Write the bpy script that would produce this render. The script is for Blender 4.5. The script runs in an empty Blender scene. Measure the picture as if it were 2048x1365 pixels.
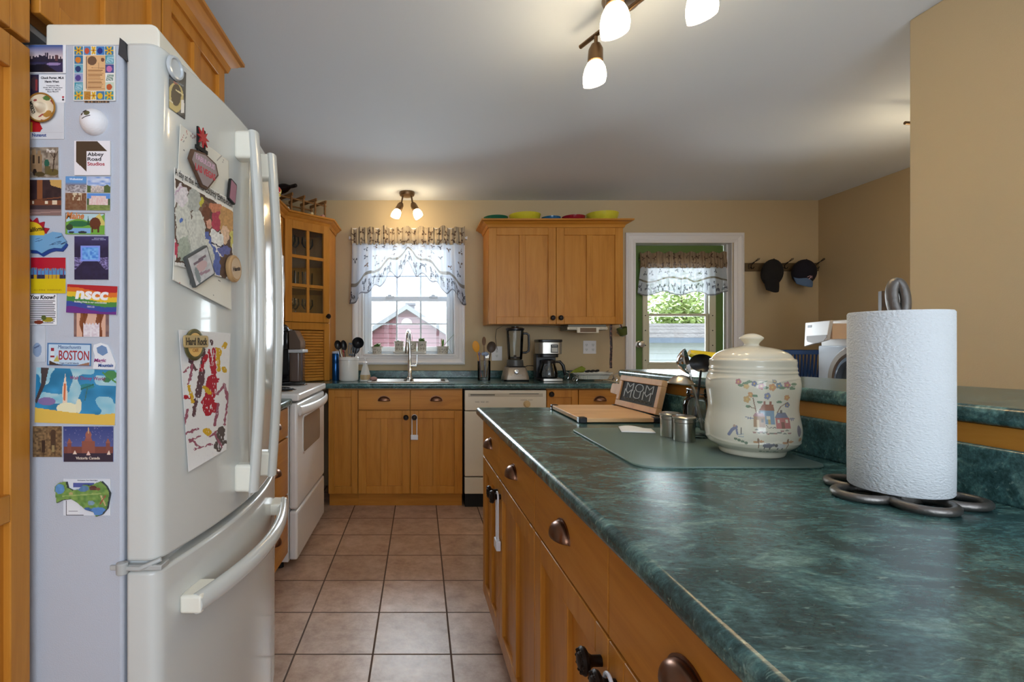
import bpy, bmesh, math, random
from mathutils import Vector, Matrix
random.seed(7)
S = bpy.context.scene
COL = S.collection
PI = math.pi
# ------------------------------------------------------------------ camera, world, light
H = 1.21                                   # camera height
cd = bpy.data.cameras.new('camera'); cam = bpy.data.objects.new('camera', cd); COL.objects.link(cam)
cd.sensor_width = 36.0; cd.lens = 36.0 * 1000 / 2048
cd.shift_x = (1024 - 840) / 2048; cd.shift_y = 6.5 / 2048
cd.clip_start = 0.02; cd.clip_end = 200
cam.location = (0, 0, H); cam.rotation_euler = (PI / 2, 0, 0)
S.camera = cam
S.view_settings.view_transform = 'Standard'; S.view_settings.look = 'None'
S.view_settings.gamma = 1.0; S.view_settings.use_curve_mapping = False
S.view_settings.exposure = 0.0
S.cycles.use_denoising = True
S.cycles.max_bounces = 10; S.cycles.transparent_max_bounces = 16
S.cycles.caustics_reflective = False; S.cycles.caustics_refractive = False
wd = bpy.data.worlds.new('overcast_sky'); S.world = wd; wd.use_nodes = True
wn = wd.node_tree.nodes; wl = wd.node_tree.links
bg = wn['Background']; bg.inputs['Color'].default_value = (0.86, 0.93, 1.0, 1); bg.inputs['Strength'].default_value = 4.2
def area(name, loc, rot, sx, sy, power, color):
    l = bpy.data.lights.new(name, 'AREA'); l.shape = 'RECTANGLE'; l.size = sx; l.size_y = sy
    l.energy = power; l.color = color
    o = bpy.data.objects.new(name, l); COL.objects.link(o); o.location = loc; o.rotation_euler = rot
    return o
# daylight entering by the big windows of the dining side (behind the camera), and by the two openings ahead
area('daylight_dining_window', (0.9, -2.42, 1.40), (PI / 2 + 1.0, 0, 0), 2.9, 1.7, 78, (0.74, 0.87, 1.0))
area('daylight_sink_window', (-0.09, 4.62, 1.62), (-PI / 2, 0, 0), 0.75, 0.95, 46, (0.82, 0.91, 1.0))
area('daylight_door_window', (2.26, 4.62, 1.45), (-PI / 2, 0, 0), 0.55, 0.9, 24, (0.84, 0.92, 1.0))

# ------------------------------------------------------------------ colour + materials
def lin(c):
    c = c / 255.0
    return c / 12.92 if c <= 0.04045 else ((c + 0.055) / 1.055) ** 2.4
def C(r, g, b): return (lin(r), lin(g), lin(b))
def mixc(a, b, t): return tuple(a[i] * (1 - t) + b[i] * t for i in range(3))
MATS = {}
def node_mat(name):
    m = bpy.data.materials.new(name); m.use_nodes = True
    nt = m.node_tree
    return m, nt.nodes, nt.links, nt.nodes['Principled BSDF']
def mat(name, col, rough=0.5, metal=0.0, trans=0.0, emit=0.0, spec=0.5, coat=0.0, ecol=None, alpha=1.0, ior=1.45, bump=0.0, bscale=60):
    if name in MATS: return MATS[name]
    m, n, l, p = node_mat(name)
    p.inputs['Base Color'].default_value = (*col, 1); p.inputs['Roughness'].default_value = rough
    p.inputs['Metallic'].default_value = metal; p.inputs['Transmission Weight'].default_value = trans
    p.inputs['Specular IOR Level'].default_value = spec; p.inputs['Coat Weight'].default_value = coat
    p.inputs['IOR'].default_value = ior; p.inputs['Alpha'].default_value = alpha
    if emit:
        p.inputs['Emission Color'].default_value = (*(ecol or col), 1); p.inputs['Emission Strength'].default_value = emit
    # every plain surface gets a faint procedural unevenness
    tc = n.new('ShaderNodeTexCoord'); nz = n.new('ShaderNodeTexNoise'); nz.inputs['Scale'].default_value = bscale
    l.new(tc.outputs['Object'], nz.inputs['Vector'])
    if bump:
        b = n.new('ShaderNodeBump'); b.inputs['Strength'].default_value = bump; b.inputs['Distance'].default_value = 0.002
        l.new(nz.outputs['Fac'], b.inputs['Height']); l.new(b.outputs['Normal'], p.inputs['Normal'])
    elif not metal and not trans:
        mr = n.new('ShaderNodeMapRange'); mr.inputs['To Min'].default_value = max(0, rough - 0.04); mr.inputs['To Max'].default_value = min(1, rough + 0.04)
        l.new(nz.outputs['Fac'], mr.inputs['Value']); l.new(mr.outputs['Result'], p.inputs['Roughness'])
    MATS[name] = m
    return m
def ramp(n, stops):
    r = n.new('ShaderNodeValToRGB'); e = r.color_ramp.elements
    e[0].position, e[0].color = stops[0][0], (*stops[0][1], 1); e[1].position, e[1].color = stops[-1][0], (*stops[-1][1], 1)
    for p, c in stops[1:-1]:
        k = e.new(p); k.color = (*c, 1)
    return r
def wood(name, scale, c0, c1, c2, rough=0.38):
    m, n, l, p = node_mat(name)
    tc = n.new('ShaderNodeTexCoord'); mp = n.new('ShaderNodeMapping'); mp.inputs['Scale'].default_value = scale
    nz = n.new('ShaderNodeTexNoise'); nz.inputs['Scale'].default_value = 1.0; nz.inputs['Detail'].default_value = 6; nz.inputs['Roughness'].default_value = 0.62
    nz.inputs['Distortion'].default_value = 0.6
    r = ramp(n, [(0.28, c0), (0.5, c1), (0.75, c2)])
    l.new(tc.outputs['Object'], mp.inputs['Vector']); l.new(mp.outputs['Vector'], nz.inputs['Vector'])
    l.new(nz.outputs['Fac'], r.inputs['Fac']); l.new(r.outputs['Color'], p.inputs['Base Color'])
    p.inputs['Roughness'].default_value = rough; p.inputs['Specular IOR Level'].default_value = 0.28
    MATS[name] = m
    return m
W0, W1, W2 = (0.43, 0.160, 0.018), (0.53, 0.216, 0.029), (0.60, 0.266, 0.048)
WOODV = wood('maple_upright_grain', (22, 22, 2.2), W0, W1, W2)
WOODX = wood('maple_crosswise_grain', (2.2, 22, 22), W0, W1, W2)
WOODY = wood('maple_lengthwise_grain', (22, 2.2, 22), W0, W1, W2)
BAMBOO = wood('bamboo_board', (3, 26, 26), C(196, 152, 108), C(214, 172, 126), C(226, 188, 144), 0.5)
BIRCH = wood('pale_plywood', (10, 10, 3), C(176, 132, 88), C(196, 152, 106), C(206, 164, 118), 0.5)
RACKW = wood('rack_wood', (20, 20, 20), C(120, 82, 44), C(146, 102, 58), C(164, 118, 70), 0.6)
DARKWOOD = wood('grey_brown_board', (4, 20, 20), C(86, 68, 44), C(104, 84, 56), C(122, 100, 70), 0.6)
def laminate():
    m, n, l, p = node_mat('green_marble_laminate')
    tc = n.new('ShaderNodeTexCoord')
    def nz(scale, rot, detail, rough, dist):
        mp = n.new('ShaderNodeMapping'); mp.inputs['Scale'].default_value = scale; mp.inputs['Rotation'].default_value = (0, 0, rot)
        t = n.new('ShaderNodeTexNoise'); t.inputs['Scale'].default_value = 1; t.inputs['Detail'].default_value = detail; t.inputs['Roughness'].default_value = rough; t.inputs['Distortion'].default_value = dist
        l.new(tc.outputs['Object'], mp.inputs['Vector']); l.new(mp.outputs['Vector'], t.inputs['Vector']); return t
    a = nz((6.5, 11, 9), .6, 9, .66, 1.3); b = nz((40, 120, 90), .6, 7, .74, .8); c = nz((34, 110, 70), .65, 3, .55, 1.0); d = nz((110, 190, 150), .6, 3, .7, .5)
    r1 = ramp(n, [(0.34, C(44, 68, 67)), (0.45, C(53, 82, 82)), (0.54, C(68, 104, 104)), (0.66, C(104, 138, 133))])
    r2 = ramp(n, [(0.30, (.5, .5, .5)), (0.5, (.95, .95, .95)), (0.68, (1.55, 1.55, 1.55))])
    r3 = ramp(n, [(0.62, (0, 0, 0)), (0.71, (.6, .6, .6))])
    r4 = ramp(n, [(0.3, (.7, .7, .7)), (0.7, (1.3, 1.3, 1.3))])
    l.new(a.outputs['Fac'], r1.inputs['Fac']); l.new(b.outputs['Fac'], r2.inputs['Fac']); l.new(c.outputs['Fac'], r3.inputs['Fac']); l.new(d.outputs['Fac'], r4.inputs['Fac'])
    m1 = n.new('ShaderNodeMix'); m1.data_type = 'RGBA'; m1.blend_type = 'MULTIPLY'; m1.inputs[0].default_value = 1
    l.new(r1.outputs['Color'], m1.inputs[6]); l.new(r2.outputs['Color'], m1.inputs[7])
    m3 = n.new('ShaderNodeMix'); m3.data_type = 'RGBA'; m3.blend_type = 'MULTIPLY'; m3.inputs[0].default_value = 1
    l.new(m1.outputs[2], m3.inputs[6]); l.new(r4.outputs['Color'], m3.inputs[7])
    m2 = n.new('ShaderNodeMix'); m2.data_type = 'RGBA'; m2.inputs[7].default_value = (*C(140, 170, 160), 1)
    l.new(m3.outputs[2], m2.inputs[6]); l.new(r3.outputs['Color'], m2.inputs[0])
    l.new(m2.outputs[2], p.inputs['Base Color'])
    p.inputs['Roughness'].default_value = 0.24; p.inputs['Specular IOR Level'].default_value = 0.5
    MATS['green_marble_laminate'] = m
    return m
GREEN = laminate()
def tiles():
    m, n, l, p = node_mat('ceramic_floor_tile')
    tc = n.new('ShaderNodeTexCoord'); mp = n.new('ShaderNodeMapping')
    mp.inputs['Location'].default_value = (-0.121 / 0.305, -1.950 / 0.305, 0); mp.inputs['Scale'].default_value = (1 / 0.305,) * 3
    l.new(tc.outputs['Object'], mp.inputs['Vector'])
    fr = n.new('ShaderNodeVectorMath'); fr.operation = 'FRACTION'; l.new(mp.outputs['Vector'], fr.inputs[0])
    fl = n.new('ShaderNodeVectorMath'); fl.operation = 'FLOOR'; l.new(mp.outputs['Vector'], fl.inputs[0])
    sb = n.new('ShaderNodeVectorMath'); sb.operation = 'SUBTRACT'; sb.inputs[1].default_value = (0.5, 0.5, 0.5); l.new(fr.outputs[0], sb.inputs[0])
    ab = n.new('ShaderNodeVectorMath'); ab.operation = 'ABSOLUTE'; l.new(sb.outputs[0], ab.inputs[0])
    sx = n.new('ShaderNodeSeparateXYZ'); l.new(ab.outputs[0], sx.inputs[0])
    mxx = n.new('ShaderNodeMath'); mxx.operation = 'MAXIMUM'; l.new(sx.outputs[0], mxx.inputs[0]); l.new(sx.outputs[1], mxx.inputs[1])
    gr = n.new('ShaderNodeMapRange'); gr.inputs['From Min'].default_value = 0.486; gr.inputs['From Max'].default_value = 0.491; l.new(mxx.outputs[0], gr.inputs['Value'])
    wn_ = n.new('ShaderNodeTexWhiteNoise'); wn_.noise_dimensions = '3D'; l.new(fl.outputs[0], wn_.inputs['Vector'])
    off = n.new('ShaderNodeVectorMath'); off.operation = 'MULTIPLY_ADD'; off.inputs[1].default_value = (7, 7, 7); l.new(wn_.outputs['Color'], off.inputs[0]); l.new(tc.outputs['Object'], off.inputs[2])
    nz = n.new('ShaderNodeTexNoise'); nz.inputs['Scale'].default_value = 11; nz.inputs['Detail'].default_value = 9; nz.inputs['Roughness'].default_value = 0.72; l.new(off.outputs[0], nz.inputs['Vector'])
    r = ramp(n, [(0.28, C(148, 114, 92)), (0.48, C(184, 152, 130)), (0.6, C(200, 170, 150)), (0.78, C(216, 194, 178))])
    l.new(nz.outputs['Fac'], r.inputs['Fac'])
    hs = n.new('ShaderNodeHueSaturation'); l.new(r.outputs['Color'], hs.inputs['Color'])
    mr = n.new('ShaderNodeMapRange'); mr.inputs['To Min'].default_value = 0.9; mr.inputs['To Max'].default_value = 1.08; l.new(wn_.outputs['Value'], mr.inputs['Value']); l.new(mr.outputs[0], hs.inputs['Value'])
    mx = n.new('ShaderNodeMix'); mx.data_type = 'RGBA'; mx.inputs[7].default_value = (*C(88, 66, 52), 1)
    l.new(hs.outputs['Color'], mx.inputs[6]); l.new(gr.outputs[0], mx.inputs[0]); l.new(mx.outputs[2], p.inputs['Base Color'])
    ro = n.new('ShaderNodeMapRange'); p.inputs['Specular IOR Level'].default_value = 0.75; ro.inputs['To Min'].default_value = 0.34; ro.inputs['To Max'].default_value = 0.9; l.new(gr.outputs[0], ro.inputs['Value']); l.new(ro.outputs[0], p.inputs['Roughness'])
    sub = n.new('ShaderNodeMath'); sub.operation = 'MULTIPLY_ADD'; sub.inputs[1].default_value = -1.0; l.new(gr.outputs[0], sub.inputs[0])
    nm = n.new('ShaderNodeMath'); nm.operation = 'MULTIPLY'; nm.inputs[1].default_value = 0.9; l.new(nz.outputs['Fac'], nm.inputs[0]); l.new(nm.outputs[0], sub.inputs[2])
    b = n.new('ShaderNodeBump'); b.inputs['Strength'].default_value = 0.35; b.inputs['Distance'].default_value = 0.004; l.new(sub.outputs[0], b.inputs['Height']); l.new(b.outputs['Normal'], p.inputs['Normal'])
    return m
TILE = tiles()
def print_mat(name, rough=0.35, trans=0.0, bump=0, sheer=0.0):
    """ink / glaze / cloth print: the thing's own colours, held in its colour attribute"""
    m, n, l, p = node_mat(name)
    at = n.new('ShaderNodeAttribute'); at.attribute_name = 'ink'
    l.new(at.outputs['Color'], p.inputs['Base Color']); p.inputs['Roughness'].default_value = rough
    if trans:
        tr = n.new('ShaderNodeBsdfTranslucent'); l.new(at.outputs['Color'], tr.inputs['Color'])
        ms = n.new('ShaderNodeMixShader'); ms.inputs[0].default_value = trans
        l.new(p.outputs[0], ms.inputs[1]); l.new(tr.outputs[0], ms.inputs[2]); l.new(ms.outputs[0], n['Material Output'].inputs['Surface'])
        if sheer:
            tp_ = n.new('ShaderNodeBsdfTransparent'); m2 = n.new('ShaderNodeMixShader'); m2.inputs[0].default_value = sheer
            l.new(ms.outputs[0], m2.inputs[1]); l.new(tp_.outputs[0], m2.inputs[2]); l.new(m2.outputs[0], n['Material Output'].inputs['Surface'])
    MATS[name] = m
    return m
PRINT = print_mat('printed_card'); PAPER = print_mat('drawn_paper', 0.75, 0.1); GLAZE = print_mat('glazed_stoneware', 0.13)
CLOTH = print_mat('printed_curtain_cloth', 0.9, 0.22, sheer=0.10); MATTE = print_mat('painted_clay', 0.6)
def glass_mat(name, col, rough=0.0, mixf=0.82):
    """clear glass: mostly see-through with a real reflecting skin"""
    m, n, l, p = node_mat(name)
    n.remove(p)
    t = n.new('ShaderNodeBsdfTransparent'); t.inputs[0].default_value = (*col, 1)
    g = n.new('ShaderNodeBsdfGlossy'); g.inputs['Roughness'].default_value = rough
    f = n.new('ShaderNodeFresnel'); f.inputs['IOR'].default_value = 1.45
    ms = n.new('ShaderNodeMixShader'); l.new(f.outputs[0], ms.inputs[0]); l.new(t.outputs[0], ms.inputs[1]); l.new(g.outputs[0], ms.inputs[2])
    l.new(ms.outputs[0], n['Material Output'].inputs['Surface'])
    MATS[name] = m
    return m
PANE = glass_mat('window_glass', (0.97, 0.985, 0.98))
GLASS = glass_mat('drinking_glass', (0.95, 0.965, 0.965), 0.02)
WALLM = mat('tan_wall_paint', C(196, 174, 138), 0.75, bump=0.15, bscale=220)
CEILM = mat('white_ceiling_paint', C(226, 232, 240), 0.85, bump=0.12, bscale=160)
TRIM = mat('white_gloss_trim', C(232, 228, 226), 0.35)
VINYL = mat('white_window_vinyl', C(232, 238, 244), 0.35)
ENAMEL = mat('white_appliance_enamel', C(204, 206, 202), 0.16, coat=0.3)
FSIDE = mat('white_textured_cabinet_steel', C(186, 191, 202), 0.42, bump=0.25, bscale=420)
BISQUE = mat('off_white_plastic', C(232, 228, 214), 0.3)
CREAM = mat('cream_appliance_paint', C(222, 212, 192), 0.35)
STOVEW = mat('white_stove_enamel', C(232, 230, 228), 0.22)
BLACK = mat('black_plastic', C(16, 16, 20), 0.3)
BLACKM = mat('matt_black', C(14, 14, 16), 0.7)
BLACKG = mat('black_gloss', C(10, 11, 16), 0.1, coat=0.4)
STEEL = mat('brushed_steel', C(190, 186, 178), 0.28, metal=1)
CHROME = mat('chrome', C(220, 222, 224), 0.08, metal=1)
BRONZE = mat('antique_copper', C(126, 92, 74), 0.3, metal=1)
DKBRONZE = mat('dark_oiled_bronze', C(44, 36, 32), 0.42, metal=0.8)
LAMPM = mat('bronze_lamp_metal', C(112, 88, 64), 0.35, metal=0.9)
IRON = mat('grey_cast_iron', C(120, 116, 112), 0.42, metal=0.85, bump=0.4, bscale=140)
GREENDOOR = mat('green_door_paint', C(92, 118, 56), 0.5)
SASH = mat('cream_door_sash', C(206, 200, 172), 0.4)
SHADE = mat('lit_frosted_glass', (1.0, 0.90, 0.70), 0.4, emit=30.0, ecol=(1.0, 0.80, 0.50))
RUBBER = mat('grey_rubber', C(60, 60, 62), 0.8)
LOCKW = mat('white_lock_plastic', C(236, 238, 246), 0.35)

# ------------------------------------------------------------------ mesh helpers
WM = {}                                     # world matrix of everything that is a parent
class MB:
    def __init__(s): s.v, s.f, s.c = [], [], []
    def add(s, vs, fs, col=None):
        o = len(s.v); s.v += [Vector(p) for p in vs]; s.f += [tuple(i + o for i in f) for f in fs]
        if callable(col): s.c += [col(k) for k in range(len(fs))]
        else: s.c += [col] * len(fs)
        return s
    def box(s, x0, y0, z0, x1, y1, z1, col=None):
        return s.obox((0, 0, 0), (1, 0, 0), (0, 1, 0), (0, 0, 1), x0, y0, z0, x1, y1, z1, col)
    def obox(s, O, R, U, N, u0, v0, n0, u1, v1, n1, col=None):
        O, R, U, N = Vector(O), Vector(R), Vector(U), Vector(N)
        p = [O + R * u + U * v + N * n for u in (u0, u1) for v in (v0, v1) for n in (n0, n1)]
        return s.add(p, [(0, 1, 3, 2), (4, 6, 7, 5), (0, 4, 5, 1), (2, 3, 7, 6), (0, 2, 6, 4), (1, 5, 7, 3)], col)
    def prism(s, pts, z0, z1, col=None, axis='z'):
        n = len(pts)
        def mk(p, h): return (p[0], p[1], h) if axis == 'z' else ((p[0], h, p[1]) if axis == 'y' else (h, p[0], p[1]))
        v = [mk(p, z0) for p in pts] + [mk(p, z1) for p in pts]
        return s.add(v, [tuple(range(n - 1, -1, -1)), tuple(range(n, 2 * n))] + [(i, (i + 1) % n, n + (i + 1) % n, n + i) for i in range(n)], col)
    def oprism(s, O, R, U, N, pts, n0, n1, col=None):
        O, R, U, N = Vector(O), Vector(R), Vector(U), Vector(N); n = len(pts)
        v = [O + R * a + U * b + N * n0 for a, b in pts] + [O + R * a + U * b + N * n1 for a, b in pts]
        return s.add(v, [tuple(range(n - 1, -1, -1)), tuple(range(n, 2 * n))] + [(i, (i + 1) % n, n + (i + 1) % n, n + i) for i in range(n)], col)
    def lathe(s, prof, seg=28, O=(0, 0, 0), A=(0, 0, 1), sx=1.0, sy=1.0, col=None, a0=0, a1=2 * PI, X=None):
        A = Vector(A).normalized(); O = Vector(O)
        X = Vector(X).normalized() if X else (Vector((1, 0, 0)) if abs(A.x) < 0.9 else Vector((0, 1, 0)))
        X = (X - A * X.dot(A)).normalized(); Y = A.cross(X)
        full = abs(a1 - a0 - 2 * PI) < 1e-6; ns = seg if full else seg + 1
        v = []
        for r, z in prof:
            for k in range(ns):
                t = a0 + (a1 - a0) * k / seg
                v.append(O + A * z + X * (r * sx * math.cos(t)) + Y * (r * sy * math.sin(t)))
        f = []
        for i in range(len(prof) - 1):
            for k in range(seg):
                k2 = (k + 1) % ns
                f.append((i * ns + k, i * ns + k2, (i + 1) * ns + k2, (i + 1) * ns + k))
        if full:
            if prof[0][0] > 1e-6: f.append(tuple(range(ns - 1, -1, -1)))
            if prof[-1][0] > 1e-6: f.append(tuple((len(prof) - 1) * ns + k for k in range(ns)))
        return s.add(v, f, col)
    def tube(s, path, r, seg=10, cap=True, col=None, closed=False, sq=1.0, up=None):
        P_ = [Vector(p) for p in path]; n = len(P_)
        rr = r if isinstance(r, (list, tuple)) else [r] * n
        v = []; up = Vector(up) if up else None
        T0 = None; Nn = None
        for i in range(n):
            if closed: t = (P_[(i + 1) % n] - P_[i - 1]).normalized()
            else: t = (P_[min(i + 1, n - 1)] - P_[max(i - 1, 0)]).normalized()
            if up is not None: Nn = (up - t * up.dot(t)).normalized()
            elif Nn is None:
                a = Vector((0, 0, 1)) if abs(t.z) < 0.9 else Vector((1, 0, 0)); Nn = (a - t * a.dot(t)).normalized()
            else: Nn = (Nn - t * Nn.dot(t)).normalized()
            B = t.cross(Nn)
            for k in range(seg):
                a = 2 * PI * k / seg
                v.append(P_[i] + Nn * (rr[i] * math.cos(a)) + B * (rr[i] * sq * math.sin(a)))
        f = []
        for i in range(n if closed else n - 1):
            j = (i + 1) % n
            for k in range(seg):
                k2 = (k + 1) % seg; f.append((i * seg + k, i * seg + k2, j * seg + k2, j * seg + k))
        if cap and not closed: f += [tuple(range(seg - 1, -1, -1)), tuple((n - 1) * seg + k for k in range(seg))]
        return s.add(v, f, col)
    def ball(s, c, rx, ry=None, rz=None, seg=16, rings=10, col=None):
        ry = ry or rx; rz = rz or rx; c = Vector(c); v = []; f = []
        for i in range(rings + 1):
            a = PI * i / rings
            for k in range(seg):
                b = 2 * PI * k / seg; v.append(c + Vector((rx * math.sin(a) * math.cos(b), ry * math.sin(a) * math.sin(b), rz * math.cos(a))))
        for i in range(rings):
            for k in range(seg):
                k2 = (k + 1) % seg; f.append((i * seg + k, (i + 1) * seg + k, (i + 1) * seg + k2, i * seg + k2))
        return s.add(v, f, col)
    def grid(s, fn, nu, nv, col=None):
        v = [fn(i / nu, j / nv) for j in range(nv + 1) for i in range(nu + 1)]
        f = []; c = []
        for j in range(nv):
            for i in range(nu):
                a = j * (nu + 1) + i; f.append((a, a + 1, a + nu + 2, a + nu + 1))
                if col: c.append(col((i + .5) / nu, (j + .5) / nv))
        o = len(s.v); s.v += [Vector(p) for p in v]; s.f += [tuple(i + o for i in q) for q in f]; s.c += c if col else [None] * len(f)
        return s
    def slab(s, O, R, U, N, w, h, t, nu, nv, col, side=None):
        """flat printed card: front face a coloured grid, plus body"""
        O, R, U, N = Vector(O), Vector(R), Vector(U), Vector(N)
        s.obox(O, R, U, N, 0, 0, 0, w, h, t * 0.9, side or (0.8, 0.8, 0.8))
        return s.grid(lambda u, v: O + R * (u * w) + U * (v * h) + N * t, nu, nv, col)
    def xf(s, M):
        s.v = [M @ p for p in s.v]; return s
def addo(mb, name, m, parent=None, bevel=0.0, bseg=2, smooth=True, ang=38, solid=0.0, sub=0, world=True):
    """link one mesh object; the builder is in world coordinates unless world=False"""
    me = bpy.data.meshes.new(name)
    vs = mb.v
    if parent is not None and world:
        iv = WM[parent.name].inverted(); vs = [iv @ p for p in vs]
    me.from_pydata([tuple(p) for p in vs], [], mb.f); me.validate(); me.update()
    if len(me.polygons) == len(mb.f) and any(c is not None for c in mb.c):
        ca = me.color_attributes.new('ink', 'FLOAT_COLOR', 'CORNER')
        for p in me.polygons:
            c = mb.c[p.index] or (0.8, 0.8, 0.8)
            for li in p.loop_indices: ca.data[li].color = (*c, 1)
    me.materials.append(m)
    bm = bmesh.new(); bm.from_mesh(me); bmesh.ops.recalc_face_normals(bm, faces=bm.faces); bm.to_mesh(me); bm.free()
    if smooth:
        me.shade_smooth(); me.set_sharp_from_angle(angle=math.radians(ang))
    o = bpy.data.objects.new(name, me); COL.objects.link(o)
    if parent is not None:
        o.parent = parent; WM[o.name] = WM[parent.name]
    else: WM[o.name] = Matrix.Identity(4)
    if solid:
        d = o.modifiers.new('thickness', 'SOLIDIFY'); d.thickness = solid; d.offset = 0
    if sub:
        d = o.modifiers.new('smooth', 'SUBSURF'); d.levels = sub; d.render_levels = sub
    if bevel:
        d = o.modifiers.new('edge', 'BEVEL'); d.width = bevel; d.segments = bseg; d.limit_method = 'ANGLE'; d.angle_limit = math.radians(40)
    return o
def T(name, label, cat, loc, rz=0.0, group=None):
    o = bpy.data.objects.new(name, None); COL.objects.link(o); o.empty_display_size = 0.05
    o.location = loc; o.rotation_euler = (0, 0, rz)
    o['label'] = label; o['category'] = cat
    if group: o['group'] = group
    WM[o.name] = Matrix.Translation(Vector(loc)) @ Matrix.Rotation(rz, 4, 'Z')
    return o
def tag(o, label, cat, group=None):
    o['label'] = label; o['category'] = cat
    if group: o['group'] = group
    return o
def struct(o):
    o['kind'] = 'structure'; return o
def solo(mb, name, m, label, cat, group=None, **k):
    return tag(addo(mb, name, m, None, **k), label, cat, group)
def kids(o): return [c for c in COL.objects if c.parent == o]
def dup(o, loc, rz, label, group=None):
    """copy a thing, its parts and their sub-parts"""
    def cp(a, par):
        c = a.copy(); COL.objects.link(c)
        if par is not None: c.parent = par
        for ch in kids(a): cp(ch, c)
        return c
    r = cp(o, None); r.location = loc; r.rotation_euler = (0, 0, rz); r['label'] = label
    if group: r['group'] = group
    WM[r.name] = Matrix.Translation(Vector(loc)) @ Matrix.Rotation(rz, 4, 'Z')
    return r
def P(px, py, Y): return Vector(((px - 840) * Y / 1000, Y, H - (py - 689) * Y / 1000))
def X(px, Y): return (px - 840) * Y / 1000
def Z(py, Y): return H - (py - 689) * Y / 1000
def letters(s_, name, O, R, U, N, h, color, parent, width=None, bold=0.0, lift=0.0006, rough=0.5, mname=None, shear=0.0, m=None):
    """printed lettering: a thin mesh of the words, centred on O"""
    cu = bpy.data.curves.new('lettering', 'FONT'); cu.body = s_; cu.align_x = 'CENTER'; cu.align_y = 'CENTER'; cu.size = 1
    cu.extrude = 0.004; cu.offset = bold; cu.resolution_u = 3; cu.shear = shear; cu.space_line = 0.85
    to = bpy.data.objects.new('lettering', cu); COL.objects.link(to)
    dg = bpy.context.evaluated_depsgraph_get(); dg.update()
    me = bpy.data.meshes.new_from_object(to.evaluated_get(dg)); bpy.data.objects.remove(to)
    vs = [v.co.copy() for v in me.vertices]; fs = [tuple(p.vertices) for p in me.polygons]; bpy.data.meshes.remove(me)
    if not vs: return None
    x0, x1 = min(v.x for v in vs), max(v.x for v in vs); y0, y1 = min(v.y for v in vs), max(v.y for v in vs)
    ky = h / (y1 - y0); kx = (width / (x1 - x0)) if width else ky
    cx, cy = (x0 + x1) / 2, (y0 + y1) / 2
    O, R, U, N = Vector(O), Vector(R), Vector(U), Vector(N)
    mb = MB(); mb.add([O + R * ((v.x - cx) * kx) + U * ((v.y - cy) * ky) + N * (lift + v.z * 0.05) for v in vs], fs)
    m = m or mat(mname or 'ink_%02x%02x%02x' % tuple(int(min(1, c) * 255) for c in color), color, rough)
    return addo(mb, name, m, parent, smooth=False)
def arc(cx, cy, r, a0, a1, n): return [(cx + r * math.cos(a0 + (a1 - a0) * i / n), cy + r * math.sin(a0 + (a1 - a0) * i / n)) for i in range(n + 1)]
def rrect(x0, y0, x1, y1, r, n=5):
    return (arc(x1 - r, y0 + r, r, -PI / 2, 0, n) + arc(x1 - r, y1 - r, r, 0, PI / 2, n) + arc(x0 + r, y1 - r, r, PI / 2, PI, n) + arc(x0 + r, y0 + r, r, PI, 1.5 * PI, n))
def rnd(i, j, s=0): return (math.sin(i * 127.1 + j * 311.7 + s * 74.7) * 43758.5453) % 1.0
def vn(x, y, s=0):
    i, j = math.floor(x), math.floor(y); a, b = x - i, y - j; a = a * a * (3 - 2 * a); b = b * b * (3 - 2 * b)
    return (rnd(i, j, s) * (1 - a) + rnd(i + 1, j, s) * a) * (1 - b) + (rnd(i, j + 1, s) * (1 - a) + rnd(i + 1, j + 1, s) * a) * b
EX, EY, EZ = Vector((1, 0, 0)), Vector((0, 1, 0)), Vector((0, 0, 1))
# ------------------------------------------------------------------ the setting
CEIL = 2.443; YB = 4.28; XL = -1.33; XR = 3.41; YF = -2.4
struct(addo(MB().box(XL - .1, YF - .1, -.06, XR + .1, YB + .16, 0), 'floor', TILE, smooth=False))
struct(addo(MB().box(XL - .1, YF - .1, CEIL, XR + .1, YB + .16, CEIL + .08), 'ceiling', CEILM, smooth=False))
struct(addo(MB().box(XL - .12, YF, 0, XL, YB, CEIL), 'wall_left', mat('blue_grey_wall_paint', C(176, 178, 178), 0.75, bump=0.15, bscale=220), smooth=False))
struct(addo(MB().box(XR, YF, 0, XR + .12, YB, CEIL), 'wall_right', WALLM, smooth=False))
wo = (-.497, .305, 1.112, 2.12); do = (1.838, 2.673, 0, 2.085); YO = YB + .16
b = MB()
b.box(XL, YB, 0, wo[0], YO, CEIL); b.box(wo[0], YB, 0, wo[1], YO, wo[2]); b.box(wo[0], YB, wo[3], wo[1], YO, CEIL)
b.box(wo[1], YB, 0, do[0], YO, CEIL); b.box(do[0], YB, do[3], do[1], YO, CEIL); b.box(do[1], YB, 0, XR, YO, CEIL)
struct(addo(b, 'wall_back', WALLM, smooth=False))
# wall behind the camera with the big dining window
b = MB(); fo = (-.6, 2.4, .55, 2.3)
b.box(XL, YF - .1, 0, fo[0], YF, CEIL); b.box(fo[1], YF - .1, 0, XR, YF, CEIL); b.box(fo[0], YF - .1, 0, fo[1], YF, fo[2]); b.box(fo[0], YF - .1, fo[3], fo[1], YF, CEIL)
struct(addo(b, 'wall_front', WALLM, smooth=False))
b = MB()
for x in (-.6, .37, 1.36, 2.34): b.box(x, YF - .08, .55, x + .06, YF - .02, 2.3)
b.box(-.54, YF - .08, .55, 2.34, YF - .02, .61); b.box(-.54, YF - .08, 2.24, 2.34, YF - .02, 2.3)
struct(addo(b, 'window_3', VINYL, smooth=False))
# near wall on the right hand (end of the kitchen opening)
rw = MB().prism([(1.863, 1.903), (1.985, 1.903), (2.10, -.1), (1.978, -.1)], 0, CEIL)
struct(addo(rw, 'wall_near', WALLM, bevel=.004))
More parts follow.
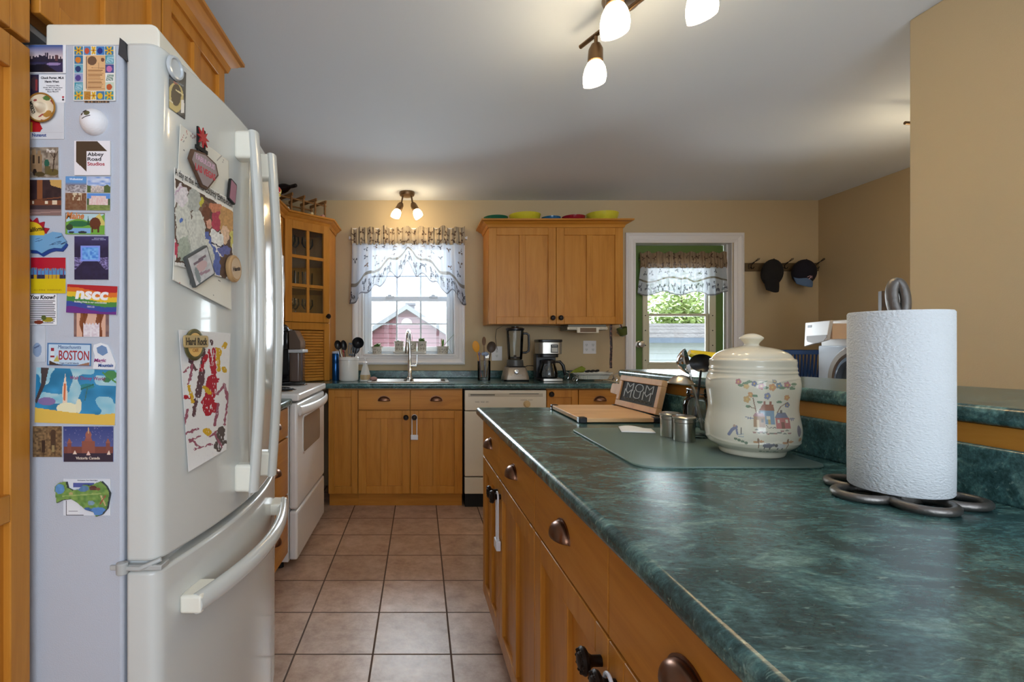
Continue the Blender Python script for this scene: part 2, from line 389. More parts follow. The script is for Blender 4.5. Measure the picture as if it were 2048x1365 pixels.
# ---- window over the sink
def casing(mb, x0, x1, z0, z1, w, y, t=.02, bottom=True, top=True):
    """mitred, stepped casing around an opening"""
    rings = [(0, 0), (0, t), (.012, t + .006), (.02, t + .006), (.026, t), (w * .62, t - .006), (w * .72, t - .004), (w, t - .012), (w, 0)]
    for side in ('l', 'r', 'b', 't'):
        if side == 'b' and not bottom or side == 't' and not top: continue
        vs = []; n = len(rings)
        for e in (0, 1):
            for d, h in rings:
                a0, a1, c0, c1 = x0 + d, x1 - d, z0 + (d if bottom else 0), z1 - d
                p = {'l': ((a0, c0), (a0, c1)), 'r': ((a1, c0), (a1, c1)), 'b': ((a0, c0), (a1, c0)), 't': ((a0, c1), (a1, c1))}[side][e]
                vs.append((p[0], y - h, p[1]))
        mb.add(vs, [(i, i + 1, n + i + 1, n + i) for i in range(n - 1)] + [tuple(range(n)), tuple(range(2 * n - 1, n - 1, -1))])
    return mb
b = casing(MB(), -.577, .383, 1.037, 2.20, .078, YB)
win = struct(addo(b, 'window_1', TRIM, ang=25))
b = MB()                                        # jamb linings and sill
b.box(wo[0], YB - .008, wo[2], wo[0] + .012, YO, wo[3]); b.box(wo[1] - .012, YB - .008, wo[2], wo[1], YO, wo[3])
b.box(wo[0], YB - .008, wo[3] - .012, wo[1], YO, wo[3])
addo(b, 'window_jamb', TRIM, win, bevel=.002)
addo(MB().box(wo[0] + .012, YB - .022, wo[2], wo[1] - .012, YO, wo[2] + .014), 'window_sill', TRIM, win, bevel=.004)
sz0, sz1 = wo[2] + .014, wo[3] - .012; sx0, sx1 = wo[0] + .012, wo[1] - .012
b = MB(); ys = YB + .118
b.box(sx0, ys - .015, sz0, sx0 + .03, YO, sz1); b.box(sx1 - .03, ys - .015, sz0, sx1, YO, sz1); b.box(sx0 + .03, ys, sz1 - .03, sx1 - .03, YO, sz1)
b.box(sx0 + .03, ys, sz0, sx1 - .03, YO, sz0 + .02)
addo(b, 'window_frame', VINYL, win, bevel=.003)
def sash(name, x0, x1, z0, z1, y, st, top, bot, mx, mz, par, m=VINYL, t=.028):
    b = MB(); b.box(x0, y, z0, x0 + st, y + t, z1); b.box(x1 - st, y, z0, x1, y + t, z1)
    b.box(x0 + st, y, z1 - top, x1 - st, y + t, z1); b.box(x0 + st, y, z0, x1 - st, y + t, z0 + bot)
    s_ = addo(b, name, m, par, bevel=.003)
    if mx or mz:
        b = MB()
        for q in mx: b.box(q - .007, y + .010, z0 + bot, q + .007, y + .020, z1 - top)
        for q in mz: b.box(x0 + st, y + .0095, q - .006, x1 - st, y + .0205, q + .006)
        addo(b, 'muntin', mat('grey_white_muntin', C(205, 214, 222), 0.4), s_)
    addo(MB().box(x0 + st - .004, y + .013, z0 + bot - .004, x1 - st + .004, y + .017, z1 - top + .004), 'pane', PANE, s_, smooth=False)
    return s_
mxs = (-.2035, .0065)
up = sash('upper_sash', sx0 + .03, sx1 - .03, 1.585, sz1 - .03, YB + .128, .03, .035, .035, mxs, (1.81,), win, t=.026)
lo = sash('lower_sash', sx0 + .03, sx1 - .03, sz0 + .02, 1.628, YB + .098, .032, .042, .042, mxs, (1.388,), win)
b = MB()
for q in (-.3, .08): b.box(q, YB + .085, 1.616, q + .075, YB + .112, 1.634); b.box(q + .02, YB + .082, 1.630, q + .05, YB + .1, 1.644)
addo(b, 'sash_lock', VINYL, lo, bevel=.003)
# ---- back door, its casing, green slab with sliding light
b = casing(MB(), 1.755, 2.765, 0, 2.162, .082, YB, bottom=False)
struct(addo(b, 'trim_1', TRIM, ang=25))
b = MB(); b.box(do[0], YB - .006, 0, do[0] + .008, YO, do[3]); b.box(do[1] - .008, YB - .006, 0, do[1], YO, do[3]); b.box(do[0] + .008, YB - .006, do[3] - .008, do[1] - .008, YO, do[3])
b.box(do[1] - .022, YB + .045, 0, do[1] - .008, YB + .085, do[3] - .008)
struct(addo(b, 'trim_2', TRIM, bevel=.002))
dx0, dx1, yd = do[0] + .011, do[1] - .025, YB + .088
gx0, gx1, gz0, gz1 = 1.95, 2.567, .985, 1.97
b = MB(); b.box(dx0, yd, .012, gx0, yd + .044, do[3] - .012); b.box(gx1, yd, .012, dx1, yd + .044, do[3] - .012)
b.box(gx0, yd, .012, gx1, yd + .044, gz0); b.box(gx0, yd, gz1, gx1, yd + .044, do[3] - .012)
dr = struct(addo(b, 'door_1', GREENDOOR, smooth=False))
b = MB(); e = .034; y0 = yd - .016
b.box(gx0 - .01, y0, gz0 - .01, gx0 + e, yd + .05, gz1 + .01); b.box(gx1 - e - .012, y0, gz0 - .01, gx1 + .01, yd + .05, gz1 + .01)
b.box(gx0 + e, y0, gz0 - .01, gx1 - e - .012, yd + .05, gz0 + .048); b.box(gx0 + e, y0, gz1 - .03, gx1 - e - .012, yd + .05, gz1 + .01)
fr = addo(b, 'glass_frame', SASH, dr, bevel=.004)
sash('lower_light', gx0 + e, gx1 - e - .012, gz0 + .048, 1.478, yd + .004, .022, .022, .02, (), (), fr, SASH, .02)
sash('upper_light', gx0 + e, gx1 - e - .012, 1.456, gz1 - .03, yd + .026, .016, .02, .02, (), (), fr, VINYL, .018)
b = MB()
for z in (1.07, 1.2, 1.33, 1.46): b.lathe([(0, .003), (.005, .002), (.005, 0)], 10, (gx0 + .012, y0, z), (0, -1, 0)); b.lathe([(0, .003), (.005, .002), (.005, 0)], 10, (gx1 - .02, y0, z), (0, -1, 0))
addo(b, 'screw_cap', DKBRONZE, fr)
kz = H; kx = X(1277.6, yd)
addo(MB().lathe([(.03, 0), (.03, .006), (.012, .01), (.012, .03), (.026, .038), (.030, .052), (.026, .064), (.012, .068), (0, .068)], 24, (kx, yd, kz), (0, -1, 0)), 'door_knob', STEEL, dr)
b = MB()
for z in (1.78, .3): b.lathe([(.007, 0), (.007, .1)], 10, (dx1 + .007, yd - .004, z), (0, 0, 1)); b.box(dx1 - .012, yd - .003, z, dx1 + .02, yd - .001, z + .1)
addo(b, 'hinge', mat('tarnished_brass', C(120, 104, 72), .4, metal=1), dr)
# ---- outside
lawn = MB().box(-14, YO + .05, -.7, 16, 40, -.6)
struct(addo(lawn, 'ground', mat('garden_lawn', C(108, 128, 74), .9), smooth=False))
def siding(x0, x1, z0, z1, y, pitch=.11):
    b = MB(); n = int((z1 - z0) / pitch) + 1; pts = []
    for i in range(n): pts += [(y - .02, z0 + i * pitch), (y, z0 + (i + 1) * pitch - .004)]
    pts += [(y + .2, z0 + n * pitch), (y + .2, z0)]
    v = [(x0, p[0], p[1]) for p in pts] + [(x1, p[0], p[1]) for p in pts]; k = len(pts)
    return b.add(v, [tuple(range(k)), tuple(range(2 * k - 1, k - 1, -1))] + [(i, k + i, k + (i + 1) % k, (i + 1) % k) for i in range(k)])
HY = 13.0; hx = X(813.7, HY); hz = Z(620, HY); k = .645
hs = T('neighbour_house', 'red sided house with white gable trim seen through the sink window', 'house', (hx, HY + 2.5, -.6))
b = MB(); n = 26; base = .9; wpts = []
hw = (hz - base) / k
b.prism([(hx - hw, -.6), (hx + hw, -.6), (hx + hw, base), (hx, hz), (hx - hw, base)], HY, HY + 5, axis='y')
for i in range(24):                                       # clapboard courses
    z = -.5 + i * .125
    if z > hz - .12: break
    w = hw if z < base else (hz - z - .06) / k
    if w > .05: b.add([(hx - w, HY - .03, z), (hx + w, HY - .03, z), (hx + w, HY - .004, z + .12), (hx - w, HY - .004, z + .12), (hx - w, HY, z), (hx + w, HY, z)], [(0, 1, 2, 3), (4, 5, 1, 0)])
addo(b, 'siding', mat('hazed_red_clapboard', C(138, 92, 102), .7), hs, smooth=False)  # red washed out to pink; outdoor glare and haze put into the colour
b = MB()
for sg in (-1, 1):
    b.add([(hx, HY - .25, hz), (hx + sg * (hw + .4), HY - .25, hz - k * (hw + .4)), (hx + sg * (hw + .4), HY - .25, hz - k * (hw + .4) + .13), (hx, HY - .25, hz + .13),
           (hx, HY + 5.2, hz), (hx + sg * (hw + .4), HY + 5.2, hz - k * (hw + .4)), (hx + sg * (hw + .4), HY + 5.2, hz - k * (hw + .4) + .13), (hx, HY + 5.2, hz + .13)],
          [(0, 1, 2, 3), (7, 6, 5, 4), (0, 4, 5, 1), (3, 2, 6, 7), (1, 5, 6, 2), (0, 3, 7, 4)])
addo(b, 'roof', mat('pale_roof_trim', C(146, 148, 156), .6), hs, smooth=False)
wr = 10.6 * HY / 1000; wz = Z(648, HY)
fw = addo(MB().oprism((hx, HY - .05, wz), EX, EZ, -EY, arc(0, 0, wr, 0, PI, 16), 0, .03), 'gable_window', TRIM, hs, smooth=False)
addo(MB().oprism((hx, HY - .05, wz + .02), EX, EZ, -EY, arc(0, 0, wr * .8, 0, PI, 16), .03, .04), 'pane', mat('dull_window_glass', C(200, 214, 226), .1), fw, smooth=False)
cxx = X(819.5, HY)
addo(MB().box(cxx - .1, HY + .5, hz - .5, cxx + .12, HY + .8, Z(603, HY)).box(cxx - .13, HY + .47, Z(603, HY) - .06, cxx + .15, HY + .83, Z(603, HY)), 'chimney', mat('grey_chimney', C(112, 112, 120), .8), hs, smooth=False)
sh = T('garden_shed', 'low white sided outbuilding with grey shingled roof outside the back door', 'shed', (4.6, 10, -.6))
SY = 8.6; ez = Z(683, SY)
addo(siding(2.0, 7.5, -.6, ez - .05, SY), 'siding', mat('white_clapboard', C(186, 192, 198), .6), sh, smooth=False)
addo(MB().box(1.7, SY - .32, ez - .03, 7.8, SY - .2, ez + .055), 'fascia', mat('blue_grey_fascia', C(96, 108, 126), .6), sh, smooth=False)
b = MB(); rz1 = Z(648, SY + 2.6); nr = 40
for i in range(nr):
    t0, t1 = i / nr, (i + 1) / nr
    y0, y1 = SY - .3 + 2.9 * t0, SY - .3 + 2.9 * t1; z0, z1 = ez + .05 + (rz1 - ez - .05) * t0, ez + .05 + (rz1 - ez - .05) * t1
    b.add([(1.7, y0, z0 + .012), (7.8, y0, z0 + .012), (7.8, y1, z1), (1.7, y1, z1), (1.7, y0, z0), (7.8, y0, z0)], [(0, 1, 2, 3), (4, 5, 1, 0)])
b.box(1.7, SY + 2.5, -.6, 7.8, SY + 2.6, rz1 - .06)
def shingles():
    m, n_, l, p = node_mat('grey_asphalt_shingle')
    tc = n_.new('ShaderNodeTexCoord'); br = n_.new('ShaderNodeTexBrick'); br.inputs['Scale'].default_value = 5
    br.inputs['Color1'].default_value = (*C(140, 138, 138), 1); br.inputs['Color2'].default_value = (*C(166, 164, 164), 1); br.inputs['Mortar'].default_value = (*C(104, 102, 104), 1)
    l.new(tc.outputs['Object'], br.inputs['Vector']); l.new(br.outputs['Color'], p.inputs['Base Color']); p.inputs['Roughness'].default_value = .9
    return m
addo(b, 'roof', shingles(), sh, smooth=False)
LEAF = mat('broad_leaf', C(130, 160, 92), .7); LEAF2 = mat('pale_leaf', C(170, 188, 124), .7); BARK = mat('grey_bark', C(96, 82, 66), .9)
def tree(label, x, y, r, h, m, seed):
    rg = random.Random(seed)
    t = T('leafy_tree', label, 'tree', (x, y, -.6), 0, 'trees beyond the shed')
    addo(MB().tube([(x, y, -.6), (x + .05, y, h * .5), (x, y, h * .8)], [.16, .11, .05], 8), 'trunk', BARK, t)
    b = MB()
    for i in range(4200):
        a, e_ = rg.uniform(0, 2 * PI), math.acos(rg.uniform(-1, 1)); q = r * rg.uniform(.25, 1.0) * (.85 + .3 * vn(a * 2, e_ * 3, seed))
        c = Vector((x + q * math.sin(e_) * math.cos(a), y + q * math.sin(e_) * math.sin(a), h * .50 + q * 1.25 * math.cos(e_)))
        d1 = Vector((rg.uniform(-1, 1), rg.uniform(-1, 1), rg.uniform(-.6, .6))).normalized(); d2 = d1.cross(Vector((rg.uniform(-1, 1), rg.uniform(-1, 1), 1))).normalized(); s_ = rg.uniform(.06, .13)
        b.add([c - d1 * s_, c - d2 * s_ * .5, c + d1 * s_, c + d2 * s_ * .5], [(0, 1, 2, 3)])
    addo(b, 'crown', m, t, smooth=False)
tree('dark green tree behind the shed roof, left half of the door glass', 4.6, 15.2, 1.5, 3.6, LEAF, 1)
tree('pale green tree behind the shed roof, middle of the door glass', 8.6, 16.4, 1.5, 3.6, LEAF2, 2)
tree('dark green tree behind the shed roof, right edge of the door glass', 12.4, 15.4, 1.5, 4.0, LEAF, 3)
# ------------------------------------------------------------------ cabinetry
def shaker(O, R, U, N, w, h, cols=2, st=.058, rail=.058, mid=.05, t=.02, rec=.013, midrail=None):
    """frame-and-panel door: frame strips and recessed panels in one mesh"""
    b = MB(); q = lambda *a: b.obox(O, R, U, N, *a)
    q(0, 0, 0, st, h, t); q(w - st, 0, 0, w, h, t); q(st, 0, 0, w - st, rail, t); q(st, h - rail, 0, w - st, h, t)
    if cols == 2: q(w / 2 - mid / 2, rail, 0, w / 2 + mid / 2, h - rail, t - .001)
    if midrail: q(st, midrail[0], 0, w - st, midrail[1], t)
    q(st - .002, rail - .002, .001, w - st + .002, h - rail + .002, t - rec)
    return b
def slabfront(O, R, U, N, w, h, t=.02): return MB().obox(O, R, U, N, 0, 0, 0, w, h, t)
KPROF = [(.007, 0), (.007, .012), (.0095, .016), (.0165, .02), (.0175, .024), (.015, .028), (.011, .0275), (.009, .030), (.004, .031), (0, .031)]
def knob(par, O, N, R=EX, k=1.15):
    b = MB().lathe([(r * k, z * k) for r, z in KPROF], 20, O, N)
    N = Vector(N); U = EZ; R = U.cross(N)
    for i in range(10):
        a = 2 * PI * i / 10; b.ball(Vector(O) + R * (.0135 * k * math.cos(a)) + U * (.0135 * k * math.sin(a)) + N * .0275 * k, .0024 * k, seg=6, rings=4)
    return addo(b, 'knob', DKBRONZE, par)
def cup(par, O, R, U, N, w=.088, h=.034, d=.027):
    O, R, U, N = map(Vector, (O, R, U, N))
    b = MB()
    def f(u, v):
        a = PI * u; e = PI / 2 * v
        return O + R * (-w / 2 * math.cos(a) * (1 - .0 * v)) + U * (h * math.sin(a) * math.sin(e) - h * .4) + N * (d * math.sin(a) ** .8 * math.cos(e) ** .9 + .001)
    b.grid(f, 18, 9)
    b.oprism(O, R, U, N, [(w * .54 * math.cos(PI * i / 16), h * 1.12 * math.sin(PI * i / 16) - h * .4) for i in range(17)], 0, .0025)
    return addo(b, 'cup_pull', BRONZE, par, solid=.0022)
def crown(mb, line, z0, hgt, out, closed_ends=True):
    """crown moulding swept along an open plan polyline (outside on the right of travel)"""
    prof = [(0, 0), (.006, 0), (.010, .2 * hgt), (.25 * out, .38 * hgt), (.62 * out, .58 * hgt), (.78 * out, .74 * hgt), (out, .80 * hgt), (out, hgt), (-.015, hgt), (-.015, 0)]
    n = len(line); L = [Vector((p[0], p[1])) for p in line]; vs = []
    for i in range(n):
        d0 = (L[i] - L[i - 1]).normalized() if i else (L[1] - L[0]).normalized()
        d1 = (L[i + 1] - L[i]).normalized() if i < n - 1 else d0
        n0, n1 = Vector((d0.y, -d0.x)), Vector((d1.y, -d1.x)); m = (n0 + n1).normalized(); m = m / max(.3, m.dot(n0))
        for o, z in prof: vs.append((L[i].x + m.x * o, L[i].y + m.y * o, z0 + z))
    k = len(prof)
    f = [(i * k + j, i * k + (j + 1) % k, (i + 1) * k + (j + 1) % k, (i + 1) * k + j) for i in range(n - 1) for j in range(k)]
    f += [tuple(range(k)), tuple((n - 1) * k + j for j in range(k - 1, -1, -1))]
    return mb.add(vs, f)
BV = dict(bevel=.0022)
# ---- tall pantry at the left edge
px_ = -.741
t = T('pantry_cabinet', 'tall maple pantry cabinet at the near side of the refrigerator', 'cabinet', ((XL + px_) / 2, .63, 0))
addo(MB().box(XL + .002, .30, .0, px_ - .021, .957, CEIL - .03), 'carcass', WOODV, t, smooth=False)
addo(shaker((px_ - .02, .31, 1.783), EY, EZ, EX, .641, .61, 1, .046, .06), 'door', WOODV, t, **BV)
addo(shaker((px_ - .02, .31, .10), EY, EZ, EX, .641, 1.672, 1, .046, .06, midrail=(.788, .838)), 'door', WOODV, t, **BV)
# ---- cabinet over the refrigerator
ox = -.735
struct(addo(MB().box(XL + .001, .966, 1.846, -.79, 1.86, 2.029), 'wall_added_infill', mat('pale_grey_infill_paint', C(196, 200, 202), .75), smooth=False))  # added panel set forward to catch light, in place of the wall behind
t = T('over_fridge_cabinet', 'deep maple cabinet with crown moulding mounted above the refrigerator', 'cabinet', ((XL + ox) / 2, 1.42, 1.85))
addo(MB().box(XL + .002, .964, 2.236, ox - .021, 1.885, 2.25).box(XL + .002, 1.865, 1.85, ox - .021, 1.885, 2.2355).box(ox - .04, .964, 2.031, ox - .021, 1.8645, 2.2355).box(ox - .052, .964, 1.858, ox - .021, 1.8645, 1.872), 'carcass', WOODV, t, smooth=False)
for y0 in (.968, 1.429): addo(shaker((ox - .02, y0, 1.853), EY, EZ, EX, .452, .39, 2, .052, .046), 'door', WOODV, t, **BV)
addo(crown(MB(), [(ox + .003, .964), (ox + .003, 1.888), (XL + .002, 1.888)], 2.236, .06, .052), 'crown_moulding', WOODY, t, ang=30)
# ---- drawer bank between refrigerator and stove
dx = -.70
t = T('drawer_cabinet', 'narrow maple drawer cabinet between the refrigerator and the stove', 'cabinet', (-1.0, 2.42, 0))
addo(MB().box(XL + .002, 2.19, .1, dx - .021, 2.655, .884).box(XL + .002, 2.19, 0, dx - .08, 2.655, .1), 'carcass', WOODV, t, smooth=False)
for z0, z1, zp in ((.725, .874, .81), (.42, .715, .585), (.105, .41, .255)):
    d = addo(slabfront((dx - .02, 2.193, z0), EY, EZ, EX, .458, z1 - z0), 'drawer', WOODY, t, **BV)
    cup(d, (dx, 2.42, zp), EY, EZ, EX)
# ---- upper cabinet left of the corner, over the microwave
ux = -1.0
t = T('wall_cabinet', 'maple wall cabinet above the microwave oven, left of the glass door corner cabinet', 'cabinet', (-1.17, 3.2, 1.825))
addo(MB().box(XL + .002, 2.66, 1.826, ux - .021, 3.44, 2.14).box(XL + .002, 3.445, 1.372, ux - .021, 3.665, 2.14), 'carcass', WOODV, t, smooth=False)
for y0 in (2.664, 3.053): addo(shaker((ux - .02, y0, 1.83), EY, EZ, EX, .382, .30, 1, .05, .05), 'door', WOODV, t, **BV)
addo(shaker((ux - .02, 3.447, 1.376), EY, EZ, EX, .214, .755, 1, .05, .05), 'door', WOODV, t, **BV)
addo(crown(MB(), [(XL + .002, 2.66), (ux + .002, 2.66), (ux + .002, 3.66)], 2.132, .062, .05), 'crown_moulding', WOODY, t, ang=30)
# ---- diagonal corner cabinet with glass door and tambour garage
A = Vector((-1.0, 3.668)); Bc = Vector((-.722, 3.95)); dd = (Bc - A).normalized(); nn = Vector((dd.y, -dd.x)); FL = (Bc - A).length
R3 = Vector((dd.x, dd.y, 0)); N3 = Vector((nn.x, nn.y, 0))
t = T('corner_cabinet', 'diagonal maple corner cabinet with six pane glass door and roll front below', 'cabinet', (-1.02, 3.98, .924))
foot = [(A.x, A.y), (Bc.x, Bc.y), (Bc.x, YB - .001), (XL + .002, YB - .001), (XL + .002, A.y)]
b = MB()
b.box(Bc.x - .018, Bc.y, .924, Bc.x, YB - .002, 2.14); b.box(XL + .003, YB - .02, .924, Bc.x - .018, YB - .002, 2.14); b.box(XL + .003, A.y + .0, .924, XL + .02, YB - .02, 2.14); b.box(XL + .02, A.y, .924, A.x, A.y + .018, 2.14)
for z0, z1 in ((2.12, 2.14), (1.372, 1.392), (1.63, 1.642), (1.86, 1.872)):
    ins = .02; b.prism([(A.x - .004, A.y + ins), (Bc.x - ins, Bc.y + .004), (Bc.x - .018, YB - .02), (XL + .02, YB - .02), (XL + .02, A.y + ins)], z0, z1)
addo(b, 'carcass', WOODV, t, smooth=False)
z0, z1 = 1.378, 2.132; O3 = Vector((A.x, A.y, z0)) + N3 * .001; w = FL - .004; h = z1 - z0; st = .058
b = MB(); q = lambda *a: b.obox(O3, R3, EZ, N3, *a)
q(0, 0, 0, st, h, .02); q(w - st, 0, 0, w, h, .02); q(st, 0, 0, w - st, .07, .02); q(st, h - .062, 0, w - st, h, .02)
q(w / 2 - .012, .07, .002, w / 2 + .012, h - .062, .019)
ph = (h - .132 - .048) / 3
for i in (1, 2): q(st, .07 + i * ph + (i - 1) * .024, .0025, w - st, .07 + i * ph + i * .024, .0185)
gd = addo(b, 'door', WOODV, t, **BV)
addo(MB().obox(O3, R3, EZ, N3, st - .003, .067, .006, w - st + .003, h - .059, .009), 'glass_pane', GLASS, gd, smooth=False)
knob(gd, O3 + R3 * (w - .028) + EZ * .05 + N3 * .02, N3)
b = MB(); O4 = Vector((A.x, A.y, .924)) + N3 * .001
q = lambda *a: b.obox(O4, R3, EZ, N3, *a)
q(0, 0, 0, .05, .448, .02); q(w - .05, 0, 0, w, .448, .02); q(.05, .395, 0, w - .05, .448, .02)
addo(b, 'garage_frame', WOODV, t, **BV)
b = MB(); ns = 17
for i in range(ns): b.obox(O4, R3, EZ, N3, .05, .032 + i * .0212, .001, w - .05, .032 + i * .0212 + .0185, .0085)
b.obox(O4, R3, EZ, N3, .05, .004, .002, w - .05, .03, .012)
addo(b, 'roll_front', WOODX, t, bevel=.0035)
addo(crown(MB(), [(A.x + .002 - .02, A.y - .05 + .035), (A.x, A.y), (Bc.x, Bc.y), (Bc.x + .0, YB - .003)], 2.132, .062, .05), 'crown_moulding', WOODX, t, ang=30)
# glasses on its shelves
def goblet(h, r, stem):
    return [(.0, .002), (r * .85, .002), (r * .85, .004), (.006, .008), (.004, stem), (r * .55, stem + .012), (r, stem + (h - stem) * .45), (r * .86, h), (r * .83, h), (r * .95, stem + (h - stem) * .45), (r * .5, stem + .016), (0, stem + .012)]
def tumbler(h, r): return [(0, .0), (r * .85, 0), (r, h), (r * .95, h), (r * .8, .008), (0, .008)]
sp = [(u, dpt, s) for s in (0, 1, 2) for u, dpt in ((.115, .055), (.175, .10), (.24, .055), (.30, .10))]
lab = ['lower', 'middle', 'upper']; seat = [1.392, 1.642, 1.872]
gl = {}
for u, dpt, s in sp:
    c = A + dd * u - nn * (dpt + .03)
    loc = (c.x, c.y, seat[s] + .0005)
    L = 'clear glass %s on the %s shelf behind the corner cabinet door' % ('tumblers' if s == 1 else 'stemware', lab[s]); L = L.replace('tumblers', 'tumbler').replace('stemware', 'wine goblet')
    if s not in gl:
        pr = goblet(.17, .034, .085) if s != 1 else tumbler(.13, .03)
        o = addo(MB().lathe(pr, 20), 'wine_goblet' if s != 1 else 'glass_tumbler', GLASS); o.location = loc
        tag(o, L, 'glass', 'glasses on the %s shelf of the corner cabinet' % lab[s]); gl[s] = o
    else: dup(gl[s], loc, 0, L)
# ---- base cabinets along the back wall
fy = 3.69
def base(name, label, x0, x1, fronts, toe=True, cy=None):
    t = T(name, label, 'cabinet', ((x0 + x1) / 2, 3.98, 0))
    b = MB().box(x0, fy + .021, .1, x1, YB - .002, .884 if cy is None else cy)
    if cy: b.box(x0, fy + .021, cy, x1, fy + .05, .884)
    b.box(x0, fy + .062, 0, x1, YB - .002, .1)
    addo(b, 'carcass', WOODX, t, smooth=False)
    return t
t = base('base_cabinet', 'narrow maple base cabinet with one tall door beside the stove', -.679, -.4585, 0)
addo(shaker((-.676, fy + .02, .105), EX, EZ, -EY, .214, .768, 1, .045, .055), 'door', WOODV, t, **BV)
t = base('sink_cabinet', 'maple base cabinet under the sink with two drawers and two doors', -.4575, .3145, 0, cy=.755)
for i, x0 in enumerate((-.455, -.070)):
    d = addo(slabfront((x0, fy + .02, .727), EX, EZ, -EY, .381, .146), 'drawer_front', WOODX, t, **BV)
    cup(d, (x0 + .19, fy, .805), EX, EZ, -EY)
    d = addo(shaker((x0, fy + .02, .105), EX, EZ, -EY, .381, .615, 2), 'door', WOODV, t, **BV)
    knob(d, (x0 + (.352 if i == 0 else .029), fy, .672), -EY)
t = base('base_cabinet', 'maple base cabinet to the right of the dishwasher, drawer and narrow door', .935, 1.486, 0)
d = addo(shaker((.938, fy + .02, .105), EX, EZ, -EY, .228, .768, 1, .045, .055), 'door', WOODV, t, **BV)
knob(d, (.965, fy, .842), -EY)
d = addo(slabfront((1.172, fy + .02, .727), EX, EZ, -EY, .312, .146), 'drawer', WOODX, t, **BV)
cup(d, (1.33, fy, .805), EX, EZ, -EY)
addo(shaker((1.172, fy + .02, .105), EX, EZ, -EY, .312, .615, 2, .05), 'door', WOODV, t, **BV)
# ---- L-shaped worktop with sink opening, and its upstand
cz0, cz1 = .8855, .922
sk = (-.40, .225, 3.745, 4.13)
b = MB()
b.prism([(-1.328, 3.435), (-.685, 3.435), (-.685, 3.66), (sk[0] + .012, 3.66), (sk[0] + .012, YB - .001), (-1.328, YB - .001)], cz0, cz1)
b.box(sk[0] + .012, 3.66, cz0, sk[1] - .012, sk[2] + .012, cz1); b.box(sk[0] + .012, sk[3] - .012, cz0, sk[1] - .012, YB - .001, cz1)
b.box(sk[1] - .012, 3.66, cz0, 1.486, YB - .001, cz1)
bt = T('back_worktop', 'green marbled worktop along the back wall with the sink set in it', 'worktop', (.2, 3.97, cz0))
addo(b, 'worktop', GREEN, bt, smooth=False)
addo(MB().tube([(-.685, 3.664, .904), (1.486, 3.664, .904)], .018, 12, sq=.5), 'front_edge', GREEN, bt)
addo(MB().box(-.72, YB - .02, cz1, 1.486, YB - .0005, .986), 'backsplash', GREEN, bt, bevel=.006)
b = MB().box(-1.328, 2.19, cz0, -.678, 2.662, cz1)
solo(b, 'worktop', GREEN, 'short green worktop over the drawer cabinet beside the refrigerator', 'worktop', bevel=.01, bseg=3)
# ---- sink and tap
t = T('kitchen_sink', 'stainless steel double sink set in the back worktop below the window', 'sink', ((sk[0] + sk[1]) / 2, 3.94, cz1))
b = MB(); x0, x1, y0, y1 = sk; zr = cz1 + .004; xm = -.09
def ringq(b, o, i, z, zo):
    (a0, a1, c0, c1), (e0, e1, f0, f1) = o, i
    b.add([(a0, c0, z), (a1, c0, z), (a1, c1, z), (a0, c1, z), (e0, f0, zo), (e1, f0, zo), (e1, f1, zo), (e0, f1, zo)], [(0, 1, 5, 4), (1, 2, 6, 5), (2, 3, 7, 6), (3, 0, 4, 7)])
b.add([(x0, y0, cz1 + .0005), (x1, y0, cz1 + .0005), (x1, y1, cz1 + .0005), (x0, y1, cz1 + .0005), (x0 + .006, y0 + .006, zr + .003), (x1 - .006, y0 + .006, zr + .003), (x1 - .006, y1 - .006, zr + .003), (x0 + .006, y1 - .006, zr + .003)], [(0, 1, 5, 4), (1, 2, 6, 5), (2, 3, 7, 6), (3, 0, 4, 7)])
xs = [x0 + .006, x0 + .03, xm - .012, xm + .012, x1 - .03, x1 - .006]; ysn = [y0 + .006, y0 + .03, y1 - .09, y1 - .006]
for i in range(5):
    for j in range(3):
        if j == 1 and i in (1, 3): continue
        b.add([(xs[i], ysn[j], zr + .003), (xs[i + 1], ysn[j], zr + .003), (xs[i + 1], ysn[j + 1], zr + .003), (xs[i], ysn[j + 1], zr + .003)], [(0, 1, 2, 3)])
addo(b, 'rim', STEEL, t)
for i in (1, 3):
    a0, a1, c0, c1 = xs[i], xs[i + 1], ysn[1], ysn[2]; b = MB(); pts0 = rrect(a0, c0, a1, c1, .03); zb = cz1 - .16; n = len(pts0)
    pts1 = rrect(a0 + .012, c0 + .012, a1 - .012, c1 - .012, .03)
    b.add([(p[0], p[1], zr + .003) for p in pts0] + [(p[0], p[1], zb) for p in pts1], [(k_, (k_ + 1) % n, n + (k_ + 1) % n, n + k_) for k_ in range(n)] + [tuple(range(n, 2 * n))])
    addo(b, 'basin', STEEL, t)
fx, fyy = X(819.6, 4.11), 4.11
t = T('kitchen_faucet', 'chrome gooseneck faucet with side lever behind the sink', 'faucet', (fx, fyy, cz1 + .007))
addo(MB().lathe([(.027, 0), (.027, .006), (.02, .012), (.0165, .02), (.0165, .145), (.0135, .15), (.0125, .155), (.0125, .20)], 20, (fx, fyy, cz1 + .0075)), 'body', CHROME, t)
pth = [(fx, fyy, cz1 + .2), (fx, fyy, 1.235)] + [(fx - .018 * (1 - math.cos(a)) / 2, fyy - .075 + .075 * math.cos(a), 1.235 + .082 * math.sin(a)) for a in [PI * i / 12 for i in range(1, 12)]] + [(fx - .018, fyy - .15, 1.235), (fx - .018, fyy - .15, 1.225)]
addo(MB().tube(pth, .0125, 14), 'neck', CHROME, t)
addo(MB().lathe([(.0128, 0), (.016, -.006), (.0175, -.05), (.0185, -.085), (.0165, -.09), (0, -.09)], 18, (fx - .018, fyy - .15, 1.228)), 'spray_head', STEEL, t)
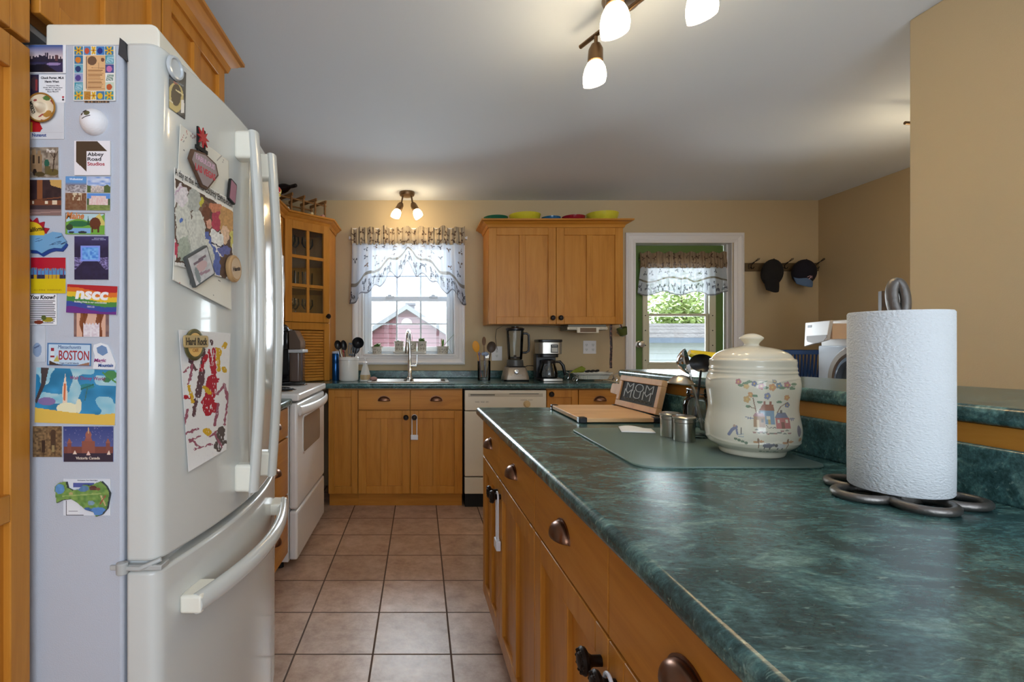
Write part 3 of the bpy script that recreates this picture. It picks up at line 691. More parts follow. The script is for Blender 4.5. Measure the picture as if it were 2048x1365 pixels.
b = MB().lathe([(.0, 0), (.013, 0), (.013, .045), (.0, .05)], 14, (fx + .01, fyy, 1.035), (1, 0, 0)); b.tube([(fx + .052, fyy, 1.035), (fx + .058, fyy, 1.06), (fx + .06, fyy, 1.125)], [.006, .005, .004], 10)
addo(b, 'lever', CHROME, t)
# ---- wall cabinet right of the window
x0, x1, yf = .541, 1.607, 3.95; z0, z1 = 1.368, 2.13
t = T('wall_cabinet', 'two door maple wall cabinet between the sink window and the back door', 'cabinet', ((x0 + x1) / 2, 4.1, z0))
addo(MB().box(x0, yf + .021, z0, x1, YB - .001, z1 + .012), 'carcass', WOODV, t, smooth=False)
xm = X(1112.5, yf)
for i, (a, c) in enumerate(((x0 + .002, xm - .0015), (xm + .0015, x1 - .002))):
    d = addo(shaker((a, yf + .02, z0 + .002), EX, EZ, -EY, c - a, z1 - z0, 2, .062, .058), 'door', WOODV, t, **BV)
    knob(d, (c - .03 if i == 0 else a + .03, yf, z0 + .05), -EY)
addo(crown(MB(), [(x0 - .0, YB - .002), (x0, yf), (x1, yf), (x1, YB - .002)][::-1][::-1], z1 + .002, .058, .062), 'crown_moulding', WOODX, t, ang=30)
WCTOP = z1 + .06
# ---- peninsula
ra = .0256; cs = math.sqrt(1 + ra * ra)
PT = Vector((ra, -1, 0)) / cs; PN = Vector((-1, -ra, 0)) / cs; PO = Vector((.2825, 2.24, 0))
def xf_(Y): return .2825 + ra * (2.24 - Y)
def xs_(Y): return 1.05 - .103 * (Y - .87)
def xl_(Y): return 1.055 - .115 * (Y - .9)
PU = -.35                                 # plan unit near end
divs = [2.24, 1.85, 1.335, .845, .36]
for ci, (ya, yb, lb) in enumerate(((2.24, 1.335, 'far maple peninsula cabinet with two drawers and locked double doors'), (1.335, .36, 'near maple peninsula cabinet with two drawers and double doors under the big worktop'))):
    t = T('peninsula_cabinet', lb, 'cabinet', (.65, (ya + yb) / 2, 0))
    ia, ib = ya - .001, yb + .001
    b = MB().prism([(xf_(ia) + .021, ia), (xf_(ib) + .021, ib), (xs_(ib) + .018, ib), (xs_(ia) + .018, ia)], .1, .884)
    b.prism([(xf_(ia) + .085, ia), (xf_(ib) + .085, ib), (xs_(ib) + .018, ib), (xs_(ia) + .018, ia)], 0, .1)
    addo(b, 'carcass', WOODY, t, smooth=False)
    for k_ in (0, 1):
        d0, d1 = divs[2 * ci + k_], divs[2 * ci + k_ + 1]
        s0, w = (2.24 - d0) * cs + .0015, (d0 - d1) * cs - .003
        Of = PO - PN * .02 + PT * s0
        d = addo(slabfront(Of + EZ * .717, PT, EZ, PN, w, .156), 'drawer', WOODY, t, **BV)
        cup(d, Of + PT * (w / 2) + EZ * .803 + PN * .02, PT, EZ, PN)
        d = addo(shaker(Of + EZ * .105, PT, EZ, PN, w, .605, 2, .058, .058), 'door', WOODV, t, **BV)
        knob(d, Of + PT * (w - .03 if k_ == 0 else .03) + EZ * .655 + PN * .02, PN, k=1.35)
yn = .2; yfar = 2.29
t = T('peninsula_worktop', 'broad green marbled worktop of the peninsula in the foreground', 'worktop', (.65, 1.3, .8855))
b = MB().prism([(xf_(yfar) - .026, yfar), (xf_(yn) - .026, yn), (xs_(yn) + .018, yn), (xs_(yfar) + .018, yfar)], .8855, .922)
addo(b, 'worktop', GREEN, t, bevel=.014, bseg=4)
b = MB().prism([(xs_(yfar), yfar), (xs_(yn), yn), (xs_(yn) + .018, yn), (xs_(yfar) + .018, yfar)], .921, 1.021)
addo(b, 'backsplash', GREEN, t, bevel=.006, bseg=3)
# half wall with wood strip, and the raised bar on it
hw_ = struct(addo(MB().prism([(xs_(yfar - .01) + .032, yfar - .01), (xs_(yn) + .032, yn), (xs_(yn) + .14, yn), (xs_(yfar - .01) + .14, yfar - .01)], 0, 1.058), 'wall_peninsula', WALLM, smooth=False))
b = MB().prism([(xs_(yfar) + .019, yfar - .001), (xs_(yn) + .019, yn), (xs_(yn) + .031, yn), (xs_(yfar) + .031, yfar - .001)], .93, 1.0585)
struct(addo(b, 'trim_3', WOODY, bevel=.001))
ye = 2.30
bar = [(xl_(.2), .2)] + [(xl_(y), y) for y in (.9, 1.6, ye - .05)] + [(xl_(ye) + .012, ye - .012), (xl_(ye) + .05, ye), (1.20, ye), (1.225, ye - .02), (1.372, 1.79), (1.50, 1.386), (1.60, 1.1), (1.80, .2)]
b = MB().prism(bar, 1.0595, 1.095)
solo(b, 'raised_bar', GREEN, 'raised green marbled bar top running along the back of the peninsula', 'bar top', bevel=.012, bseg=4)
# ---- child locks on the knobs
def lock(name, label, O, R, N, L=.15, sp_=.04):
    """white sliding cabinet lock: a bent strap round two knobs and a latch block"""
    O, R, N = Vector(O), Vector(R), Vector(N)
    t = T('cabinet_lock', label, 'child lock', tuple(O + N * .012))
    r = sp_ / 2
    p = [O + R * (-r) - EZ * L] + [O + R * (-r)] + [O + R * (-r * math.cos(a)) + EZ * (r * math.sin(a)) for a in [PI * i / 8 for i in range(1, 8)]] + [O + R * r, O + R * r - EZ * L]
    addo(MB().tube([q + N * .012 for q in p], .0035, 8), 'strap', LOCKW, t)
    addo(MB().obox(O + N * .012 - EZ * L, R, EZ, N, -r - .009, -.02, -.0085, r + .009, .016, .0085), 'latch', LOCKW, t, bevel=.003)
lock('l', 'white plastic child lock hung on the knob under the sink', (-.041, fy, .672), EX, -EY, .145, .036)
pk = lambda Y, z: Vector((xf_(Y), Y, z))
lock('l', 'white child lock strapped on the far peninsula door knobs', pk(1.82, .655), PT, PN, .17, .032)
lock('l', 'white child lock on the near peninsula door knobs at the bottom edge', pk(.815, .655), PT, PN, .17, .032)
# ------------------------------------------------------------------ appliances
FY0, FY1, FYC = .97, 1.76, 1.365
def fxs(Y):                               # bowed front of the refrigerator doors (plan)
    u = (Y - FYC) / .395
    e = min(Y - FY0, FY1 - Y); r = .022
    s = r - math.sqrt(max(0, r * r - max(0, r - e) ** 2)) if e < r else 0
    return -.465 - .045 * u * u - s
fr = T('refrigerator', 'white bottom freezer refrigerator with double doors, covered in magnets', 'refrigerator', (-.93, FYC, 0))
addo(MB().box(XL + .03, FY0, .03, -.577, FY1, 1.794), 'cabinet_body', FSIDE, fr, bevel=.006)
addo(MB().box(-.70, FY0 + .02, .0, -.62, FY1 - .02, .05).box(XL + .06, FY0 + .02, 0, XL + .12, FY1 - .02, .03), 'base_grille', RUBBER, fr)
def fdoor(ya, yb, z0, z1, nm):
    n = 22; ys = [ya + (yb - ya) * i / n for i in range(n + 1)]
    if ya <= FY0 + .001: ys = [FY0, FY0 + .002, FY0 + .005, FY0 + .01, FY0 + .016, FY0 + .022] + [y for y in ys if y > FY0 + .025]
    if yb >= FY1 - .001: ys = [y for y in ys if y < FY1 - .025] + [FY1 - .022, FY1 - .016, FY1 - .01, FY1 - .005, FY1 - .002, FY1]
    pts = [(fxs(y), y) for y in ys] + [(-.571, yb), (-.571, ya)]
    return addo(MB().prism(pts, z0, z1), nm, ENAMEL, fr, bevel=.007, bseg=3, ang=30)
d1 = fdoor(FY0, FYC - .002, .787, 1.797, 'door'); d2 = fdoor(FYC + .002, FY1, .787, 1.797, 'door')
d3 = fdoor(FY0, FY1, .07, .768, 'freezer_drawer')
addo(MB().box(-.574, FY0 + .01, .06, -.52, FY1 - .01, 1.79), 'door_gasket', mat('pale_gasket', C(190, 194, 196), .7), fr)
tp = rrect(-.735, 1.7925, -.512, 1.84, .02)
tp = [(-.735, 1.7925), (-.512, 1.7925)] + arc(-.532, 1.82, .02, 0, PI / 2, 6) + [(-.731, 1.84), (-.735, 1.836)]
addo(MB().prism(tp, FY0 + .012, FY1 - .02, axis='y'), 'top_cover', BISQUE, fr, bevel=.003)
b = MB()
b.box(-.60, FY0 - .004, .772, -.50, FY0 + .03, .782); b.tube([(-.585, FY0 - .004, .777), (-.54, FY0 - .006, .777), (-.505, FY0 + .008, .79)], .005, 8); b.lathe([(.011, 0), (.011, .022), (0, .024)], 14, (-.575, FY0 - .004, .766))
addo(b, 'middle_hinge', mat('hinge_grey_white', C(176, 178, 176), .35), fr, bevel=.002)
b = MB(); b.prism([(-.585, 1.772), (-.566, 1.758), (-.572, 1.797), (-.582, 1.805)], FY0 - .001, FY0 + .03, axis='y')
addo(b, 'top_hinge', RUBBER, fr)
def fhandle(par, yc, z0, z1, bulge):
    n = 22; b = MB(); pth = []; rr = []
    for i in range(n + 1):
        s_ = i / n; z = z0 + (z1 - z0) * s_; x = fxs(yc) + .040 + bulge * math.sin(PI * s_)
        pth.append((x, yc, z)); rr.append(.024)
    b.tube(pth, .0235, 14, sq=.55, up=(0, 1, 0))
    hnd = addo(b, 'handle', ENAMEL, par, bevel=0)
    for z in (z0 + .035, z1 - .035): addo(MB().box(fxs(yc) - .004, yc - .021, z - .035, fxs(yc) + .045, yc + .021, z + .035), 'handle_mount', BISQUE, par, bevel=.008, bseg=3)
fhandle(d1, 1.283, .835, 1.752, .02); fhandle(d2, 1.437, .835, 1.752, .02)
pth = []; n = 30; zc = .672
for i in range(n + 1):
    s_ = i / n; y = 1.035 + .66 * s_
    pth.append((fxs(y) + .032 + .022 * math.sin(PI * s_), y, zc))
addo(MB().tube(pth, .021, 16, sq=.8, up=(0, 0, 1)), 'handle', ENAMEL, d3)
for y in (1.07, 1.66): addo(MB().box(fxs(y) - .006, y - .04, zc - .019, fxs(y) + .04, y + .04, zc + .019), 'handle_mount', BISQUE, d3, bevel=.006, bseg=3)
# ---- stove
sy0, sy1, sx = 2.667, 3.425, -.655
t = T('electric_range', 'white electric coil stove with oven window on the left, past the refrigerator', 'stove', (-1.0, 3.05, 0))
addo(MB().box(XL + .03, sy0, .045, -.702, sy1, .905), 'body', STOVEW, t, bevel=.004)
b = MB()
for x in (-1.2, -.76):
    for y in (sy0 + .05, sy1 - .05): b.lathe([(.02, 0), (.02, .046)], 12, (x, y, 0))
addo(b, 'foot', BLACKM, t)
addo(MB().box(XL + .03, sy0 + .001, .906, -.645, sy1 - .001, .945), 'cooktop', STOVEW, t, bevel=.009, bseg=3)
od = addo(MB().box(-.70, sy0 + .003, .325, sx, sy1 - .003, .893), 'oven_door', STOVEW, t, bevel=.014, bseg=3)
wpts = rrect(2.80, .605, 3.25, .80, .03)
addo(MB().prism(rrect(2.79, .595, 3.26, .81, .035), sx - .004, sx + .003, axis='x'), 'window_trim', mat('pale_window_trim', C(240, 240, 240), .25), od, bevel=.002)
addo(MB().prism(wpts, sx + .0028, sx + .005, axis='x'), 'oven_window', mat('smoked_oven_glass', C(136, 124, 112), .12), od, smooth=False)
n = 24; pth = []
for i in range(n + 1):
    s_ = i / n; pth.append((sx + .012 + .034 * math.sin(PI * s_) ** .7, sy0 + .01 + (sy1 - sy0 - .02) * s_, .852))
addo(MB().tube(pth, .026, 14, sq=.42, up=(0, 0, 1)), 'handle', STOVEW, od)
addo(MB().box(-.70, sy0 + .003, .055, sx, sy1 - .003, .315), 'drawer', STOVEW, t, bevel=.012, bseg=3)
for x, y, r in ((-.82, sy0 + .19, .095), (-.82, sy1 - .19, .075), (-1.1, sy0 + .19, .075), (-1.1, sy1 - .19, .095)):
    bp = addo(MB().lathe([(0, .944), (r + .012, .945), (r + .016, .949), (r + .008, .951), (r, .947), (0, .946)], 28, (x, y, 0)), 'drip_pan', CHROME, t)
    sp2 = [(x + (.02 + (r - .022) * a / (8 * PI)) * math.cos(a), y + (.02 + (r - .022) * a / (8 * PI)) * math.sin(a), .956) for a in [8 * PI * i / 110 for i in range(111)]]
    addo(MB().tube(sp2, .0045, 6), 'coil', BLACKM, bp)
addo(MB().box(XL + .03, sy0 + .002, .946, XL + .10, sy1 - .002, 1.10), 'control_panel', STOVEW, t, bevel=.01)
# ---- microwave over the range
t = T('microwave_oven', 'white over the range microwave with curved door, past the refrigerator', 'microwave', (-1.12, 3.05, 1.38))
addo(MB().box(XL + .003, 2.68, 1.384, -.952, 3.43, 1.822), 'body', STOVEW, t, bevel=.004)
pts = [(-.951, 2.685)] + [(-.931 + .012 * math.sin(PI * i / 10), 2.685 + .74 * i / 10) for i in range(11)] + [(-.951, 3.425)]
md = addo(MB().prism(pts, 1.39, 1.816), 'door', STOVEW, t, bevel=.004)
addo(MB().tube([(-.918 + .016 * math.sin(PI * i / 14), 3.30, 1.43 + .34 * i / 14) for i in range(15)], .010, 10, sq=.8), 'handle', mat('grey_white_plastic', C(206, 206, 204), .3), md)
# ---- dishwasher
x0, x1 = .3255, .9335
t = T('dishwasher', 'cream built-in dishwasher between the sink cabinet and the right base cabinet', 'dishwasher', ((x0 + x1) / 2, 3.98, 0))
addo(MB().box(x0, fy + .03, .1, x1, YB - .02, .88).box(x0 + .01, fy + .03, 0, x1 - .01, YB - .3, .1), 'tub', BLACKM, t, smooth=False)
cp = addo(MB().box(x0 + .004, fy - .012, .722, x1 - .004, fy + .03, .872), 'control_panel', CREAM, t, bevel=.004)
b = MB(); b.box(x0 + .03, fy - .0135, .823, x1 - .03, fy - .011, .848)
addo(b, 'vent_recess', mat('cream_recess', C(190, 180, 160), .5), cp)
b = MB()
for z in (.832, .839): b.box(x0 + .045, fy - .0145, z, x0 + .225, fy - .013, z + .0035)
b.box(x0 + .33, fy - .0145, .843, x1 - .06, fy - .013, .8465)
addo(b, 'vent_slots', BLACKM, cp)
addo(MB().lathe([(.026, 0), (.026, .004), (.02, .006), (.018, .018), (0, .02)], 20, (x0 + .46, fy - .012, .770), (0, -1, 0)), 'dial', mat('tan_dial', C(206, 178, 130), .4), cp)
letters('WASH   RINSE   DRY', 'lettering', (x0 + .13, fy - .012, .785), EX, EZ, -EY, .010, C(120, 110, 96), cp, .1)
letters('NORMAL  START', 'lettering', (x0 + .46, fy - .012, .80), EX, EZ, -EY, .007, C(130, 118, 100), cp, .09)
addo(MB().box(x0 + .004, fy - .004, .235, x1 - .004, fy + .03, .716), 'door', CREAM, t, bevel=.004)
addo(MB().box(x0 + .004, fy - .001, .105, x1 - .004, fy + .03, .226), 'lower_panel', CREAM, t, bevel=.003)
# ---- under cabinet radio
ry = 3.965
t = T('under_cabinet_radio', 'cream under-cabinet radio mounted below the wall cabinet', 'radio', (1.33, 4.08, 1.30))
addo(MB().box(X(1137, ry), ry + .012, 1.322, X(1214, ry), 4.2, 1.367), 'body', mat('grey_radio_body', C(120, 118, 106), .4), t, bevel=.004)
b = MB(); b.box(X(1135, ry), ry, 1.326, X(1215.5, ry), ry + .014, 1.347); b.box(X(1154, ry), ry - .004, 1.300, X(1197.5, ry), ry + .014, 1.347)
rf = addo(b, 'front', CREAM, t, bevel=.003)
addo(MB().box(X(1160, ry), ry - .006, 1.306, X(1192, ry), ry - .002, 1.34), 'display', mat('brown_display', C(110, 84, 56), .3), rf)
b = MB()
for i in range(6): b.box(X(1139 + i * 2.6, ry), ry - .002, 1.334, X(1140.6 + i * 2.6, ry), ry + .001, 1.340); b.box(X(1199.5 + i * 2.6, ry), ry - .002, 1.334, X(1201 + i * 2.6, ry), ry + .001, 1.340)
addo(b, 'button', mat('grey_button', C(160, 150, 130), .5), rf)
# ------------------------------------------------------------------ ceiling lights
def bell(O, A, r, L, n=26, cut=.16):
    """open glass bell with a slanting rim"""
    O, A = Vector(O), Vector(A).normalized()
    Xv = Vector((1, 0, 0)); Xv = (Xv - A * Xv.dot(A)).normalized(); Yv = A.cross(Xv); b = MB()
    prof = [(.42, 0), (.66, .12), (.86, .32), (.97, .56), (1.0, .76), (.93, 1.0)]
    def f(u, v):
        i = min(int(v * 5), 4); q = v * 5 - i; rr = prof[i][0] + (prof[i + 1][0] - prof[i][0]) * q; zz = prof[i][1] + (prof[i + 1][1] - prof[i][1]) * q
        a = 2 * PI * u
        return O + A * (L * zz * (1 - cut * .5 * math.cos(a) * zz)) + Xv * (r * rr * math.cos(a)) + Yv * (r * rr * math.sin(a))
    return b.grid(f, n, 15)
def spot(t, base, A, r=.042, L=.085, arm=None):
    A = Vector(A).normalized(); base = Vector(base)
    b = MB(); b.lathe([(0, -.004), (.016, 0), (.026, .02), (.028, .062), (.024, .066)], 20, base, A)
    ho = addo(b, 'lamp_holder', LAMPM, t)
    if arm: addo(MB().tube(arm, .007, 10), 'arm', LAMPM, t)
    sh_ = addo(bell(base + A * .06, A, r, L), 'lamp_shade', SHADE, t)
    addo(MB().ball(base + A * .105, .026, .026, .03, 14, 8), 'bulb', SHADE, sh_)
t = T('ceiling_light', 'two armed bronze ceiling spotlight above the sink window', 'ceiling light', (-.105, 4.06, CEIL))
cx, cy = -.105, 4.06
addo(MB().lathe([(.062, 0), (.064, -.008), (.058, -.026), (.05, -.03), (0, -.032)], 30, (cx, cy, CEIL)), 'canopy', LAMPM, t)
for s_ in (-1, 1):
    base_ = (cx + s_ * .045, cy, CEIL - .085)
    spot(t, base_, (s_ * .45, -.12, -1), .037, .07, [(cx + s_ * .035, cy, CEIL - .03), base_])
t = T('track_light', 'bronze bar ceiling light with glowing glass shades at the top edge', 'ceiling light', (.70, 1.72, CEIL))
e0, e1 = P(1161, 94, 1.94), Vector((.86, 1.40, 0)); zr_ = e0.z; e1.z = zr_
dv = (e1 - e0).normalized()
addo(MB().tube([e0, e1], .0085, 12), 'bar', LAMPM, t)
mid = e0 + (e1 - e0) * .32
addo(MB().lathe([(.066, 0), (.068, -.01), (.06, -.03), (0, -.034)], 30, (mid.x + .015, mid.y, CEIL)).lathe([(.010, 0), (.010, -.06)], 10, (mid.x + .015, mid.y, CEIL - .03)), 'canopy', LAMPM, t)
q = e0 + (e1 - e0) * .14; spot(t, q - EZ * .034, (-.02, .06, -1), .042, .084, [q, q - EZ * .035])
q2 = P(1229, -40, 1.52); q2.z = zr_ - .02; addo(MB().tube([Vector((mid.x + .015, mid.y, zr_ - .02)), q2 + (q2 - mid).normalized() * .05], .0085, 12), 'cross_bar', LAMPM, t)
spot(t, q2 - EZ * .036, (.03, .05, -1), .044, .088, [q2, q2 - EZ * .037])
q = e0 + (e1 - e0) * .86; spot(t, q - EZ * .034, (.1, .1, -1), .044, .088, [q, q - EZ * .035])
t = T('track_light', 'bronze bar ceiling light just showing past the end of the near wall', 'ceiling light', (2.75, 2.6, CEIL))
addo(MB().tube([P(1810, 246, 2.55), P(1810, 246, 2.55) + Vector((.55, .05, 0))], .0085, 12), 'bar', LAMPM, t)
addo(MB().lathe([(.066, 0), (.068, -.01), (.06, -.03), (0, -.034)], 30, (2.75, 2.58, CEIL)).lathe([(.010, 0), (.010, -.075)], 10, (2.75, 2.575, CEIL - .03)), 'canopy', LAMPM, t)
q0 = P(1810, 246, 2.55)
for k_ in (.12, .45): q = q0 + Vector((k_, .05 * k_ / .55, 0)); spot(t, q - EZ * .034, (.1, .1, -1), .044, .088, [q, q - EZ * .035])
# ------------------------------------------------------------------ curtains
BEIGE, BROWN, INKG = C(196, 176, 148), C(96, 72, 54), C(70, 72, 84)
def motif(u, v, nu, nv, s, dens=.75, size=.3):
    """scattered little garden sprigs of the print"""
    i, j = math.floor(u * nu), math.floor(v * nv)
    if rnd(i, j, s) > dens: return 0
    a, b = u * nu - i - .5 - (rnd(i, j, s + 1) - .5) * .4, v * nv - j - .5 - (rnd(i, j, s + 2) - .5) * .4
    r = math.hypot(a, b) / size; th = math.atan2(b, a)
    return 1 if r < .55 + .45 * math.sin(3 * th + rnd(i, j, s + 3) * 6) and vn(a * 30 + i, b * 30 + j, s) > .28 else 0
cy = YB - .052
t = T('valance_curtain', 'swagged white valance with brown gathered heading over the sink window', 'curtain', (-.1, cy, 2.13))
addo(MB().tube([(-.60, cy + .012, 2.112), (.40, cy + .012, 2.112)], .009, 10).box(-.602, cy + .004, 2.10, -.592, YB - .001, 2.124).box(.392, cy + .004, 2.10, .402, YB - .001, 2.124), 'curtain_rod', TRIM, t)
def hf(u, v):
    x = -.578 + .955 * u; z = Z(491, cy) + (Z(456 + 2.5 * math.sin(u * 60) + 2 * math.sin(u * 37), cy) - Z(491, cy)) * v
    return Vector((x, cy - .016 - .012 * math.sin(PI * min(1, v * 1.6)) - .007 * math.sin(u * 150 + 3 * vn(u * 20, v * 2, 3)) - .004 * math.sin(u * 263), z))
def hc(u, v):
    if motif(u, v, 15, 2.2, 5, .95, .38): return BROWN
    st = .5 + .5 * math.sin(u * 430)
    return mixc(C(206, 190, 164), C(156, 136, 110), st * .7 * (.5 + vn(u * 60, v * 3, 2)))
addo(MB().grid(hf, 300, 22, hc), 'heading', CLOTH, t, solid=.002)
def edge(u):                                # lower trim line in px
    s_ = abs(u - .5) * 2
    return 500 + 72 * s_ ** 1.05 + 5 * math.sin(u * 34)
def df(u, v):                               # v 0 top .. 1 bottom edge
    px_ = 705 + 222 * u; spread = 1 + .045 * v * v; x = X(816.5 + (px_ - 816.5) * spread, cy)
    e_ = edge(u); bot = e_ + 36 + 7 * math.sin(u * 46 + 1) * (1 if 0.08 < u < .92 else .2)
    py = 488 + (e_ - 488) * (v / .62) if v < .62 else e_ + (bot - e_) * (v - .62) / .38
    fold = (.016 * math.sin(u * 62 + 2 * vn(u * 8, v, 1)) + .009 * math.sin(u * 118)) * (.35 + .65 * v)
    fr_ = .022 * math.sin(u * 95) * max(0, v - .62) / .38
    return Vector((x, cy - .022 - fold - fr_ - .012 * max(0, v - .62), Z(py, cy)))
def dc(u, v):
    white = C(188, 194, 206)
    if .60 < v < .655: return C(118, 112, 104)
    if v > .97: return C(110, 112, 122)
    if v > .64:
        if v > .72 and motif(u, v - .66, 22, 3.2, 11, .95, .46): return INKG
        return white
    if motif(u, v * 1.3, 12, 4, 17, .8, .27): return BROWN if rnd(math.floor(u * 11), math.floor(v * 5), 3) > .5 else INKG
    return white
addo(MB().grid(df, 260, 64, dc), 'drape', CLOTH, t)
cy2 = yd - .045
t = T('valance_curtain', 'short white valance with brown gathered heading on the green back door', 'curtain', (2.25, cy2, 1.95))
addo(MB().tube([(X(1281, cy2), cy2 + .018, Z(518, cy2)), (X(1451, cy2), cy2 + .018, Z(518, cy2))], .006, 8).box(X(1281, cy2), cy2 + .016, Z(518, cy2) - .008, X(1284, cy2), yd - .0005, Z(518, cy2) + .008).box(X(1448, cy2), cy2 + .016, Z(518, cy2) - .008, X(1451, cy2), yd - .0005, Z(518, cy2) + .008), 'curtain_rod', STEEL, t)
def hf2(u, v):
    x = X(1279 + 173 * u, cy2); z = Z(537 + (505 + 2 * math.sin(u * 50) - 537) * v, cy2)
    return Vector((x, cy2 - .006 - .008 * math.sin(PI * min(1, v * 1.6)) - .006 * math.sin(u * 120 + 3 * vn(u * 16, v * 2, 3)) - .003 * math.sin(u * 220), z))
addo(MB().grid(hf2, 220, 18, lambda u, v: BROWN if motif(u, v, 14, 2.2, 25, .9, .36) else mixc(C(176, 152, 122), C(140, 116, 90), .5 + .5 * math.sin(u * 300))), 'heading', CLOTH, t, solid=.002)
def df2(u, v):
    px_ = 1280 + 170 * u; x = X(1366 + (px_ - 1366) * (1 + .03 * v) - (4 * v if u < .1 else 0), cy2)
    e_ = 559 + 5 * math.sin(u * 13) - 6 * math.exp(-((u - .54) / .05) ** 2); bot = 588 + 4 * math.sin(u * 17)
    py = 535 + (e_ - 535) * v / .5 if v < .5 else e_ + (bot - e_) * (v - .5) / .5
    return Vector((x, cy2 - .010 - (.012 * math.sin(u * 46) + .006 * math.sin(u * 83 + 1)) * (.4 + .6 * v), Z(py, cy2)))
def dc2(u, v):
    if .47 < v < .54: return C(112, 106, 92)
    if v > .965: return C(120, 120, 124)
    if v > .6 and motif(u, v - .6, 16, 2.8, 31, .95, .44): return INKG
    if v < .45 and motif(u, v, 11, 2.5, 37, .8, .26): return INKG
    return C(190, 196, 202)
addo(MB().grid(df2, 220, 48, dc2), 'drape', CLOTH, t)
# ------------------------------------------------------------------ painted patterns from simple shapes
def shp(shapes, base):
    """colour of a printed design: later shapes over earlier ones (e ellipse, r rect, t polygon, l line)"""
    prep = []
    for s in shapes:
        k = s[0]
        if k == 'e': bb = (s[1] - s[3], s[2] - s[4], s[1] + s[3], s[2] + s[4])
        elif k == 'r': bb = s[1:5]
        elif k == 'l': bb = (min(s[1], s[3]) - s[5], min(s[2], s[4]) - s[5], max(s[1], s[3]) + s[5], max(s[2], s[4]) + s[5])
        else: bb = (min(p[0] for p in s[1]), min(p[1] for p in s[1]), max(p[0] for p in s[1]), max(p[1] for p in s[1]))
        prep.append((bb, s))
    def f(x, y):
        for bb, s in reversed(prep):
            if not (bb[0] <= x <= bb[2] and bb[1] <= y <= bb[3]): continue
            k = s[0]
            if k == 'r': return s[5]
            if k == 'e':
                if ((x - s[1]) / s[3]) ** 2 + ((y - s[2]) / s[4]) ** 2 <= 1: return s[5]
            elif k == 'l':
                ax, ay, bx, by, w = s[1:6]; q = max(0, min(1, ((x - ax) * (bx - ax) + (y - ay) * (by - ay)) / max(1e-9, (bx - ax) ** 2 + (by - ay) ** 2)))
                if math.hypot(x - ax - q * (bx - ax), y - ay - q * (by - ay)) <= w: return s[6]
            else:
                pts = s[1]; ins = False; j = len(pts) - 1
                for i in range(len(pts)):
                    if (pts[i][1] > y) != (pts[j][1] > y) and x < (pts[j][0] - pts[i][0]) * (y - pts[i][1]) / (pts[j][1] - pts[i][1]) + pts[i][0]: ins = not ins
                    j = i
                if ins: return s[2]
        return base(x, y) if callable(base) else base
    return f
def smooth_prof(pr, k=5):
    out = []
    for i in range(len(pr) - 1):
        p0, p1, p2, p3 = pr[max(0, i - 1)], pr[i], pr[i + 1], pr[min(len(pr) - 1, i + 2)]
        for j in range(k):
            t = j / k
            out.append(tuple(.5 * (2 * p1[d] + (p2[d] - p0[d]) * t + (2 * p0[d] - 5 * p1[d] + 4 * p2[d] - p3[d]) * t * t + (3 * p1[d] - p0[d] - 3 * p2[d] + p3[d]) * t ** 3) for d in (0, 1)))
    return out + [pr[-1]]
CT = .922                                   # worktop height
# ------------------------------------------------------------------ things on the peninsula
t = T('glass_mat', 'frosted glass counter saver with clipped corners under the stoneware jar', 'glass mat', (.74, 1.42, CT))
def frost():
    m, n, l, p = node_mat('frosted_glass_board')
    p.inputs['Base Color'].default_value = (*C(146, 166, 160), 1); p.inputs['Roughness'].default_value = .33; p.inputs['Specular IOR Level'].default_value = .6
    tr = n.new('ShaderNodeBsdfTransparent'); tr.inputs[0].default_value = (.8, .9, .88, 1)
    ms = n.new('ShaderNodeMixShader'); ms.inputs[0].default_value = .45
    l.new(tr.outputs[0], ms.inputs[1]); l.new(p.outputs[0], ms.inputs[2]); l.new(ms.outputs[0], n['Material Output'].inputs['Surface'])
    return m
gm = [(p[0], p[1]) for p in rrect(.505, 1.15, .955, 1.69, .05, 6)]
addo(MB().prism(gm, CT + .0015, CT + .006), 'board', frost(), t, bevel=.0015)
addo(MB().lathe([(.008, CT + .0001), (.008, CT + .0015)], 10, (.55, 1.2, 0)).lathe([(.008, CT + .0001), (.008, CT + .0015)], 10, (.91, 1.2, 0)).lathe([(.008, CT + .0001), (.008, CT + .0015)], 10, (.55, 1.64, 0)).lathe([(.008, CT + .0001), (.008, CT + .0015)], 10, (.91, 1.64, 0)), 'foot', RUBBER, t)
MT = CT + .0062
# stoneware jar
jc = Vector((.862, 1.30, 0)); jd = Vector((-jc.x, -jc.y, 0)).normalized(); jr = EZ.cross(jd)
t = T('cookie_jar', 'cream stoneware cookie jar with lid, painted with flowers and village houses', 'jar', (jc.x, jc.y, MT))
prof = [(.0, MT), (.070, MT), (.073, MT + .004), (.076, .943), (.088, .950), (.1, .960), (.1052, .978), (.1062, .998), (.103, 1.02), (.0995, 1.042), (.0995, 1.06), (.102, 1.082), (.1042, 1.103), (.1025, 1.121), (.0975, 1.134), (.0985, 1.139), (.0962, 1.144), (.0972, 1.149), (.0955, 1.155), (.0965, 1.166)]
JP = [prof[0], prof[1], prof[2]] + smooth_prof(prof[3:], 6)
rose, org, blu, grn, brn, dk = C(186, 112, 124), C(206, 144, 92), C(98, 112, 156), C(92, 132, 100), C(128, 84, 52), C(62, 58, 70)
cream = C(226, 220, 200)
fl = []
def flower(x, y, r, c, c2=C(222, 186, 90)):
    for k in range(5): fl.append(('e', x + r * .6 * math.cos(k * 1.257), y + r * .6 * math.sin(k * 1.257), r * .48, r * .48, c))
    fl.append(('e', x, y, r * .3, r * .3, c2))
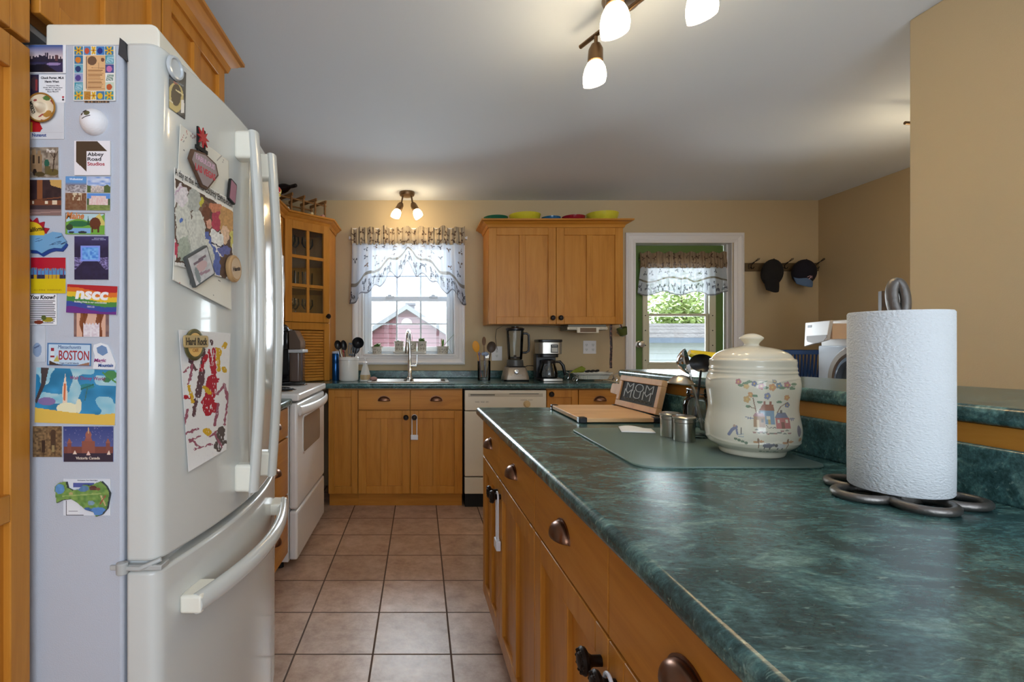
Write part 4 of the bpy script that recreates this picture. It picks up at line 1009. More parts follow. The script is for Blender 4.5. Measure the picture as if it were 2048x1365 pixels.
for x, y, r, c in ((1210, 512, 24, rose), (1276, 545, 24, C(214, 178, 120)), (1340, 522, 22, blu), (1395, 540, 26, rose), (1482, 548, 28, org), (1535, 535, 24, C(110, 140, 170)), (1600, 530, 26, rose), (1500, 500, 18, C(150, 150, 150)), (1310, 612, 22, org), (1280, 650, 28, C(204, 160, 96)), (1445, 618, 26, C(120, 130, 170)), (1603, 630, 22, org), (1612, 690, 20, blu)): flower(x, y, r, c)
for x0, y0, x1, y1 in ((1220, 540, 1300, 500), (1360, 530, 1440, 500), (1520, 550, 1660, 545)): fl.append(('l', x0, y0, x1, y1, 3, grn))
for x, y in ((1232, 540), (1268, 522), (1300, 508), (1430, 552), (1560, 552), (1640, 560), (1655, 525), (1345, 620), (1290, 708), (1545, 665), (1385, 668)): fl.append(('e', x, y, 24, 10, grn))
fl += [('l', 1330, 640, 1360, 760, 4, brn), ('l', 1290, 708, 1345, 720, 3, brn), ('l', 1530, 750, 1560, 700, 4, brn), ('l', 1560, 700, 1610, 670, 3, brn)]
fl += [('r', 1385, 735, 1505, 840, C(112, 150, 180)), ('t', [(1378, 735), (1412, 685), (1495, 685), (1508, 735)], C(150, 72, 40)), ('r', 1415, 662, 1432, 690, C(140, 60, 40)), ('r', 1465, 662, 1484, 690, C(140, 60, 40)),
       ('r', 1335, 785, 1430, 868, C(160, 118, 82)), ('t', [(1328, 785), (1350, 755), (1410, 755), (1434, 785)], C(170, 120, 130)), ('r', 1376, 738, 1392, 760, dk), ('r', 1360, 810, 1378, 868, C(214, 190, 150)), ('r', 1395, 800, 1415, 830, dk),
       ('r', 1512, 790, 1625, 872, C(190, 92, 96)), ('t', [(1505, 792), (1530, 750), (1600, 750), (1620, 792)], C(92, 104, 140)), ('r', 1556, 728, 1570, 752, dk), ('r', 1555, 822, 1580, 872, C(120, 50, 40)), ('r', 1525, 802, 1545, 826, cream), ('r', 1590, 802, 1610, 826, cream),
       ('r', 1440, 780, 1470, 800, cream), ('r', 1450, 805, 1470, 838, C(200, 170, 100)), ('l', 1265, 795, 1335, 800, 3, C(110, 120, 150)), ('l', 1625, 800, 1668, 800, 3, C(110, 120, 150))]
for x, y in ((1290, 795), (1310, 797), (1640, 800), (1655, 800)): fl.append(('r', x - 3, y - 8, x + 3, y + 14, C(110, 120, 150)))
for k in range(16): fl.append(('e', 1340 + 18 * k, 884 + 30 * rnd(k, 1), 15, 6, C(120, 128, 118) if k % 3 else C(170, 120, 116)))
for k in range(8): fl.append(('e', 1436 + 10 * k, 850 + 22 * rnd(k, 2), 5, 4, dk))
fl += [('l', 1135, 945, 1165, 900, 12, blu), ('l', 1160, 905, 1195, 880, 13, blu), ('l', 1195, 880, 1205, 930, 8, blu), ('e', 1180, 872, 12, 10, C(180, 150, 130)), ('l', 1235, 880, 1235, 930, 3, dk), ('l', 1205, 940, 1255, 930, 3, C(140, 160, 180)), ('l', 1215, 955, 1255, 950, 3, C(140, 160, 180))]
for k in range(4): fl.append(('e', 1190 + 28 * k, 975 + 8 * k, 15, 11, C(74, 110, 84)))
for x in (1375, 1605): fl += [('l', x, 1032, x, 975, 4, brn), ('e', x - 22, 985, 24, 9, C(190, 130, 84)), ('e', x + 20, 978, 22, 9, org), ('e', x - 4, 970, 8, 18, brn)]
fl += [('e', 1448, 1010, 42, 20, C(96, 100, 124)), ('e', 1490, 1004, 16, 13, C(96, 100, 124)), ('r', 1420, 1020, 1430, 1042, dk), ('r', 1465, 1020, 1475, 1042, dk), ('e', 1550, 1012, 38, 20, C(214, 212, 210)), ('e', 1516, 1008, 13, 13, dk), ('r', 1530, 1028, 1540, 1042, dk), ('r', 1568, 1028, 1578, 1042, dk)]
for k in range(6): fl.append(('e', 1405 + 33 * k, 1068 + 4 * (k % 2), 17, 7, C(110, 132, 110)))
fl += [('e', 1690, 900, 16, 44, C(120, 110, 130)), ('e', 1700, 970, 12, 16, org)]
jf0 = shp(fl, cream)
def jf(x, y): return mixc(jf0(x, y), cream, .22)
def jang(u): return (-1.3 + 2.6 * u / .86) if u < .86 else 1.3 + (2 * PI - 2.6) * (u - .86) / .14
def jpt(u, v):
    a = jang(u); q = v * (len(JP) - 1); i = min(int(q), len(JP) - 2); w_ = q - i
    r = JP[i][0] * (1 - w_) + JP[i + 1][0] * w_; z = JP[i][1] * (1 - w_) + JP[i + 1][1] * w_
    # moulded scallops at neck and base
    for s0, z0, amp in ((1, 1.117, .0016), (-1, .975, .0014)):
        sc = z0 + s0 * .010 * abs(math.cos(a * 2.0 + .5)) ** .6
        r += amp * math.exp(-((z - sc) / .0028) ** 2)
    return Vector((jc.x, jc.y, 0)) + jd * (r * math.cos(a)) + jr * (r * math.sin(a)) + EZ * z
def jcol(u, v):
    a = jang(u)
    if abs(a) > 1.45: return cream
    z = jpt(u, v).z
    if z > 1.125 or z < .946: return cream
    return jf(1318 + 410 * math.sin(a), ((689 - (z - 1.21) / .0013) - 640) * 4.266)
addo(MB().grid(jpt, 300, 190, jcol), 'body', GLAZE, t, ang=60)
lp = [(.094, 1.162), (.0955, 1.167), (.0945, 1.171), (.089, 1.174), (.085, 1.181), (.074, 1.190), (.055, 1.198), (.032, 1.203), (.019, 1.206), (.0165, 1.211), (.021, 1.218), (.0265, 1.224), (.026, 1.228), (.018, 1.234), (.008, 1.2375), (0, 1.238)]
addo(MB().lathe(smooth_prof(lp, 3), 48, (jc.x, jc.y, 0), col=cream), 'lid', GLAZE, t, ang=60)
# steel canisters
def canister(label, x, y):
    t = T('spice_canister', label, 'canister', (x, y, MT), 0, 'small steel canisters on the glass mat')
    addo(MB().lathe([(0, 0), (.028, 0), (.0285, .003), (.0285, .052), (.0275, .053)], 32, (x, y, MT)), 'body', STEEL, t)
    addo(MB().lathe([(.0285, .0535), (.0295, .054), (.0295, .063), (.032, .066), (.032, .069), (.029, .0715), (.024, .0735), (0, .0745)], 32, (x, y, MT)), 'lid', STEEL, t)
canister('small steel lidded canister in front, nearest the paper edge of the mat', .774, 1.465)
canister('small steel lidded canister half hidden behind the other one', .768, 1.533)
b = MB().grid(lambda u, v: Vector((.645 + .10 * u + .02 * v, 1.60 + .075 * v - .02 * u, MT + .002 + .004 * math.sin(u * 5) * v + .003 * v)), 10, 8)
solo(b, 'paper_napkin', mat('white_tissue', C(236, 236, 234), .9), 'folded white paper napkin on the glass mat by the steel canisters', 'napkin', solid=.003)
# mason jar of utensils
mx, my = .848, 1.53
t = T('mason_jar', 'clear glass mason jar holding utensils, behind the steel canisters', 'jar', (mx, my, MT))
addo(MB().lathe([(0, .002), (.033, .0), (.038, .004), (.039, .095), (.035, .112), (.029, .118), (.029, .124), (.031, .126), (.029, .128), (.031, .132), (.029, .136), (.029, .145), (.027, .145), (.027, .118), (.036, .095), (.036, .008), (0, .008)], 30, (mx, my, MT)), 'glass', GLASS, t)
letters('MASON', 'embossed_lettering', Vector((mx, my, MT + .055)) + Vector((-.485, -.875, 0)) * .0392, Vector((.875, -.485, 0)), EZ, Vector((-.485, -.875, 0)), .012, C(200, 206, 206), t, .042)
def head(b, c, D, N, rl, rw, rt, seg=16):
    D = Vector(D).normalized(); N = Vector(N); N = (N - D * N.dot(D)).normalized(); Sd = D.cross(N)
    q = MB().ball((0, 0, 0), 1, 1, 1, seg, 10); M = Matrix(((Sd.x * rw, D.x * rl, N.x * rt, c[0]), (Sd.y * rw, D.y * rl, N.y * rt, c[1]), (Sd.z * rw, D.z * rl, N.z * rt, c[2]), (0, 0, 0, 1)))
    return b.add([M @ v for v in q.v], q.f)
def spoonbowl(b, c, D, N, rl, rw, dp, t=.0016):
    """hollow spoon bowl, open side along N"""
    D = Vector(D).normalized(); N = Vector(N); N = (N - D * N.dot(D)).normalized(); Sd = D.cross(N); c = Vector(c); pts = []
    n, m = 22, 7; vs = []
    for lay in (0, 1):
        for i in range(m + 1):
            q = i / m
            for k in range(n):
                a = 2 * PI * k / n; vs.append(c + D * (rl * q * math.cos(a)) + Sd * (rw * q * math.sin(a)) - N * (dp * (1 - q * q) + t * lay))
    f = []; L = (m + 1) * n
    for lay in (0, 1):
        for i in range(m):
            for k in range(n): f.append((lay * L + i * n + k, lay * L + i * n + (k + 1) % n, lay * L + (i + 1) * n + (k + 1) % n, lay * L + (i + 1) * n + k))
    for k in range(n): f.append((m * n + k, m * n + (k + 1) % n, L + m * n + (k + 1) % n, L + m * n + k))
    return b.add(vs, f)
def utensil(name, label, foot, neck, kind, m, rl=.045, rw=.03, N=(0, -1, .2), hm=None, r=.004, group=None, cat=None):
    foot, neck = Vector(foot), Vector(neck); D = (neck - foot).normalized()
    t = T(name, label, cat or name.replace('_', ' '), tuple(foot), 0, group)
    addo(MB().tube([foot, foot + (neck - foot) * .5, neck + D * .006], [r * 1.15, r, r * .8], 8), 'handle', hm or m, t)
    b = MB(); c = neck + D * rl
    if kind == 'spoon': spoonbowl(b, c, D, N, rl, rw, rw * .4)
    elif kind == 'paddle': head(b, c, D, N, rl, rw, .004)
    elif kind == 'ladle':
        spoonbowl(b, c, D, N, rl, rw, rw * .75)
    elif kind == 'slot':
        Nv = Vector(N); Nv = (Nv - D * Nv.dot(D)).normalized(); Sd = D.cross(Nv); O = neck
        for k in range(5): b.obox(O, Sd, D, Nv, -rw + k * rw * .46, rl * .25, -.0012, -rw + k * rw * .46 + rw * .18, 1.75 * rl, .0012)
        b.obox(O, Sd, D, Nv, -rw, 1.74 * rl, -.0014, rw * 1.02, 2 * rl, .0014); b.obox(O, Sd, D, Nv, -rw * .8, -.002, -.0014, rw * .8, rl * .26, .0014)
    addo(b, 'head', m, t)
    return t
g = 'utensils in the mason jar'
utensil('ladle', 'chrome soup ladle with deep bowl, rising highest from the mason jar', (mx + .012, my - .005, MT + .02), (mx - .010, my + .02, 1.115), 'ladle', CHROME, .042, .040, (.75, -.55, .35), group=g)
utensil('serving_spoon', 'black cooking spoon in the mason jar beside the chrome ladle', (mx - .004, my + .012, MT + .02), (mx + .017, my + .010, 1.124), 'spoon', BLACK, .028, .036, (-.35, -.5, .8), group=g, cat='spoon')
t = T('strainer', 'steel domed strainer hanging out over the left rim of the mason jar', 'strainer', (mx + .016, my - .012, MT + .02), 0, g)
addo(MB().tube([(mx + .016, my - .012, MT + .02), (mx - .018, my - .012, 1.078), (mx - .026, my - .012, 1.092)], [.004, .0038, .0035], 8), 'handle', STEEL, t)
b = MB(); spoonbowl(b, (.793, my - .012, 1.092), (-1, 0, .06), (0, .1, -1), .036, .036, .024)
b.tube([Vector((.793 + .0365 * math.cos(a), my - .012 + .0365 * math.sin(a), 1.0915 - .002 * math.cos(a))) for a in [2 * PI * i / 36 for i in range(36)]], .0022, 8, closed=True)
addo(b, 'bowl', STEEL, t)
# cutting board and sign
t = T('cutting_board', 'bamboo cutting board with black corner grips on the far end of the peninsula', 'cutting board', (.73, 2.0, CT))
addo(MB().prism(rrect(.58, 1.815, .875, 2.215, .012), CT + .004, CT + .020), 'board', BAMBOO, t, bevel=.002)
for x0, y0 in ((.577, 1.812), (.577, 2.188), (.848, 1.812), (.848, 2.188)): addo(MB().box(x0, y0, CT + .0002, x0 + .03, y0 + .03, CT + .0225), 'corner_grip', BLACK, t, bevel=.004)
bz = CT + .0205
B0, B1 = Vector((.872, 2.19, bz)), Vector((.898, 1.865, bz)); Rr = (B1 - B0).normalized(); Wd = (B1 - B0).length
U5 = Vector((.0295, .002, .128)).normalized(); N5 = Rr.cross(U5).normalized()
if N5.x > 0: N5 = -N5
t = T('chalkboard_sign', 'small wooden chalkboard sign lettered MOM leaning against the bar splash', 'sign', tuple(B0), 0)
hgt = .132; th_ = .022
b = MB(); q = lambda *a: b.obox(B0, Rr, U5, N5, *a); fw_ = .024
q(0, 0, 0, Wd, fw_, th_); q(0, hgt - fw_, 0, Wd, hgt, th_); q(0, fw_, 0, fw_, hgt - fw_, th_); q(Wd - fw_, fw_, 0, Wd, hgt - fw_, th_)
b.oprism(B0, Rr, U5, N5, [(.001, .042), (-.062, .046), (-.068, .056), (-.068, .082), (-.062, .090), (.001, .092)], .002, th_ - .001)
addo(b, 'frame', BIRCH, t, bevel=.002)
sl = addo(MB().obox(B0, Rr, U5, N5, fw_ - .001, fw_ - .001, .004, Wd - fw_ + .001, hgt - fw_ + .001, .016), 'slate', mat('chalkboard_slate', C(58, 60, 60), .85), t, smooth=False)
so = lambda u, v: B0 + Rr * u + U5 * v + N5 * .016
chalk = C(128, 128, 118)
letters('MOM', 'lettering', so(Wd * .51, .088), Rr, U5, N5, .034, chalk, sl, .21, lift=.0008, bold=-.012)
letters('MUM', 'lettering', so(Wd * .48, .060), Rr, U5, N5, .034, chalk, sl, .21, lift=.0008, bold=-.012)
b = MB(); pp = [so(.05 + .0035 * i, .038 + .0045 * math.sin(i * 1.9) + .002 * math.sin(i * .7)) + N5 * .001 for i in range(64)]
addo(b.tube(pp, .0007, 4), 'script_line', mat('chalk', chalk, .9), sl)
# yellow tool on the bar
BT = 1.0955
t = T('hand_lamp', 'yellow handled tool with dark grey body lying on the raised bar behind the jar', 'tool', (1.20, 1.95, BT))
yl = mat('yellow_plastic', C(214, 184, 34), .35)
y5 = 1.93
addo(MB().tube([P(1378, 706, y5), P(1395, 712, y5), P(1430, 718, y5 - .01), P(1470, 724, y5 - .02), P(1500, 728, y5 - .02)], [.012, .021, .024, .023, .016], 16), 'handle', yl, t)
b = MB(); c = P(1440, 720, y5 - .01); b.obox((c.x, c.y, BT), EX, EY, EZ, -.02, -.03, 0, .05, .03, c.z - BT + .014)
addo(b, 'body', mat('dark_grey_plastic', C(52, 50, 48), .5), t, bevel=.012, bseg=3)
# paper towel
pc = Vector((.90, .94, 0))
t = T('paper_towel_holder', 'cast iron paper towel stand with ring base and looped handle', 'paper towel holder', (pc.x, pc.y, CT))
for rx_, ry_ in ((.863, 1.03), (.818, .935), (.873, .855), (.975, .885), (.955, 1.0)):
    d = Vector((rx_ - pc.x, ry_ - pc.y, 0)); L_ = d.length; d /= L_; s_ = Vector((-d.y, d.x, 0))
    pts = [pc + d * (.070 + .044 * math.cos(a)) + s_ * (.040 * math.sin(a)) + EZ * (CT + .0085) for a in [2 * PI * i / 28 for i in range(28)]]
    addo(MB().tube(pts, .0078, 10, closed=True), 'base_ring', IRON, t)
addo(MB().lathe([(0, CT + .001), (.04, CT + .001), (.04, CT + .012), (.012, CT + .016), (.009, CT + .03), (.009, 1.272)], 20, (pc.x, pc.y, 0)), 'post', IRON, t)
lz = 1.296; lr = Vector((.88, -.47, 0))
pts = [Vector((pc.x, pc.y, lz)) + lr * (.0095 * math.sin(a)) + EZ * (.033 * math.cos(a)) + Vector((.47, .88, 0)) * (.010 * math.cos(a)) for a in [2 * PI * i / 30 for i in range(30)]]
addo(MB().tube(pts, .0082, 12, closed=True, sq=1.25), 'loop_handle', IRON, t)
def towel():
    m, n, l, p = node_mat('embossed_paper_towel'); p.inputs['Base Color'].default_value = (*C(212, 216, 219), 1); p.inputs['Roughness'].default_value = .95
    tc = n.new('ShaderNodeTexCoord'); mp = n.new('ShaderNodeMapping'); mp.inputs['Scale'].default_value = (190, 190, 330)
    v = n.new('ShaderNodeTexNoise'); v.inputs['Scale'].default_value = 1; v.inputs['Detail'].default_value = 2
    l.new(tc.outputs['Object'], mp.inputs['Vector']); l.new(mp.outputs['Vector'], v.inputs['Vector'])
    b = n.new('ShaderNodeBump'); b.inputs['Strength'].default_value = .8; b.inputs['Distance'].default_value = .003
    l.new(v.outputs['Fac'], b.inputs['Height']); l.new(b.outputs['Normal'], p.inputs['Normal'])
    return m
t = T('paper_towel_roll', 'large white embossed paper towel roll on the iron stand', 'paper towel', (pc.x, pc.y, CT + .017))
r0, r1 = .0745, .0225
addo(MB().lathe([(r1, CT + .018), (r0 - .002, CT + .018), (r0, CT + .021), (r0 + .0004, 1.0), (r0, 1.268), (r0 - .002, 1.271), (r1, 1.271), (r1, CT + .018)], 72, (pc.x, pc.y, 0)), 'paper', towel(), t, ang=50)
addo(MB().lathe([(r1 - .0003, CT + .018), (r1 - .0003, 1.2705), (r1 - .002, 1.2705), (r1 - .002, CT + .018), (r1 - .0003, CT + .018)], 32, (pc.x, pc.y, 0)), 'core', mat('kraft_core', C(168, 140, 104), .8), t)
# ------------------------------------------------------------------ things on the back worktop, left of the sink
t = T('drink_bottle', 'blue metallic insulated bottle standing against the corner cabinet', 'bottle', (X(671, 3.98), 3.98, CT))
addo(MB().lathe([(0, .0), (.026, 0), (.028, .004), (.028, .13), (.027, .134), (.028, .138), (.028, .208), (.026, .214)], 26, (X(671, 3.98), 3.98, CT + .0005)), 'body', mat('metallic_blue', C(30, 84, 140), .22, metal=.6), t)
addo(MB().lathe([(.026, .2145), (.0275, .216), (.0275, .228), (.024, .232), (0, .233)], 26, (X(671, 3.98), 3.98, CT + .0005)), 'lid', mat('pale_lid', C(186, 196, 214), .4), t)
kx_, ky_ = X(697.5, 3.93), 3.93
solo(MB().lathe([(0, 0), (.068, 0), (.074, .006), (.076, .015), (.076, .160), (.079, .163), (.079, .184), (.076, .188), (.072, .186), (.071, .02), (0, .014)], 36, (kx_, ky_, CT + .0005)), 'utensil_crock', mat('white_glazed_crock', C(228, 226, 220), .15), 'white stoneware crock full of black utensils left of the sink', 'crock')
g = 'utensils in the white crock'
kb = CT + .04
for nm, lb, dx_, tipx, tipy, kd, m_, rl, rw in (
    ('cooking_spoon', 'round black spoon leaning furthest left in the white crock', -.03, 678, 700, 'spoon', BLACK, .038, .028),
    ('cooking_spoon', 'tall narrow black spoon standing upright in the white crock', -.005, 689, 702, 'spoon', BLACK, .042, .025),
    ('slotted_turner', 'black slotted turner in the middle of the white crock', .012, 704, 712, 'slot', BLACK, .05, .034),
    ('ladle', 'big black ladle leaning right out of the white crock', .004, 713, 697, 'ladle', BLACK, .044, .046),
    ('spatula', 'black flat spatula behind the ladle in the white crock', .02, 710, 708, 'paddle', BLACK, .045, .033),
    ('whisk', 'red handled tool at the left edge of the white crock', -.022, 687, 706, 'paddle', mat('red_handle', C(150, 40, 44), .4), .012, .008),
    ('serving_fork', 'steel handled fork near the left side of the white crock', -.016, 679, 700, 'slot', STEEL, .02, .008)):
    yo = {678: -.012, 689: .012, 704: .002, 713: -.045, 710: .03, 687: -.035, 679: .03}[tipx]
    n_ = P(tipx, tipy, ky_ + yo)
    utensil(nm, lb, (kx_ + dx_, ky_ + yo * .8, kb), n_, kd, m_, rl, rw, (.1, -1, .15), group=g)
sx_, sy_ = X(730.5, 3.93), 3.93
t = T('soap_bottle', 'clear pump bottle of tan hand soap left of the sink', 'soap dispenser', (sx_, sy_, CT))
sp_ = [(0, 0), (.040, 0), (.043, .006), (.040, .04), (.030, .085), (.021, .115), (.0195, .125), (.0195, .133)]
addo(MB().lathe(smooth_prof(sp_, 3), 26, (sx_, sy_, CT + .0005), sy=.8, col=None), 'bottle', mat('cloudy_bottle', C(214, 212, 206), .3), t)
addo(MB().lathe([(.0415, .008), (.0425, .012), (.0405, .045), (.039, .048)], 26, (sx_, sy_, CT + .0005), sy=.82), 'label', mat('tan_soap_label', C(186, 160, 118), .4), t)
addo(MB().lathe([(.016, .1335), (.016, .146), (.006, .149), (.006, .170), (.012, .171), (.012, .178), (0, .179)], 18, (sx_, sy_, CT + .0005)).box(sx_ - .006, sy_ - .032, CT + .171, sx_ + .006, sy_, CT + .178), 'pump', TRIM, t, bevel=.001)
b = MB().ball((X(747, 3.90), 3.90, CT + .018), .03, .02, .0175, 16, 10)
solo(b, 'dish_sponge', mat('pink_sponge', C(176, 134, 124), .9, bump=.6, bscale=90), 'pinkish tan sponge beside the soap bottle at the sink edge', 'sponge')
# ------------------------------------------------------------------ window sill pots
SILL = wo[2] + .0145
def potcol(s):
    def f(u, v):
        if .15 < v < .75 and motif(u * 1.0, v - .1, 16, 3, s, .95, .42): return C(92, 84, 66)
        return C(206, 200, 186)
    return f
def potb(x, y, z, r0, r1, h, s):
    b = MB(); f = potcol(s)
    b.grid(lambda u, v: Vector((x + (r0 + (r1 - r0) * v) * math.cos(2 * PI * u), y + (r0 + (r1 - r0) * v) * math.sin(2 * PI * u), z + h * v)), 72, 18, f)
    b.lathe([(r1, h), (r1 + .003, h), (r1 + .003, h - .012), (r1, h - .012)], 30, (x, y, z), col=C(200, 194, 180)); b.lathe([(r1, h), (r1 - .004, h), (r1 - .004, h - .012), (0, h - .012)], 30, (x, y, z), col=C(64, 48, 36)); b.lathe([(0, 0), (r0, 0)], 30, (x, y, z), col=C(190, 184, 170))
    return b
def leafblade(b, base, D, L, w, bend=.3, fold=.15):
    D = Vector(D).normalized(); Sd = D.cross(EZ)
    Sd = Sd.normalized() if Sd.length > .01 else Vector((1, 0, 0)); Up = Sd.cross(D).normalized(); n = 7; vs = []
    for i in range(n + 1):
        q = i / n; ww = w * math.sin(PI * min(1, .08 + .92 * q)) ** .7 if i < n else .0004
        c = Vector(base) + D * (L * q) - EZ * (bend * L * q * q) ; vs += [c - Sd * ww + Up * fold * ww, c, c + Sd * ww + Up * fold * ww]
    f = []
    for i in range(n): f += [(3 * i, 3 * i + 1, 3 * i + 4, 3 * i + 3), (3 * i + 1, 3 * i + 2, 3 * i + 5, 3 * i + 4)]
    return b.add(vs, f)
def pot(label, x, r0, r1, h, y, z, s, plant):
    t = T('potted_plant', label, 'potted plant', (x, y, z))
    addo(potb(x, y, z + .0003, r0, r1, h, s), 'pot', MATTE, t, ang=50)
    rg = random.Random(s); b = MB()
    if plant == 'bush':
        for i in range(46):
            a, e = rg.uniform(0, 2 * PI), rg.uniform(.15, 1.2); leafblade(b, (x + .6 * r1 * rg.uniform(-.6, .6), y + .5 * r1 * rg.uniform(-.6, .6), z + h - .008 + .012 * rg.random()), (math.cos(a) * math.cos(e), .8 * math.sin(a) * math.cos(e), math.sin(e)), rg.uniform(.032, .058), rg.uniform(.009, .014), .35)
    elif plant == 'low':
        for i in range(26):
            a, e = rg.uniform(0, 2 * PI), rg.uniform(.05, .9); leafblade(b, (x, y, z + h - .01), (math.cos(a) * math.cos(e), .8 * math.sin(a) * math.cos(e), math.sin(e)), rg.uniform(.032, .05), .010, .4)
    else:
        for D, L, w_, bd in (((.75, -.1, 1), .185, .014, .12), ((.1, -.1, 1), .085, .012, .1), ((-.5, 0, 1), .08, .012, .3), ((.9, -.2, .55), .10, .012, 1.1), ((-.1, .1, 1), .085, .006, .05), ((.5, -.2, .4), .06, .007, .5)): leafblade(b, (x, y, z + h - .012), D, L, w_, bd)
    if plant: addo(b, 'leaves', mat('houseplant_green', C(104, 142, 70), .5), t, solid=.0006)
    return t
py_ = YB + .012
pot('round sprigged pot with leafy plant at the left end of the window sill', X(754, py_ ), .036, .041, .062, py_ + .008, SILL, 3, 'bush')
pot('sprigged pot with long bladed orchid at the right end of the window sill', X(885.5, py_), .043, .049, .066, py_ + .022, SILL, 5, 'orchid')
tx0, tx1 = X(789, py_) - .004, X(851, py_)
solo(MB().prism(rrect(tx0, py_ - .022, tx1, py_ + .075, .02), SILL + .0004, SILL + .008).prism(rrect(tx0 - .006, py_ - .028, tx1 + .006, py_ + .08, .022), SILL + .0085, SILL + .021), 'pot_tray', mat('white_pot_tray', C(224, 222, 214), .4), 'long white tray holding three pots in the middle of the window sill', 'tray', bevel=.003)
for lb, pxp, pl in (('left pot of the three in the white tray, with sparse leaves', 798, 'low'), ('middle pot of the three in the white tray, behind the tap', 824, None), ('right pot of the three in the white tray, with bushy leaves', 844, 'bush')):
    pot(lb, X(pxp, py_), .036, .041, .088, py_ + .027, SILL + .0215, pxp, pl)
# ------------------------------------------------------------------ right of the window
def outlet(label, px0, py0, px1, py1, gangs):
    x0, x1, z1, z0 = X(px0, YB), X(px1, YB), Z(py0, YB), Z(py1, YB)
    t = T('wall_outlet', label, 'outlet', ((x0 + x1) / 2, YB, (z0 + z1) / 2))
    pl = addo(MB().box(x0, YB - .006, z0, x1, YB - .0003, z1), 'cover_plate', TRIM, t, bevel=.002)
    for gx in range(gangs):
        cxp = x0 + (x1 - x0) * (gx + .5) / gangs
        b = MB()
        for dz in (-.02, .02):
            zc_ = (z0 + z1) / 2 + dz; b.prism(rrect(cxp - .013, zc_ - .014, cxp + .013, zc_ + .014, .008), YB - .0075, YB - .0058, axis='y')
        so_ = addo(b, 'socket', mat('white_socket', C(224, 222, 218), .4), pl)
        b = MB()
        for dz in (-.02, .02):
            zc_ = (z0 + z1) / 2 + dz; b.box(cxp - .006, YB - .0082, zc_ - .002, cxp - .004, YB - .0072, zc_ + .006); b.box(cxp + .004, YB - .0082, zc_ - .002, cxp + .006, YB - .0072, zc_ + .006); b.box(cxp - .002, YB - .0082, zc_ - .009, cxp + .002, YB - .0072, zc_ - .005)
        addo(b, 'slot', BLACKM, so_)
outlet('single white power outlet between the utensil vase and blender', 983, 693, 1004, 722, 1)
outlet('double white power outlet plate above the covered dish', 1166, 682, 1192, 708, 2)
ux_, uy_ = X(968, 3.95), 3.95
solo(MB().lathe([(0, .002), (.045, 0), (.05, .004), (.052, .155), (.050, .157), (.047, .012), (0, .008)], 30, (ux_, uy_, CT + .0005)), 'utensil_vase', GLASS, 'clear glass vase of cooking tools left of the blender', 'vase')
g = 'utensils in the glass vase'
ub = CT + .03
OR, TAN_ = mat('orange_silicone', C(222, 150, 24), .5), mat('brown_wood_spoon', C(112, 82, 58), .6)
for nm, lb, dx_, tx_, ty_, kd, m_, rl, rw in (
    ('spatula', 'orange silicone spatula in the glass vase', -.02, 954, 705, 'paddle', OR, .046, .028),
    ('wooden_spoon', 'narrow brown wooden spoon standing in the glass vase', 0, 968, 692, 'spoon', TAN_, .036, .015),
    ('slotted_spoon', 'round dark slotted spoon leaning right in the glass vase', .02, 981, 706, 'spoon', mat('dark_brown_nylon', C(74, 60, 50), .5), .045, .036),
    ('spatula', 'pale blue tool with a blunt head in front of the glass vase', .006, 970, 713, 'paddle', mat('blue_grey_nylon', C(132, 148, 172), .5), .018, .03),
    ('masher', 'lilac handled tool at the left in the glass vase', -.026, 959, 712, 'paddle', mat('lilac_handle', C(120, 96, 122), .4), .014, .01),
    ('tongs', 'steel tongs standing in the glass vase', .012, 974, 716, 'slot', STEEL, .012, .012)):
    utensil(nm, lb, (ux_ + dx_, uy_ + .02 * rnd(tx_, 1) - .01, ub), P(tx_, ty_, uy_ + .02 * rnd(tx_, 2) - .015), kd, m_, rl, rw, (0, -1, .1), group=g)
# blender
bx, by = X(1030, 3.96), 3.96
t = T('blender', 'tall grey blender with clear jar and black lid on the back worktop', 'blender', (bx, by, CT))
b = MB(); q = .105
def sqring(z, hw, hd, r=.03): return [(bx + p[0], by + p[1], z) for p in rrect(-hw, -hd, hw, hd, r, 4)]
def loft(b, rings):
    n = len(rings[0]); vs = [p for r in rings for p in r]; f = [(i * n + k, i * n + (k + 1) % n, (i + 1) * n + (k + 1) % n, (i + 1) * n + k) for i in range(len(rings) - 1) for k in range(n)]
    return b.add(vs, f + [tuple(range(n - 1, -1, -1)), tuple((len(rings) - 1) * n + k for k in range(n))])
loft(b, [sqring(CT + .012, .1, .085), sqring(CT + .03, .1, .085), sqring(CT + .10, .082, .07), sqring(CT + .108, .076, .066)])
addo(b, 'base', mat('champagne_grey_metal', C(150, 138, 124), .38, metal=.5), t, ang=40)
b = MB(); loft(b, [sqring(CT + .0006, .1, .085), sqring(CT + .0118, .102, .087)]); loft(b, [sqring(CT + .1085, .078, .068), sqring(CT + .116, .074, .064)])
addo(b, 'base_trim', BLACK, t)
addo(MB().lathe([(.064, .1165), (.066, .118), (.062, .163), (.058, .165)], 30, (bx, by, CT)), 'collar', mat('dark_grey_collar', C(74, 74, 72), .35), t)
addo(MB().lathe([(.02, 0), (.02, .004), (.0165, .006), (.015, .016), (0, .017)], 20, (bx - .004, by - .078, CT + .074), (0, -1, .25)), 'dial', CHROME, t)
letters('Cuisinart', 'lettering', (bx, by - .0825, CT + .048), EX, Vector((0, .25, 1)).normalized(), Vector((0, -1, .25)).normalized(), .011, C(226, 224, 218), t, .07, lift=.004)
addo(MB().lathe([(0, .168), (.052, .167), (.056, .170), (.058, .195), (.066, .355), (.068, .398), (.066, .398), (.056, .20), (.05, .174), (0, .174)], 30, (bx, by, CT)), 'jar', GLASS, t)
addo(MB().lathe([(.0665, .394), (.069, .399), (.073, .402), (.073, .412), (.06, .418), (.03, .421), (.03, .428), (0, .43)], 30, (bx, by, CT)), 'lid', BLACK, t)
